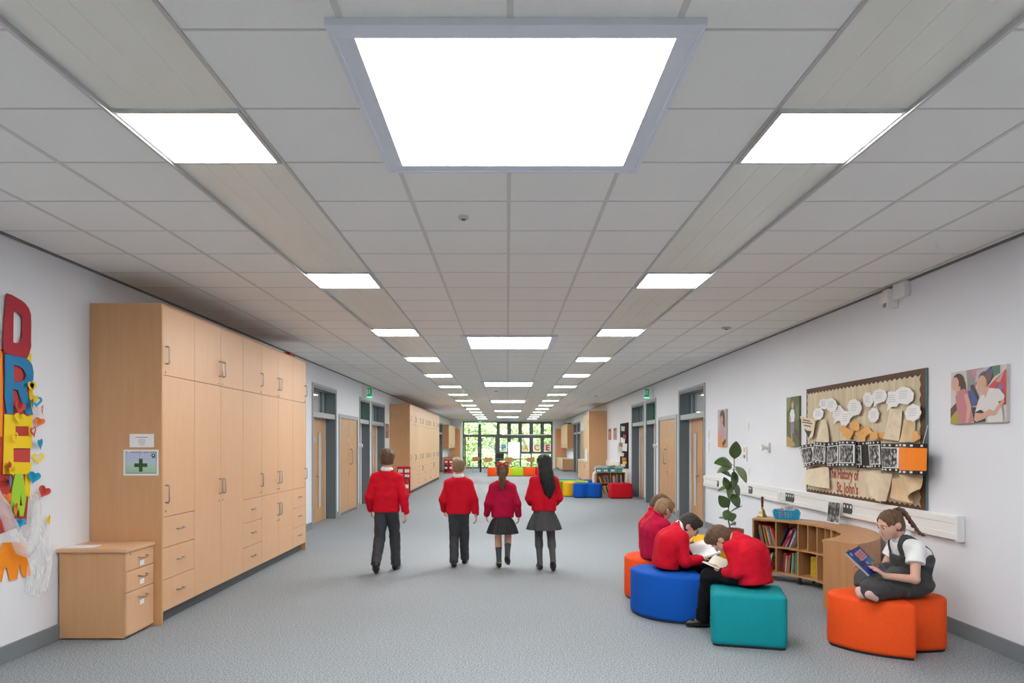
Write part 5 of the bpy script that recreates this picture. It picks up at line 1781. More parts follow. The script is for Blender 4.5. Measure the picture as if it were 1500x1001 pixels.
for i, (tl, tr, br, bl, bow, kind_) in enumerate(films):
    off = 0.075 + 0.014 * (i % 2) + (0.02 if i == 7 else 0)
    Q_ = [rw(x, y_, off) for x, y_ in (tl, tr, br, bl)]

    def sub(u0, u1, v0, v1, Q_=Q_):
        f = lambda u_, v_: lerp2(lerp2(Q_[0], Q_[1], u_), lerp2(Q_[3], Q_[2], u_), v_)
        return [f(u0, v0), f(u1, v0), f(u1, v1), f(u0, v1)]

    t = thing('film_frame', FLAB[i], 'film frame', RF.p(Q_[0][0], Q_[0][1], off), 'film strip frames on the bulletin board')
    bow_sheet(RF, Q_, bow, off, 8, 2).build('strip', M_FILM, t, smooth=True)
    b = B()
    np_ = 4
    for k in range(np_):
        for v0 in (0.035, 0.895):
            uc = (k + 0.5) / np_
            q = sub(uc - 0.05, uc + 0.05, v0, v0 + 0.065)
            flat(b, RF, q, off + bow * math.sin(math.pi * uc) + 0.0045)
    b.build('perforations', M_PERF, t)
    u0, u1 = (0.06, 0.96) if kind_ != 'dark' else (0.0, 0.25)
    if kind_ == 'orange':
        u0, u1 = 0.0, 1.0
    seg = 8
    rim, pic = B(), B()
    for k in range(seg):
        ua, ub = u0 + (u1 - u0) * k / seg, u0 + (u1 - u0) * (k + 1) / seg
        ca, cb_ = off + bow * math.sin(math.pi * ua) + 0.0045, off + bow * math.sin(math.pi * ub) + 0.0045
        q = sub(ua, ub, 0.14, 0.87)
        rim.add([RF.p(*q[0], ca), RF.p(*q[1], cb_), RF.p(*q[2], cb_), RF.p(*q[3], ca)], [(0, 1, 2, 3)])
        ua2, ub2 = max(ua, u0 + 0.035), min(ub, u1 - 0.035)
        q = sub(ua2, ub2, 0.175, 0.835)
        pic.add([RF.p(*q[0], ca + 0.0012), RF.p(*q[1], cb_ + 0.0012), RF.p(*q[2], cb_ + 0.0012), RF.p(*q[3], ca + 0.0012)], [(0, 1, 2, 3)])
    if kind_ == 'orange':
        rim.build('card', M_OCARD, t, smooth='all')
    else:
        rim.build('photo_rim', M_PERF, t)
        pic.build('photo', crowd_mat('photo_%d' % i, 0.02, 0.85, 26 + 2 * i), t)
o = B().tube([RF.p(*rw(1352, 650, 0.08), 0.08), RF.p(*rw(1359, 623, 0.04), 0.04)], 0.0025, 6).build('string', M_PAPER, at=RF.p(*rw(1352, 650, 0.08), 0.08))
tag(o, 'white string holding the orange film frame to the board edge', 'string')

# ------------------------------------------------------------------ photo canvases
SKIN1, SKIN2 = ink((0.62, 0.36, 0.26)), ink((0.50, 0.26, 0.17))


def canvas(sgn, ya, yb, z0, z1, label, layers, group=None, bgc=(0.6, 0.56, 0.52)):
    """canvas print on a side wall; ya..yb along the wall; layers in 0..1 coordinates"""
    fr = Frame((XL if sgn < 0 else XR, ya if sgn < 0 else yb, z0), (0, 1, 0) if sgn < 0 else (0, -1, 0), (0, 0, 1))
    w_, h_ = abs(yb - ya), z1 - z0
    t = thing('photo_canvas', label, 'photo canvas', fr.p(w_ / 2, 0, 0), group)
    B().fbox(fr, 0, w_, 0, h_, 0, 0.025).build('stretcher', ink(bgc), t)
    cl = lambda p: (min(1, max(0, p[0])) * w_, min(1, max(0, p[1])) * h_)
    prints('print', t, fr, [(m_, [cl(p) for p in P_]) for m_, P_ in layers], 0.0256)
    return t


I = ink
canvas(1, 5.145, 5.79, 1.73, 2.155, 'photo canvas of two girls, one in a pink dress and one in a white shirt', [
    (I((0.30, 0.27, 0.26)), [(.30, 1), (.62, 1), (.42, .55), (.33, .62)]), (I((0.55, 0.25, 0.30)), [(.38, .98), (.55, 1), (.52, .82), (.42, .86)]), (I((0.45, 0.44, 0.50)), [(.5, .97), (.72, 1), (.6, .78), (.46, .75)]),
    (I((0.06, 0.09, 0.30)), [(.62, .9), (.74, 1), (.8, 1), (.58, .7), (.5, .6)]), (I((0.30, 0.22, 0.07)), [(.66, .85), (.76, .95), (.8, .8), (.66, .72)]), (I((0.10, 0.20, 0.16)), [(.76, 1), (.9, 1), (.9, .86), (.78, .8)]),
    (I((0.58, 0.07, 0.07)), [(.78, .72), (1, .92), (1, .30), (.55, .3), (.45, .33), (.62, .55)]), (I((0.55, 0.35, 0.35)), [(.82, .72), (.97, .9), (.9, .7)]), (I((0.16, 0.08, 0.09)), [(.77, .55), (.86, .66), (.93, .55), (.9, .42)]), (I((0.25, 0.18, 0.45)), [(.84, .62), (.94, .68), (.94, .56), (.86, .54)]),
    (I((0.14, 0.05, 0.04)), [(.0, .30), (.13, .42), (.14, .26), (.0, .12)]), (I((0.38, 0.32, 0.05)), [(0, 0), (0, .12), (.12, .26), (.2, .1), (.18, 0)]), (I((0.07, 0.04, 0.05)), [(.38, .7), (.44, .72), (.55, .45), (.46, .3)]), (I((0.05, 0.10, 0.26)), [(.33, .6), (.42, .62), (.52, .4), (.42, .3)]),
    (I((0.04, 0.04, 0.06)), [(.36, .3), (.62, .28), (.66, .02), (.46, 0)]),
    (I((0.08, 0.035, 0.025)), circ(.15, .80, .115, .16)), (I((0.08, 0.035, 0.025)), [(.16, .9), (.28, .78), (.31, .62), (.2, .62)]), (SKIN1, circ(.095, .77, .075, .13)), (SKIN1, [(.08, .68), (.2, .72), (.2, .58), (.12, .57)]),
    (I((0.52, 0.20, 0.23)), [(.1, .52), (.16, .62), (.26, .66), (.34, .62), (.37, .48), (.45, .06), (.40, 0), (.18, 0), (.13, .3)]), (SKIN1, [(.27, .55), (.33, .56), (.40, .28), (.35, .0), (.30, .02), (.33, .28)]),
    (I((0.13, 0.07, 0.04)), circ(.645, .80, .11, .13)), (I((0.16, 0.09, 0.12)), circ(.72, .83, .06, .09)), (SKIN1, circ(.60, .70, .085, .16)), (SKIN1, [(.6, .58), (.72, .66), (.72, .48), (.64, .46)]),
    (I((0.66, 0.64, 0.63)), [(.48, .2), (.56, .48), (.64, .52), (.66, .44), (.73, .62), (.90, .58), (.99, .45), (.97, .38), (.88, .36), (.95, .2), (.96, 0), (.72, 0), (.66, .18), (.58, .24)]),
    (SKIN1, [(.46, .06), (.48, .19), (.60, .17), (.74, .24), (.80, .20), (.96, .40), (.99, .36), (.84, .12), (.74, .12), (.62, .06), (.5, .02)])], None, (0.60, 0.55, 0.50))
canvas(1, 8.80, 9.20, 1.53, 2.17, 'tall photo canvas of a girl standing with hands on hips outdoors', [
    (I((0.10, 0.13, 0.05)), [(0, 0), (1, 0), (1, 1), (0, 1)]), (I((0.22, 0.26, 0.12)), [(0, .7), (.3, .8), (.35, 1), (0, 1)]), (I((0.16, 0.2, 0.08)), [(.7, .5), (1, .55), (1, .85), (.75, .8)]),
    (I((0.42, 0.30, 0.10)), [(0, .22), (.3, .18), (.7, .05), (.6, 0), (0, 0)]), (I((0.10, 0.06, 0.05)), [(.35, .3), (.8, .22), (1, .1), (1, .3), (.7, .36)]),
    (I((0.35, 0.23, 0.12)), circ(.50, .84, .11, .085)), (SKIN1, circ(.49, .82, .07, .06)), (I((0.75, 0.75, 0.76)), [(.28, .66), (.40, .75), (.60, .75), (.68, .62), (.62, .5), (.36, .5), (.34, .6)]),
    (SKIN1, [(.26, .62), (.32, .64), (.28, .54), (.38, .5), (.34, .48), (.22, .54)]), (I((0.25, 0.20, 0.27)), [(.36, .5), (.62, .5), (.62, .26), (.34, .27)]), (SKIN1, [(.4, .27), (.46, .27), (.5, .12), (.44, .12)])], None, (0.12, 0.14, 0.07))
canvas(1, 11.73, 12.2, 1.51, 2.15, 'photo canvas of a dark haired child in pink above an orange instrument', [
    (I((0.45, 0.40, 0.36)), [(0, 0), (1, 0), (1, 1), (0, 1)]), (I((0.70, 0.27, 0.04)), [(0, 0), (0, .45), (.2, .35), (.7, .3), (1, .1), (1, 0)]), (I((0.05, 0.03, 0.03)), circ(.55, .82, .3, .16)), (I((0.05, 0.03, 0.03)), [(.55, .9), (.86, .8), (.84, .5), (.6, .6)]), (SKIN2, circ(.45, .72, .18, .12)),
    (I((0.50, 0.28, 0.34)), [(.15, .25), (.2, .55), (.4, .62), (.7, .58), (.85, .4), (.8, .2)]), (I((0.05, 0.04, 0.04)), [(.5, .1), (.9, .22), (1, .15), (.7, 0)]), (SKIN2, [(.2, .2), (.5, .35), (.6, .28), (.3, .1)])], None, (0.5, 0.42, 0.38))
for ya_, yb_, lab in ((24.75, 25.4, 'small brown photo canvas next to the tall beech cupboard'), (23.6, 24.2, 'small brown photo canvas next to the black wall drape')):
    canvas(1, ya_, yb_, 1.70, 2.10, lab, [(I((0.35, 0.17, 0.12)), [(0, 0), (1, 0), (1, 1), (0, 1)]), (SKIN2, circ(.5, .65, .25, .2)), (I((0.45, 0.16, 0.12)), [(.1, 0), (.9, 0), (.8, .45), (.2, .45)]), (I((0.08, 0.04, 0.03)), circ(.5, .83, .28, .1))])
canvas(-1, 20.62, 21.15, 1.73, 2.16, 'small dark photo canvas between the far door and the far cupboards', [(I((0.22, 0.12, 0.10)), [(0, 0), (1, 0), (1, 1), (0, 1)]), (SKIN2, circ(.5, .6, .2, .18)), (I((0.4, 0.12, 0.12)), [(.2, 0), (.8, 0), (.7, .42), (.3, .42)])])

# black drape with papers on the right wall
t = thing('fabric_drape', 'tall black fabric drape with crumpled white papers on the wall', 'wall display', (XR, 22.0, 0.8))
b = B()
prof = []
for i in range(25):
    prof.append((-22.75 + 1.45 * i / 24, 0.02 + 0.02 * math.sin(i * 1.4)))
rr_ = [[RF.p(a, z_, c_) for a, c_ in prof] + [RF.p(a, z_, 0.001) for a, c_ in reversed(prof)] for z_ in (0.80, 1.2, 1.7, 2.21)]
b.loft(rr_)
b.build('fabric', mat('black_fabric', (0.012, 0.012, 0.014), 0.85), t)
for i, (px, py, w_, h_, c_) in enumerate(((913, 628, 5, 8, (0.5, 0.5, 0.45)), (912, 645, 7, 9, (0.78, 0.78, 0.77)), (908, 652, 5, 6, (0.35, 0.12, 0.06)), (909, 658, 8, 9, (0.45, 0.45, 0.45)), (915, 655, 7, 13, (0.78, 0.78, 0.78)), (907, 664, 6, 6, (0.72, 0.70, 0.45)),
                                           (911, 666, 7, 6, (0.70, 0.70, 0.70)), (914, 673, 6, 6, (0.66, 0.10, 0.05)), (914, 678, 6, 4, (0.80, 0.55, 0.02)), (913, 682, 7, 5, (0.72, 0.72, 0.68)), (915, 640, 3, 7, (0.5, 0.05, 0.05)))):
    Q_ = [rw(px + dx * w_ / 2 + ((i * 7) % 3 - 1) * 0.6, py + dy * h_ / 2, 0.06) for dx, dy in ((-1, -1), (1, -0.7), (0.8, 1), (-0.9, 0.8))]
    bow_sheet(RF, Q_, 0.05, 0.05, 5, 3).build('paper', ink(c_), t)

# ------------------------------------------------------------------ rubber plant
PY = 9.45
pp = lambda px, py, dy=0.0: Vector(((px - VPX) * (PY + dy) / FPX, PY + dy, HC - (py - 650) * (PY + dy) / FPX))
base = pp(1071, 775)
t = thing('rubber_plant', 'tall rubber plant with large glossy leaves in a terracotta pot', 'plant', (base.x, base.y, 0))
cz = 0.42
B().lathe((base.x, base.y, 0), [(0.10, 0), (0.115, 0.02), (0.15, cz - 0.06), (0.165, cz - 0.06), (0.165, cz), (0.145, cz), (0.14, cz - 0.04), (0.01, cz - 0.04)], 24).build('pot', mat('terracotta', (0.30, 0.07, 0.04), 0.6, noise=0.1), t, smooth=True)
B().lathe((base.x, base.y, 0), [(0.139, cz - 0.045), (0.139, cz - 0.035), (0.01, cz - 0.03)], 20).build('soil', mat('soil', (0.04, 0.025, 0.015), 0.95, bump=0.4), t)
st = catmull([Vector((base.x, base.y, cz - 0.05)), pp(1066, 755), pp(1069, 735), pp(1072, 710), pp(1075, 690), pp(1075.5, 672)], 5, False)
B().tube(st, [0.011 - 0.006 * i / (len(st) - 1) for i in range(len(st))], 8).build('stem', mat('plant_stem', (0.12, 0.10, 0.04), 0.6), t, smooth='all')
M_LEAF = mat('rubber_leaf', (0.075, 0.135, 0.045), 0.28, noise=0.25, nscale=6, coat=0.3)
M_LEAF2 = mat('rubber_leaf_pale', (0.22, 0.28, 0.13), 0.4, noise=0.15, nscale=6)


def leaf(p0, tip, width, droop, facing, mt):
    """elliptic leaf with a folded midrib from p0 to tip; facing = rough normal"""
    d = tip - p0
    L = d.length
    d.normalize()
    side = d.cross(Vector(facing)).normalized()
    nrm = side.cross(d).normalized()
    rows_ = []
    n = 12
    for i in range(n + 1):
        f = i / n
        e = max(0.0, (f - 0.12) / 0.88)
        w_ = width / 2 * (math.sin(math.pi * min(1, e ** 0.8)) ** 0.75 if 0 < e < 1 else 0) + 0.003
        c = p0 + d * (L * f) + nrm * (droop * math.sin(math.pi * f)) - Vector((0, 0, abs(droop) * 0.6 * f * f))
        rows_.append([c - side * w_ + nrm * 0.10 * w_, c - side * w_ * 0.5 + nrm * 0.05 * w_, c, c + side * w_ * 0.5 + nrm * 0.05 * w_, c + side * w_ + nrm * 0.10 * w_])
    b = B()
    m = 5
    N = m * (n + 1)
    vs = [p for r_ in rows_ for p in r_] + [p - nrm * 0.0018 for r_ in rows_ for p in r_]
    fs = []
    for i in range(n):
        for j in range(m - 1):
            k = i * m + j
            fs += [(k, k + 1, k + m + 1, k + m), (N + k, N + k + m, N + k + m + 1, N + k + 1)]
        fs += [(i * m, (i + 1) * m, N + (i + 1) * m, N + i * m), (i * m + m - 1, N + i * m + m - 1, N + (i + 1) * m + m - 1, (i + 1) * m + m - 1)]
    b.add(vs, fs)
    return b.build('leaf', mt, t, smooth='all')


leafs = [((1075.5, 675), (1076, 648), .12, .01, (-.2, -1, 0), 0), ((1074.5, 682), (1046, 677), .14, .03, (0, -.7, .7), 0), ((1074, 684), (1050, 691), .09, .02, (0, -.5, .8), 1), ((1075, 682), (1090, 704), .11, .03, (.4, -.8, .4), 1), ((1075, 688), (1072, 712), .09, .02, (.3, -.9, .2), 0),
         ((1073, 700), (1053, 690), .08, .02, (0, -.6, .7), 0), ((1073, 705), (1079, 726), .09, .02, (.5, -.8, .2), 0), ((1073, 712), (1051, 718), .06, .015, (0, -.4, .9), 0), ((1072, 702), (1066, 728), .07, .01, (-.5, -.8, 0), 0), ((1071, 716), (1060, 707), .08, .01, (-.3, -.9, .2), 0),
         ((1070, 722), (1079, 741), .11, .02, (.2, -.9, .3), 0), ((1068, 745), (1052, 726), .11, .02, (-.4, -.8, .3), 0), ((1068, 752), (1084, 741), .045, .01, (0, -.3, .9), 0), ((1067, 746), (1061, 760), .09, .01, (-.2, -.9, .3), 0), ((1067, 750), (1070, 762), .12, .02, (.2, -.8, .5), 0),
         ((1067, 762), (1052, 758), .045, .01, (0, -.4, .8), 0), ((1069, 768), (1075, 768), .10, .01, (.3, -.6, .6), 0), ((1074, 690), (1086, 690), .10, .02, (.3, .3, .9), 0), ((1072, 720), (1064, 700), .09, .02, (-.2, .9, .2), 0)]
for (a, c_, wd, dr, fc, k) in leafs:
    p0 = pp(*a)
    tip = pp(*c_) + Vector((0, -0.06 if fc[1] < 0 else 0.08, 0))
    leaf(p0, p0 + (tip - p0) * 1.08, wd * 1.3, dr, fc, M_LEAF2 if k else M_LEAF)
# ------------------------------------------------------------------ people: implicit surfaces meshed with surface nets
def nv(v):
    return np.asarray(v, dtype=np.float32)


def unit(v):
    v = np.asarray(v, dtype=np.float64)
    return v / max(1e-9, np.linalg.norm(v))


class Field:
    def __init__(s, pts, pad, h):
        pts = np.asarray(pts, dtype=np.float64)
        s.lo = pts.min(0) - pad
        s.hi = pts.max(0) + pad
        s.h = h
        s.n = np.ceil((s.hi - s.lo) / h).astype(int) + 1
        s.ax = [(s.lo[i] + h * np.arange(s.n[i])).astype(np.float32) for i in range(3)]
        s.d = np.full(s.n, 1.0, dtype=np.float32)

    def _sub(s, lo, hi):
        a = np.maximum(((np.asarray(lo) - s.lo) / s.h).astype(int), 0)
        b = np.minimum(((np.asarray(hi) - s.lo) / s.h).astype(int) + 2, s.n)
        if np.any(b <= a):
            return None
        sl = tuple(slice(a[i], b[i]) for i in range(3))
        return sl, s.ax[0][sl[0]][:, None, None], s.ax[1][sl[1]][None, :, None], s.ax[2][sl[2]][None, None, :]

    def _mix(s, sl, d1, k, op):
        d0 = s.d[sl]
        if op == 'cut':
            d1 = -d1
            h = np.clip(0.5 - 0.5 * (d0 - d1) / k, 0, 1)
            s.d[sl] = d0 + (d1 - d0) * h + k * h * (1 - h)
        else:
            h = np.clip(0.5 + 0.5 * (d1 - d0) / k, 0, 1)
            s.d[sl] = d1 + (d0 - d1) * h - k * h * (1 - h)

    def cone(s, a, b, ra, rb, k=0.02, flat_ax=None, flat_s=1.0, op='add'):
        """tapered capsule; flat_ax/flat_s squash it along one axis (s>1 = thinner)"""
        a, b = np.asarray(a, float), np.asarray(b, float)
        m = max(ra, rb) + 2.5 * k + 3 * s.h
        q = s._sub(np.minimum(a, b) - m, np.maximum(a, b) + m)
        if q is None:
            return s
        sl, X, Y, Z = q
        ba = b - a
        L = float(ba @ ba) + 1e-12
        px, py, pz = X - a[0], Y - a[1], Z - a[2]
        t = np.clip((px * ba[0] + py * ba[1] + pz * ba[2]) / L, 0, 1)
        qx, qy, qz = px - ba[0] * t, py - ba[1] * t, pz - ba[2] * t
        r2 = qx * qx + qy * qy + qz * qz
        if flat_ax is not None:
            f = unit(flat_ax)
            w = qx * f[0] + qy * f[1] + qz * f[2]
            r2 = r2 + w * w * (flat_s ** 2 - 1)
            d = (np.sqrt(r2) - (ra + (rb - ra) * t)) / (1 + 0.5 * (flat_s - 1))
        else:
            d = np.sqrt(r2) - (ra + (rb - ra) * t)
        s._mix(sl, d.astype(np.float32), k, op)
        return s

    def ell(s, c, r, axes=None, k=0.02, op='add'):
        c = np.asarray(c, float)
        r = np.asarray(r, float)
        ax = np.eye(3) if axes is None else np.asarray(axes, float)
        m = r.max() + 2.5 * k + 3 * s.h
        q = s._sub(c - m, c + m)
        if q is None:
            return s
        sl, X, Y, Z = q
        px, py, pz = X - c[0], Y - c[1], Z - c[2]
        k0 = 0
        k1 = 0
        for i in range(3):
            w = px * ax[i][0] + py * ax[i][1] + pz * ax[i][2]
            k0 = k0 + (w / r[i]) ** 2
            k1 = k1 + (w / (r[i] ** 2)) ** 2
        k0 = np.sqrt(k0)
        d = k0 * (k0 - 1) / np.maximum(np.sqrt(k1), 1e-6)
        s._mix(sl, d.astype(np.float32), k, op)
        return s

    def plane_cut(s, p, n, k=0.004, within=None):
        """remove everything on the +n side of the plane (inside the sphere 'within' if given)"""
        n = unit(n)
        X, Y, Z = s.ax[0][:, None, None], s.ax[1][None, :, None], s.ax[2][None, None, :]
        d1 = (X - p[0]) * n[0] + (Y - p[1]) * n[1] + (Z - p[2]) * n[2]
        if within is not None:
            r = np.sqrt((X - p[0]) ** 2 + (Y - p[1]) ** 2 + (Z - p[2]) ** 2) - within
            d1 = np.minimum(d1, -r)
        s.d = np.maximum(s.d, d1.astype(np.float32))
        return s

    def ripple(s, amp, freqs, seed=0):
        """cloth folds: a few slow sine waves"""
        rs = np.random.RandomState(seed)
        X, Y, Z = s.ax[0][:, None, None], s.ax[1][None, :, None], s.ax[2][None, None, :]
        for f in freqs:
            v = unit(rs.randn(3)) * f
            v2 = unit(rs.randn(3)) * f * 0.6
            s.d = s.d + (amp * np.sin(X * v[0] + Y * v[1] + Z * v[2] + 1.5 * np.sin(X * v2[0] + Y * v2[1] + Z * v2[2]) + rs.rand() * 6)).astype(np.float32)
        return s

    def mesh(s):
        d = s.d
        d[0], d[-1], d[:, 0], d[:, -1], d[:, :, 0], d[:, :, -1] = 1, 1, 1, 1, 1, 1
        ins = d < 0
        n = s.n - 1
        cnt = np.zeros(n, dtype=np.int8)
        for i in (0, 1):
            for j in (0, 1):
                for k in (0, 1):
                    cnt += ins[i:n[0] + i, j:n[1] + j, k:n[2] + k]
        act = (cnt > 0) & (cnt < 8)
        cells = np.argwhere(act)
        idx = np.full(n, -1, dtype=np.int64)
        idx[act] = np.arange(len(cells))
        acc = np.zeros((len(cells), 3))
        num = np.zeros(len(cells))
        corners = [(i, j, k) for i in (0, 1) for j in (0, 1) for k in (0, 1)]
        val = {c: d[cells[:, 0] + c[0], cells[:, 1] + c[1], cells[:, 2] + c[2]] for c in corners}
        for a in range(8):
            for b in range(a + 1, 8):
                ca, cb = corners[a], corners[b]
                if sum(abs(ca[q] - cb[q]) for q in range(3)) != 1:
                    continue
                va, vb = val[ca], val[cb]
                m = (va < 0) != (vb < 0)
                t = np.where(m, va / np.where(m, va - vb, 1), 0)
                for q in range(3):
                    acc[:, q] += np.where(m, ca[q] + (cb[q] - ca[q]) * t, 0)
                num += m
        verts = (cells + acc / num[:, None]) * s.h + s.lo
        faces = []
        for axis in range(3):
            sl0 = [slice(1, -1)] * 3
            sl1 = [slice(1, -1)] * 3
            sl0[axis] = slice(0, -1)
            sl1[axis] = slice(1, None)
            a, b = ins[tuple(sl0)], ins[tuple(sl1)]
            e = np.argwhere(a != b)
            if len(e) == 0:
                continue
            fl = a[tuple(e.T)]
            o = np.ones(3, dtype=int)
            o[axis] = 0
            e = e + o
            u, v = [(1, 2), (2, 0), (0, 1)][axis]
            du, dv = np.zeros(3, int), np.zeros(3, int)
            du[u], dv[v] = 1, 1
            g = lambda c: idx[c[:, 0], c[:, 1], c[:, 2]]
            q = np.stack([g(e - du - dv), g(e - dv), g(e), g(e - du)], 1)
            q[~fl] = q[~fl][:, ::-1]
            faces.append(q)
        return verts, np.concatenate(faces)

    def build(s, name, m, parent):
        v, f = s.mesh()
        org = origin_of(parent)
        v = v - np.array(org)
        me = bpy.data.meshes.new(name)
        me.vertices.add(len(v))
        me.vertices.foreach_set('co', v.astype(np.float32).ravel())
        me.loops.add(len(f) * 4)
        me.loops.foreach_set('vertex_index', f.astype(np.int32).ravel())
        me.polygons.add(len(f))
        me.polygons.foreach_set('loop_start', np.arange(0, len(f) * 4, 4, dtype=np.int32))
        me.polygons.foreach_set('loop_total', np.full(len(f), 4, dtype=np.int32))
        me.polygons.foreach_set('use_smooth', np.ones(len(f), dtype=bool))
        me.update(calc_edges=True)
        me.materials.append(m)
        o = bpy.data.objects.new(name, me)
        link(o, parent)
        return o


M_SKIN = mat('skin', (0.66, 0.38, 0.28), 0.5, noise=0.05, nscale=14, sss=0.12)
M_SKIN2 = mat('skin_tan', (0.55, 0.30, 0.20), 0.5, noise=0.05, nscale=14, sss=0.12)
M_LIP = mat('lips', (0.50, 0.20, 0.18), 0.45)
M_SWEAT = mat('red_sweatshirt', (0.58, 0.006, 0.022), 0.8, noise=0.06, nscale=30, bump=0.12, bscale=350, spec=0.15)
M_SWEAT2 = mat('crimson_sweatshirt', (0.43, 0.006, 0.045), 0.8, noise=0.06, nscale=30, bump=0.12, bscale=350, spec=0.15)
M_TROUS = mat('charcoal_trousers', (0.040, 0.043, 0.050), 0.7, noise=0.08, nscale=20, bump=0.1, bscale=300)
M_TROUSB = mat('black_trousers', (0.009, 0.009, 0.011), 0.8, noise=0.1, nscale=20, spec=0.12)
M_PINA = mat('grey_pinafore', (0.050, 0.050, 0.052), 0.75, noise=0.1, nscale=25, bump=0.1, bscale=300)
M_SKIRTG = mat('grey_skirt', (0.060, 0.062, 0.068), 0.75, noise=0.08, nscale=25)
M_SKIRTB = mat('black_skirt', (0.020, 0.021, 0.024), 0.7, noise=0.08, nscale=25)
M_TIGHT = mat('grey_tights', (0.065, 0.068, 0.075), 0.6)
M_SHIRT = mat('white_shirt', (0.80, 0.80, 0.79), 0.7, bump=0.06, bscale=260)
M_SHOE = mat('black_shoe', (0.012, 0.012, 0.013), 0.3)
M_PALET = mat('pale_tights', (0.58, 0.37, 0.34), 0.7)


def hairmat(n, c):
    return mat(n, c, 0.55, noise=0.35, nscale=7, bump=0.35, bscale=40, stretch=(9, 9, 1.6))


H_DARK = hairmat('hair_dark_brown', (0.030, 0.018, 0.013))
H_BROWN = hairmat('hair_brown', (0.105, 0.055, 0.028))
H_LIGHT = hairmat('hair_light_brown', (0.26, 0.155, 0.075))
H_FAIR = hairmat('hair_fair', (0.24, 0.15, 0.08))
H_BLACK = hairmat('hair_black', (0.010, 0.009, 0.010))
H_GIRL = hairmat('hair_mid_brown', (0.12, 0.062, 0.030))


class Head:
    """local head axes: r (to the person's right), f (forward), u (crown)"""
    def __init__(s, c, f, u, sc=1.0):
        s.c = np.asarray(c, float)
        s.f = unit(f)
        u = np.asarray(u, float)
        s.u = unit(u - s.f * (u @ s.f))
        s.r = np.cross(s.f, s.u)
        s.s = sc

    def p(s, r, f, u):
        return s.c + (s.r * r + s.f * f + s.u * u) * s.s

    @property
    def ax(s):
        return [s.r, s.f, s.u]


def add_head(F, H):
    s = H.s
    e = lambda c, r, k=0.012, op='add': F.ell(H.p(*c), [q * s for q in r], H.ax, k * s, op)
    e((0, -0.008, 0.028), (0.073, 0.092, 0.080))
    e((0, 0.028, -0.030), (0.056, 0.062, 0.072), 0.03)
    e((0, 0.055, -0.082), (0.026, 0.026, 0.020), 0.03)
    e((0.034, 0.052, -0.035), (0.025, 0.026, 0.026), 0.02)
    e((-0.034, 0.052, -0.035), (0.025, 0.026, 0.026), 0.02)
    for sx in (-1, 1):
        e((0.031 * sx, 0.094, 0.000), (0.014, 0.012, 0.010), 0.012, 'cut')
        e((0.028 * sx, 0.078, 0.019), (0.022, 0.010, 0.007), 0.012)
        e((0.074 * sx, -0.008, -0.012), (0.008, 0.019, 0.029), 0.006)
        e((0.080 * sx, -0.017, -0.006), (0.006, 0.015, 0.022), 0.006)
    F.cone(H.p(0, 0.084, 0.010), H.p(0, 0.100, -0.026), 0.007 * s, 0.010 * s, 0.010 * s)
    e((0, 0.098, -0.029), (0.014, 0.009, 0.008), 0.006)
    e((0, 0.083, -0.052), (0.020, 0.008, 0.006), 0.008)
    e((0, 0.081, -0.062), (0.018, 0.008, 0.006), 0.008)


def face_parts(H, root, m_skin, glasses=False):
    s = H.s
    for sx in (-1, 1):
        c = H.p(0.031 * sx, 0.0775, -0.001)
        eye = B().ell(c, [0.0100 * s] * 3, 12, 8).build('eye', mat('eye_white', (0.75, 0.74, 0.72), 0.2), root, smooth='all')
        B().ell(H.p(0.031 * sx, 0.0850, -0.003), (0.0056 * s, 0.0034 * s, 0.0056 * s), 10, 6, [Vector(q) for q in H.ax]).build('iris', mat('iris', (0.03, 0.018, 0.012), 0.15), eye, smooth='all')
        # eyelid/lash line and brow
        B().tube([H.p(sx * x, y, z) for x, y, z in ((0.019, 0.086, 0.003), (0.026, 0.0895, 0.0055), (0.034, 0.0885, 0.005), (0.043, 0.083, 0.001))], 0.0019 * s, 6).build('eyelash', mat('lash', (0.02, 0.012, 0.01), 0.5), root)
        B().tube([H.p(sx * x, y, z) for x, y, z in ((0.015, 0.091, 0.022), (0.028, 0.0895, 0.027), (0.044, 0.080, 0.022))], 0.0026 * s, 6).build('eyebrow', mat('brow', (0.05, 0.03, 0.02), 0.7), root)
    b = B()
    b.ell(H.p(0, 0.0895, -0.0525), (0.017 * s, 0.0035 * s, 0.0032 * s), 12, 6, [Vector(q) for q in H.ax])
    b.ell(H.p(0, 0.0878, -0.0600), (0.015 * s, 0.0035 * s, 0.0038 * s), 12, 6, [Vector(q) for q in H.ax])
    b.build('lips', M_LIP, root, smooth='all')
    if glasses:
        g = B()
        for sx in (-1, 1):
            g.tube([H.p(0.033 * sx + 0.023 * math.cos(a), 0.103 - 0.008 * abs(math.cos(a)), -0.002 + 0.018 * math.sin(a)) for a in [2 * math.pi * k / 16 for k in range(17)]], 0.0021 * s, 6)
            g.tube([H.p(0.056 * sx, 0.097, 0.004), H.p(0.076 * sx, 0.05, 0.006), H.p(0.084 * sx, -0.004, 0.004), H.p(0.082 * sx, -0.022, -0.012)], 0.002 * s, 6)
        g.tube([H.p(-0.011, 0.102, 0.0), H.p(0, 0.106, 0.002), H.p(0.011, 0.102, 0.0)], 0.002 * s, 6)
        g.build('glasses', M_BLACK, root)


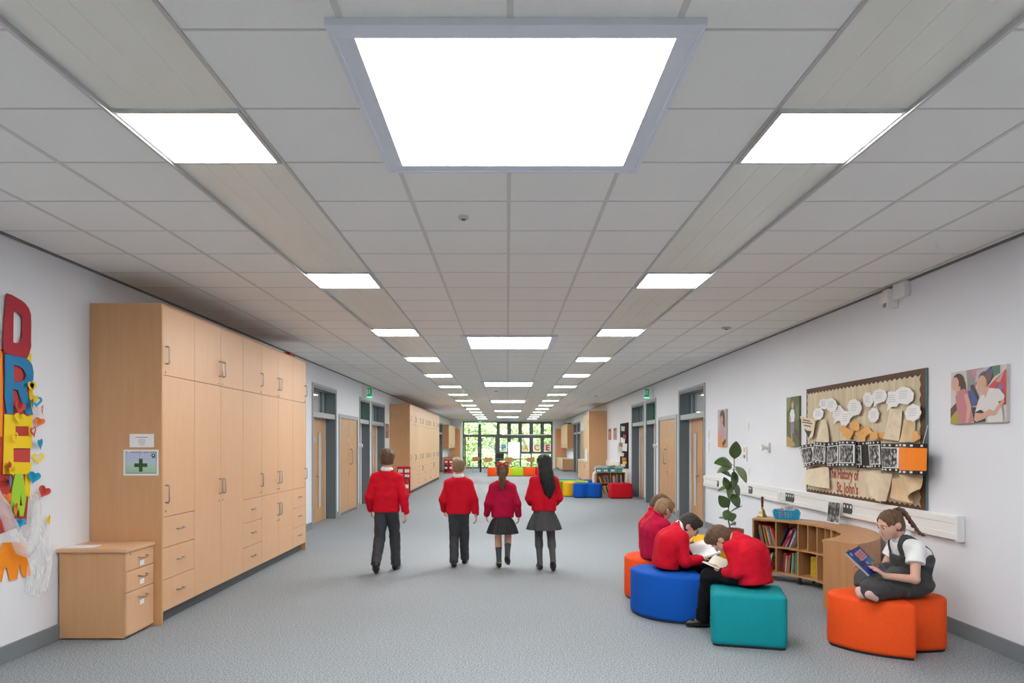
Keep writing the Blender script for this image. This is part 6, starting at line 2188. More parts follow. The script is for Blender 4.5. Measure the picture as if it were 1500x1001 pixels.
def hair(H, root, m, style='short', h=0.005, tail=None, name='hair'):
    s = H.s
    pts = [H.p(x, y, z) for x in (-0.1, 0.1) for y in (-0.12, 0.11) for z in (-0.13, 0.13)]
    if tail is not None:
        pts += [np.asarray(q[0]) for q in tail]
    F = Field(pts, 0.05, h)
    e = lambda c, r, k=0.01, op='add': F.ell(H.p(*c), [q * s for q in r], H.ax, k * s, op)
    thick = {'short': 0.012, 'crop': 0.007, 'slick': 0.006, 'long': 0.012}[style]
    e((0, -0.008, 0.030), (0.073 + thick, 0.093 + thick, 0.079 + thick))
    e((0, -0.035, -0.020), (0.066 + thick, 0.060 + thick, 0.070), 0.02)
    fringe = {'short': 0.057, 'crop': 0.058, 'slick': 0.066, 'long': 0.06}[style]
    # face opening, ears, nape
    e((0, 0.098, -0.045), (0.072, 0.080, fringe + 0.055), 0.008, 'cut')
    e((0, 0.060, -0.085), (0.090, 0.075, 0.070), 0.01, 'cut')
    if style != 'long':
        for sx in (-1, 1):
            e((0.085 * sx, 0.000, -0.020), (0.024, 0.027, 0.036), 0.006, 'cut')
            e((0.085 * sx, 0.035, -0.025), (0.030, 0.042, 0.040), 0.008, 'cut')
        F.plane_cut(H.p(0, -0.07, -0.070), -H.u + H.f * 0.25)
    if style == 'short':
        e((0, 0.070, 0.078), (0.062, 0.026, 0.026), 0.02)
        e((0, 0.01, 0.100), (0.066, 0.075, 0.022), 0.02)
    if tail is not None:
        k = 0.006
        for (a, ra), (b, rb) in zip(tail[:-1], tail[1:]):
            F.cone(a, b, ra, rb, k)
    # strands
    X, Y, Z = F.ax[0][:, None, None], F.ax[1][None, :, None], F.ax[2][None, None, :]
    q = (X * H.r[0] + Y * H.r[1] + Z * H.r[2]) * 260 / s
    q2 = (X * H.f[0] + Y * H.f[1] + Z * H.f[2]) * 150 / s
    F.d = F.d + (0.0014 * np.sin(q + 2 * np.sin(q2 * 0.35)) + 0.0012 * np.sin(q2 + q * 0.4)).astype(np.float32)
    return F.build(name, m, root)


def hand(F, w, d, n, t, s=1.0, curl=0.5, point=False, k=0.006):
    """palm, four fingers, thumb. d = towards the fingertips, n = palm side, t = thumb side"""
    w = np.asarray(w, float)
    d = unit(d)
    n = np.asarray(n, float)
    n = unit(n - d * (n @ d))
    t = np.asarray(t, float)
    t = unit(t - d * (t @ d) - n * (t @ n))
    rot = lambda a: d * math.cos(a) + n * math.sin(a)
    for i in range(4):
        kn = w + d * (0.066 - 0.004 * abs(i - 1)) * s + t * (0.026 - 0.0175 * i) * s
        F.cone(w + d * 0.005 * s + t * (0.012 - 0.008 * i) * s, kn, 0.0125 * s, 0.0098 * s, k)
        L = (0.030, 0.034, 0.032, 0.025)[i] * s
        c = curl if not (point and i == 0) else 0.12
        a1, a2, a3 = c * 0.7, c * 1.6, c * 2.2
        p1 = kn + rot(a1) * L
        p2 = p1 + rot(a2) * L * 0.72
        p3 = p2 + rot(a3) * L * 0.58
        F.cone(kn, p1, 0.0086 * s, 0.0078 * s, 0.003)
        F.cone(p1, p2, 0.0078 * s, 0.0070 * s, 0.003)
        F.cone(p2, p3, 0.0070 * s, 0.0058 * s, 0.003)
    b0 = w + d * 0.018 * s + t * 0.020 * s
    b1 = b0 + unit(d * 0.7 + t * 0.75 + n * 0.25) * 0.036 * s
    b2 = b1 + unit(d * 0.95 + t * 0.25 + n * 0.35) * 0.028 * s
    b3 = b2 + unit(d * 0.95 + t * 0.0 + n * 0.45) * 0.018 * s
    F.cone(b0, b1, 0.0135 * s, 0.0100 * s, k)
    F.cone(b1, b2, 0.0098 * s, 0.0085 * s, 0.003)
    F.cone(b2, b3, 0.0085 * s, 0.0068 * s, 0.003)


def ik(a, b, l1, l2, pole):
    """joint between a and b for bone lengths l1, l2, bending towards pole"""
    a, b = np.asarray(a, float), np.asarray(b, float)
    d = b - a
    L = min(np.linalg.norm(d), (l1 + l2) * 0.999)
    d = unit(d)
    x = (l1 * l1 - l2 * l2 + L * L) / (2 * L)
    y = math.sqrt(max(0, l1 * l1 - x * x))
    p = np.asarray(pole, float)
    p = unit(p - d * (p @ d))
    return a + d * x + p * y


def shoe(root, ank, toe_dir, s=1.0, pitch=0.0, name='shoe', m=None):
    """low black shoe; toe_dir horizontal, pitch>0 = toe down"""
    f = np.asarray(toe_dir, float)
    f = unit([f[0], f[1], 0])
    up = np.array([0, 0, 1.0])
    ff = f * math.cos(pitch) - up * math.sin(pitch)
    uu = up * math.cos(pitch) + f * math.sin(pitch)
    a = np.asarray(ank, float)
    heel = a - ff * 0.035 * s - uu * 0.042 * s
    toe = a + ff * 0.12 * s - uu * 0.048 * s
    F = Field([heel, toe, a], 0.07, 0.005)
    side = np.cross(ff, uu)
    F.cone(heel, a + ff * 0.055 * s - uu * 0.042 * s, 0.034 * s, 0.038 * s, 0.02, uu, 1.0)
    F.cone(a + ff * 0.03 * s - uu * 0.040 * s, toe, 0.036 * s, 0.032 * s, 0.02, uu, 1.25)
    F.cone(a - uu * 0.03 * s, a - uu * 0.01 * s, 0.036 * s, 0.034 * s, 0.01)
    F.plane_cut(a - uu * 0.079 * s, -uu)
    F.plane_cut(a - uu * 0.002 * s, uu)
    return F.build(name, m or M_SHOE, root)


def collar(root, base, axis, r=0.058, m=None):
    ax = Vector(unit(axis))
    B().lathe(base, [(r + 0.024, -0.012), (r + 0.022, 0.008), (r + 0.009, 0.032), (r + 0.002, 0.035), (r - 0.002, 0.0), (r + 0.0, -0.012)], 22, ax).build('collar', m or M_SHIRT, root, smooth='all')


def kid(name, label, base, J, o):
    """J: joints; o: clothing options. Body is one continuous mesh; clothes, hair, shoes are children"""
    root = thing(name, label, 'person', base, o.get('group'))
    H = J['head']
    S = o.get('s', 1.0)
    h = o.get('h', 0.006)
    msk = o.get('skin', M_SKIN)
    P_ = {k: np.asarray(v, float) for k, v in J.items() if k not in ('head', 'hands', 'toes', 'pitch')}
    allp = [v for v in P_.values()] + [H.p(0, 0, 0.12), H.p(0, 0.11, 0), H.p(0, -0.11, 0)]
    F = Field(allp, 0.16 if o.get('skirt') != 'x' else 0.2, h)
    add_head(F, H)
    F.cone(H.p(0, -0.022, -0.045), P_['neck'], 0.042 * S, 0.046 * S, 0.02)
    right = unit(P_['shR'] - P_['shL'])
    fwd = unit(np.cross(np.cross(right, P_['neck'] - P_['pelvis']), right)) if False else unit(np.cross(P_['neck'] - P_['pelvis'], right))
    mid = P_['chest'] if 'chest' in P_ else (P_['neck'] * 0.55 + P_['pelvis'] * 0.45)
    wst = (P_['pelvis'] + mid) / 2
    # torso
    for sx, hip in ((-1, 'hipL'), (1, 'hipR')):
        F.cone(P_['pelvis'] + right * 0.045 * sx * S, mid + right * 0.055 * sx * S, 0.078 * S, 0.082 * S, 0.05, fwd, 1.12)
        F.cone(mid + right * 0.055 * sx * S, P_['neck'] + right * 0.05 * sx * S - unit(P_['neck'] - mid) * 0.05 * S, 0.080 * S, 0.050 * S, 0.05, fwd, 1.2)
    F.cone(P_['shL'], P_['shR'], 0.046 * S, 0.046 * S, 0.04)
    F.cone(P_['neck'] - unit(P_['neck'] - mid) * 0.04, P_['neck'], 0.06 * S, 0.046 * S, 0.03)
    for q in 'LR':
        F.cone(P_['sh' + q], P_['el' + q], 0.040 * S, 0.032 * S, 0.02)
        F.cone(P_['el' + q], P_['wr' + q], 0.033 * S, 0.0225 * S, 0.012)
        hd = J['hands'][q]
        hand(F, P_['wr' + q], hd[0], hd[1], hd[2], o.get('hs', 0.95) * S, hd[3], len(hd) > 4)
        F.cone(P_['hip' + q], P_['kn' + q], 0.072 * S, 0.047 * S, 0.02)
        F.cone(P_['kn' + q], P_['an' + q], 0.046 * S, 0.030 * S, 0.012)
        cal = P_['kn' + q] * 0.68 + P_['an' + q] * 0.32
        F.cone(P_['kn' + q] * 0.85 + P_['an' + q] * 0.15, cal, 0.042 * S, 0.044 * S, 0.03)
        td = np.asarray(J['toes'][q], float)
        pt = J.get('pitch', {}).get(q, 0.0)
        tdir = unit([td[0], td[1], td[2] if len(td) > 2 else 0]) * math.cos(pt) - np.array([0, 0, math.sin(pt)])
        F.cone(P_['an' + q] - tdir * 0.02 - np.array([0, 0, 0.03]) * S, P_['an' + q] + tdir * 0.10 * S - np.array([0, 0, 0.045]) * S, 0.028 * S, 0.022 * S, 0.02)
    F.build('body', msk, root)
    face_parts(H, root, msk, o.get('glasses', False))
    hair(H, root, o['hair'], o.get('style', 'short'), 0.0045 if o.get('near') else 0.006, o.get('tail'))
    hc = 0.006
    # ---- upper clothing
    if o.get('top') == 'sweatshirt':
        G = Field([P_[k] for k in ('shL', 'shR', 'elL', 'elR', 'wrL', 'wrR', 'pelvis', 'neck')], 0.2, hc)
        hem = np.asarray(o.get('hem', P_['pelvis']), float)
        fat = o.get('fat', 1.0)
        up = unit(mid - P_['pelvis'])
        for sx in (-1, 1):
            G.cone(hem - up * 0.0 + right * 0.050 * sx * S, wst + right * 0.055 * sx * S, 0.106 * S * fat, 0.106 * S * fat, 0.05, fwd, 1.06)
            G.cone(wst + right * 0.055 * sx * S, mid + right * 0.062 * sx * S, 0.104 * S * fat, 0.100 * S * fat, 0.05, fwd, 1.10)
            G.cone(mid + right * 0.062 * sx * S, P_['neck'] + right * 0.055 * sx * S - unit(P_['neck'] - mid) * 0.055 * S, 0.098 * S * fat, 0.062 * S, 0.05, fwd, 1.15)
        # welt at the hem
        for sx in (-1, 1):
            G.cone(hem + right * 0.05 * sx * S, hem + up * 0.03 + right * 0.05 * sx * S, 0.104 * S * fat, 0.104 * S * fat, 0.02, fwd, 1.06)
        G.cone(P_['shL'], P_['shR'], 0.062 * S, 0.062 * S, 0.03)
        G.cone(P_['neck'] - unit(P_['neck'] - mid) * 0.05, P_['neck'] - unit(P_['neck'] - mid) * 0.005, 0.085 * S, 0.060 * S, 0.03)
        for q in 'LR':
            el = P_['el' + q]
            G.cone(P_['sh' + q], el, 0.062 * S, 0.053 * S, 0.025)
            wr = P_['wr' + q]
            G.cone(el, el * 0.15 + wr * 0.85, 0.054 * S, 0.046 * S, 0.015)
            G.cone(el * 0.12 + wr * 0.88, wr, 0.037 * S, 0.034 * S, 0.012)
        G.ripple(0.0016, (26, 45, 70), o.get('seed', 1))
        G.plane_cut(hem - up * 0.035, -up, within=0.24)
        nk = unit(H.p(0, -0.02, -0.05) - P_['neck'])
        G.plane_cut(P_['neck'] + nk * 0.012, nk, within=0.085)
        for q in 'LR':
            G.plane_cut(P_['wr' + q] + unit(P_['wr' + q] - P_['el' + q]) * 0.008, P_['wr' + q] - P_['el' + q], within=0.055)
        G.build('sweatshirt', o.get('topm', M_SWEAT), root)
        if o.get('collar', True):
            collar(root, Vector(P_['neck'] + nk * 0.008), nk, 0.050 * S, o.get('collarm'))
    # ---- lower clothing
    if o.get('bottom') == 'trousers':
        G = Field([P_[k] for k in ('hipL', 'hipR', 'knL', 'knR', 'anL', 'anR', 'pelvis')], 0.16, hc)
        for q in 'LR':
            G.cone(P_['pelvis'], P_['hip' + q], 0.078 * S, 0.078 * S, 0.03)
            G.cone(P_['hip' + q], P_['kn' + q], 0.079 * S, 0.064 * S, 0.015)
            G.cone(P_['kn' + q], P_['an' + q], 0.064 * S, 0.056 * S, 0.012)
        G.ripple(0.002, (50, 80), o.get('seed', 1) + 5)
        for q in 'LR':
            dd = unit(P_['an' + q] - P_['kn' + q])
            G.plane_cut(P_['an' + q] + dd * 0.022, dd, within=0.10)
        G.build('trousers', o.get('botm', M_TROUS), root)
    if 'skirt' in o:
        zt, zb, rt, rb, npl = o['skirt']
        c = P_['pelvis']
        rings = []
        for (z, r, kk) in ((zt, rt, 0.0), (zt - 0.03, rt + 0.004, 0.1), ((zt * 2 + zb) / 3, rt + (rb - rt) * 0.42, 0.5), ((zt + 2 * zb) / 3, rt + (rb - rt) * 0.75, 0.8), (zb, rb, 1.0), (zb, rb - 0.006, 1.0), ((zt + 2 * zb) / 3, rt + (rb - rt) * 0.75 - 0.008, 0.8), (zt - 0.02, rt - 0.01, 0.1)):
            ring = []
            for k in range(96):
                a = 2 * math.pi * k / 96
                tri = abs(((a * npl / (2 * math.pi)) % 1) - 0.5) * 4 - 1
                rr = r * (1 + 0.055 * kk * tri)
                ring.append((c[0] + rr * math.cos(a) * 1.1, c[1] + rr * math.sin(a) * 0.88, z))
            rings.append(ring)
        B().loft(rings, cap=False).build('skirt', o['skirtm'], root, smooth=True)
    if 'legwear' in o:
        # socks or tights over the lower body mesh
        kind_, mt = o['legwear']
        for q in 'LR':
            G = Field([P_['hip' + q], P_['kn' + q], P_['an' + q]], 0.10, 0.005)
            if kind_ == 'tights':
                G.cone(P_['hip' + q], P_['kn' + q], 0.076 * S, 0.051 * S, 0.01)
            top = P_['kn' + q] if kind_ == 'tights' else P_['kn' + q] * 0.85 + P_['an' + q] * 0.15
            G.cone(top, P_['an' + q], 0.050 * S if kind_ == 'tights' else 0.049 * S, 0.035 * S, 0.01)
            cal = P_['kn' + q] * 0.68 + P_['an' + q] * 0.32
            G.cone(P_['kn' + q] * 0.82 + P_['an' + q] * 0.18, cal, 0.0475 * S, 0.050 * S, 0.03)
            td = np.asarray(J['toes'][q], float)
            G.cone(P_['an' + q] - np.array([0, 0, 0.01]), P_['an' + q] + unit([td[0], td[1], 0]) * 0.06 - np.array([0, 0, 0.035]), 0.034 * S, 0.030 * S, 0.015)
            if kind_ == 'socks':
                dd = unit(P_['kn' + q] - P_['an' + q])
                G.plane_cut(P_['kn' + q] - dd * 0.13, dd)
            G.build('tights_leg' if kind_ == 'tights' else 'sock', mt, root)
    if o.get('shoes', True):
        for q in 'LR':
            shoe(root, P_['an' + q] + np.array([0, 0, 0.0]), J['toes'][q], S * 1.02, J.get('pitch', {}).get(q, 0.0))
    return root, P_, H


# ------------------------------------------------------------------ four pupils walking away down the corridor
def walker(name, label, x, y, ht, feet, o, arms, lean=0.0, head_yaw=0.0):
    """feet: {q: (dx, dy, lift, pitch)} relative to the hips; facing +Y"""
    k = ht / 1.40
    S = k * o.get('build', 1.0)
    o = dict(o)
    o['s'] = S
    W3 = lambda a, b, c: np.array([x + a * k, y + b * k, c * k])
    J = {}
    J['pelvis'] = W3(0, 0, 0.735)
    J['chest'] = W3(0, 0.012, 0.985)
    J['neck'] = W3(0, 0.012, 1.158)
    J['shL'], J['shR'] = W3(-0.122, 0.0, 1.068), W3(0.122, 0.0, 1.068)
    hy = R(head_yaw)
    J['head'] = Head(W3(0, 0.03, 1.284), (math.sin(hy), math.cos(hy), -0.08), (0, 0.05, 1), 1.03 * (0.55 + 0.45 * k))
    J['toes'], J['pitch'], J['hands'] = {}, {}, {}
    for q, sx in (('L', -1), ('R', 1)):
        J['hip' + q] = W3(sx * 0.060, 0, 0.70)
        dx, dy, lift, pitch = feet[q]
        J['an' + q] = W3(sx * 0.066 + dx, dy, 0.080 + lift)
        J['an' + q][2] = max(J['an' + q][2], 0.0805 * S + lift)
        J['kn' + q] = ik(J['hip' + q], J['an' + q], 0.325 * k, 0.325 * k, (sx * 0.06, 1, 0))
        J['toes'][q] = (sx * 0.12, 1)
        J['pitch'][q] = pitch
        ex, ey, ez, wx_, wy_, wz_ = arms[q]
        J['el' + q] = W3(sx * ex, ey, ez)
        J['wr' + q] = W3(sx * wx_, wy_, wz_)
        d = J['wr' + q] - J['el' + q]
        J['hands'][q] = (d, (-sx, 0.15, 0), (0, 1, 0.2), 0.55)
    if o.get('top') == 'sweatshirt':
        o['hem'] = W3(0, 0, o.get('hemz', 0.715))
    if 'skirt' in o:
        zt, zb, rt, rb, n = o['skirt']
        o['skirt'] = (zt * k, zb * k, rt * k, rb * k, n)
    if callable(o.get('tail')):
        o['tail'] = o['tail'](J['head'])
    return kid(name, label, (x, y, 0), J, o)


GW = 'pupils walking down the corridor'
ARM = (0.20, -0.03, 0.87, 0.225, 0.05, 0.685)
walker('person', 'boy with brown hair walking beside the cupboards in red sweatshirt and charcoal trousers', -1.47, 8.55, 1.505,
       {'L': (-0.02, -0.20, 0.055, 0.55), 'R': (0.01, 0.17, 0.0, 0.0)},
       dict(top='sweatshirt', bottom='trousers', hair=H_BROWN, style='short', group=GW, seed=3, fat=0.94, build=0.98),
       {'L': (0.198, -0.01, 0.855, 0.195, 0.11, 0.69), 'R': (0.200, -0.05, 0.855, 0.218, -0.03, 0.67)}, head_yaw=-8)
walker('person', 'boy with cropped fair hair in a red sweatshirt walking beside the ponytail girl', -0.62, 8.95, 1.385,
       {'L': (0.01, -0.05, 0.0, 0.0), 'R': (0.0, 0.22, 0.0, -0.12)},
       dict(top='sweatshirt', bottom='trousers', hair=H_FAIR, style='crop', group=GW, seed=8, fat=0.98, build=1.0),
       {'L': (0.202, -0.01, 0.86, 0.195, 0.11, 0.71), 'R': (0.203, -0.05, 0.86, 0.222, -0.02, 0.665)}, head_yaw=6)


def pony(H):
    q = lambda r, f, u: H.p(r, f, u)
    return [(q(0, -0.085, 0.045), 0.022), (q(0.0, -0.120, 0.035), 0.030), (q(0.005, -0.135, -0.02), 0.038), (q(-0.005, -0.135, -0.09), 0.042), (q(0.004, -0.130, -0.15), 0.040), (q(-0.004, -0.125, -0.20), 0.030), (q(0.0, -0.12, -0.235), 0.010)]


g1, P1, H1 = walker('person', 'girl with a light brown ponytail in a crimson sweatshirt and black skirt walking', -0.06, 8.9, 1.325,
                    {'L': (0.02, -0.03, 0.0, 0.0), 'R': (0.0, -0.13, 0.085, 0.55)},
                    dict(top='sweatshirt', topm=M_SWEAT2, skirt=(0.71, 0.455, 0.095, 0.19, 14), skirtm=M_SKIRTB, hair=H_GIRL, style='slick', tail=pony, group=GW, seed=12, fat=0.98, build=0.96, legwear=('socks', M_TIGHT), collar=False, hemz=0.705),
                    {'L': (0.195, -0.02, 0.86, 0.212, 0.05, 0.69), 'R': (0.198, -0.03, 0.86, 0.215, 0.03, 0.68)})
# red hair bow
b = B()
for sx in (-1, 1):
    c0, c1 = Vector(H1.p(0, -0.085, 0.085)), Vector(H1.p(0.058 * sx, -0.080, 0.112))
    c2 = Vector(H1.p(0.07 * sx, -0.085, 0.070))
    b.tube([c0, (c0 + c1) / 2 + Vector((0, 0, 0.008)), c1, c2, (c0 + c2) / 2, c0], 0.012, 8)
b.build('hair_bow', mat('bow_red', (0.62, 0.02, 0.03), 0.6), g1, smooth='all')


def longhair(H):
    q = lambda r, f, u: H.p(r, f, u)
    return [(q(0, -0.04, 0.03), 0.080), (q(-0.004, -0.055, -0.05), 0.083), (q(0.002, -0.075, -0.12), 0.090), (q(0.014, -0.085, -0.20), 0.092), (q(0.030, -0.095, -0.28), 0.082), (q(0.026, -0.10, -0.34), 0.062), (q(0.034, -0.10, -0.39), 0.030), (q(0.03, -0.10, -0.42), 0.010)]


walker('person', 'girl with long black hair in a red sweatshirt, grey skirt and tights walking', 0.46, 8.75, 1.44,
       {'L': (0.015, -0.02, 0.0, 0.0), 'R': (0.03, -0.20, 0.05, 0.6)},
       dict(top='sweatshirt', skirt=(0.745, 0.485, 0.092, 0.19, 12), skirtm=M_SKIRTG, hair=H_BLACK, style='long', tail=longhair, group=GW, seed=20, fat=1.0, build=0.94, legwear=('tights', M_TIGHT), collar=False, skin=M_SKIN2, hemz=0.745),
       {'L': (0.18, 0.0, 0.865, 0.15, 0.13, 0.79), 'R': (0.18, 0.0, 0.865, 0.15, 0.13, 0.79)}, head_yaw=-14)


# ------------------------------------------------------------------ pupils reading in the corner
GR = 'pupils reading on the pouffes'


def seated(name, label, base, pelvis, face, neck, head, shw, elL, wrL, elR, wrR, knL, anL, knR, anR, o, hands, chest=None):
    """face = horizontal facing direction; head = (centre, forward, up)"""
    f = unit([face[0], face[1], 0])
    right = np.array([f[1], -f[0], 0])
    pelvis, neck = np.asarray(pelvis, float), np.asarray(neck, float)
    J = {'pelvis': pelvis, 'neck': neck, 'head': Head(*head)}
    if chest is not None:
        J['chest'] = np.asarray(chest, float)
    tilt = unit(neck - pelvis)
    shc = neck - tilt * 0.075 + f * 0.01
    J['shL'], J['shR'] = shc - right * shw, shc + right * shw
    J['elL'], J['wrL'], J['elR'], J['wrR'] = elL, wrL, elR, wrR
    J['hipL'], J['hipR'] = pelvis - right * 0.065 + f * 0.02 - np.array([0, 0, 0.01]), pelvis + right * 0.065 + f * 0.02 - np.array([0, 0, 0.01])
    J['knL'], J['anL'], J['knR'], J['anR'] = knL, anL, knR, anR
    J['toes'] = o.get('toes') or {'L': tuple(f[:2]), 'R': tuple(f[:2])}
    J['hands'] = hands
    return kid(name, label, base, J, o)


# boy with glasses on the blue pouffe, facing right
seated('person', 'dark haired boy with glasses in a red sweatshirt reading on the blue pouffe', (1.47, 6.42, 0.41), (1.47, 6.42, 0.51), (1, 0.12), (1.565, 6.44, 0.795),
       ((1.668, 6.45, 0.808), (0.78, -0.14, -0.62), (0.63, 0, 0.78), 0.98), 0.135,
       (1.62, 6.66, 0.55), (1.80, 6.60, 0.57), (1.585, 6.25, 0.515), (1.745, 6.285, 0.53),
       (1.845, 6.56, 0.50), (1.87, 6.60, 0.082), (1.85, 6.34, 0.49), (1.86, 6.33, 0.082),
       dict(top='sweatshirt', bottom='trousers', botm=M_TROUSB, hair=H_DARK, style='short', group=GR, seed=31, fat=1.12, s=0.96, h=0.0045, near=True, glasses=True, hem=(1.455, 6.42, 0.475)),
       {'L': ((1, -0.3, 0.1), (0, -0.5, 0.85), (-0.2, -0.9, 0.3), 0.5), 'R': ((0.85, 0.5, -0.05), (0.1, 0.0, -1), (-0.4, 0.9, 0.1), 0.45, True)}, chest=(1.485, 6.42, 0.68))
# his open book: two page blocks on a tilted spine
bk = Vector((1.81, 6.435, 0.568))
t = thing('open_book', 'thick open book with white pages on the lap of the boy with glasses', 'book', bk, 'open books')


def open_book(t, c, spine_dir, side_dir, w, l, th, open_a, curl, mcov, mpage):
    sd = Vector(spine_dir).normalized()
    rt = Vector(side_dir)
    rt = (rt - sd * rt.dot(sd)).normalized()
    up = rt.cross(sd).normalized()
    if up.z < 0:
        up = -up
    for k, s_ in enumerate((-1, 1)):
        d = (rt * s_ * math.cos(open_a[k]) + up * math.sin(open_a[k])).normalized()
        n = (up * math.cos(open_a[k]) - rt * s_ * math.sin(open_a[k])).normalized()
        fr = Frame(c, sd, d)
        sgn = 1 if fr.n.dot(n) > 0 else -1
        B().fbox(fr, -l / 2 - 0.003, l / 2 + 0.003, 0, w + 0.003, *sorted((0, sgn * 0.0025))).build('cover', mcov, t)
        b = B()
        rows_ = []
        for i in range(9):
            e = i / 8
            lift = curl[k] * math.sin(math.pi * min(1, e * 1.15)) * 0.5
            hgt = 0.0026 + (th * (1 - 0.25 * e) + lift)
            rows_.append([c + sd * a + d * (w * e) + n * q for a, q in ((-l / 2, 0.0026), (l / 2, 0.0026), (l / 2, hgt), (-l / 2, hgt))])
        b.loft(rows_)
        b.build('page_block', mpage, t)


open_book(t, bk, (0.93, 0.0, 0.30), (0.15, -1, -0.1), 0.155, 0.215, 0.020, (0.34, 0.02), (0.02, 0.006), mat('cover_grey', (0.3, 0.3, 0.32), 0.5), M_PAPER)

# boy with his back turned on the teal pouffe
seated('person', 'brown haired boy in a red sweatshirt bent over a book with his back turned', (2.0, 5.66, 0.41), (1.985, 5.66, 0.505), (-0.72, 0.69), (1.885, 5.765, 0.795),
       ((1.775, 5.835, 0.775), (-0.46, 0.22, -0.86), (-0.74, 0.32, 0.60), 0.98), 0.135,
       (1.825, 5.575, 0.545), (1.775, 5.73, 0.515), (1.98, 5.98, 0.55), (1.85, 5.97, 0.53),
       (1.675, 5.85, 0.47), (1.665, 5.985, 0.082), (1.81, 5.99, 0.47), (1.80, 5.99, 0.082),
       dict(top='sweatshirt', bottom='trousers', botm=M_TROUSB, hair=H_BROWN, style='short', group=GR, seed=37, fat=1.14, s=0.96, h=0.0045, near=True, hem=(2.0, 5.65, 0.475), collar=False, toes={'L': (-1, 0.05), 'R': (-1, 0.05)}),
       {'L': ((-0.6, 0.75, 0.05), (0.1, 0.3, 0.95), (0.6, 0.6, 0.3), 0.6), 'R': ((-0.9, -0.2, 0.0), (0.0, -0.3, 0.95), (-0.3, -0.9, 0.3), 0.6)}, chest=(1.975, 5.68, 0.68))
bk = Vector((1.745, 5.86, 0.535))
t = thing('open_book', 'small open book in the hands of the boy with his back turned', 'book', bk, 'open books')
open_book(t, bk, (-0.65, 0.70, 0.25), (0.7, 0.65, 0), 0.105, 0.155, 0.010, (0.25, 0.7), (0.004, 0.01), mat('cover_cream', (0.55, 0.48, 0.36), 0.5), mat('cream_pages', (0.78, 0.73, 0.62), 0.7))

# two boys further back on the orange pouffe
seated('person', 'light brown haired boy in a crimson sweatshirt behind the boy with glasses', (1.46, 6.98, 0.42), (1.46, 6.98, 0.515), (1, 0.30), (1.50, 6.99, 0.845),
       ((1.565, 7.01, 0.905), (0.80, 0.42, -0.45), (0.40, 0.2, 0.9), 0.95), 0.125,
       (1.55, 7.20, 0.57), (1.74, 7.18, 0.58), (1.58, 6.86, 0.56), (1.76, 6.93, 0.58),
       (1.82, 7.14, 0.53), (1.885, 7.14, 0.082), (1.83, 6.98, 0.53), (1.885, 6.96, 0.082),
       dict(top='sweatshirt', topm=M_SWEAT2, bottom='trousers', botm=M_TROUSB, hair=H_LIGHT, style='short', group=GR, seed=41, fat=1.05, s=0.92, h=0.006, hem=(1.445, 6.97, 0.475), collarm=M_SWEAT2),
       {'L': ((1, -0.3, 0.1), (0, -0.5, 0.85), (-0.2, -0.9, 0.3), 0.5), 'R': ((1, 0.3, 0.1), (0, 0.5, 0.85), (-0.2, 0.9, 0.3), 0.5)}, chest=(1.445, 6.98, 0.70))
seated('person', 'brown haired boy in a bright red top farthest back on the orange pouffe', (1.52, 7.42, 0.42), (1.52, 7.42, 0.515), (1, 0.15), (1.555, 7.42, 0.845),
       ((1.62, 7.44, 0.915), (0.85, 0.10, -0.45), (0.40, 0, 0.9), 0.95), 0.125,
       (1.60, 7.60, 0.57), (1.80, 7.54, 0.59), (1.63, 7.27, 0.57), (1.82, 7.34, 0.59),
       (1.85, 7.52, 0.53), (1.89, 7.52, 0.082), (1.85, 7.36, 0.53), (1.89, 7.34, 0.082),
       dict(top='sweatshirt', bottom='trousers', botm=M_TROUSB, hair=H_BROWN, style='short', group=GR, seed=47, fat=1.0, s=0.92, h=0.006, hem=(1.505, 7.42, 0.475), collarm=M_SWEAT),
       {'L': ((1, -0.3, 0.1), (0, -0.5, 0.85), (-0.2, -0.9, 0.3), 0.5), 'R': ((1, 0.3, 0.1), (0, 0.5, 0.85), (-0.2, 0.9, 0.3), 0.5)}, chest=(1.505, 7.42, 0.70))


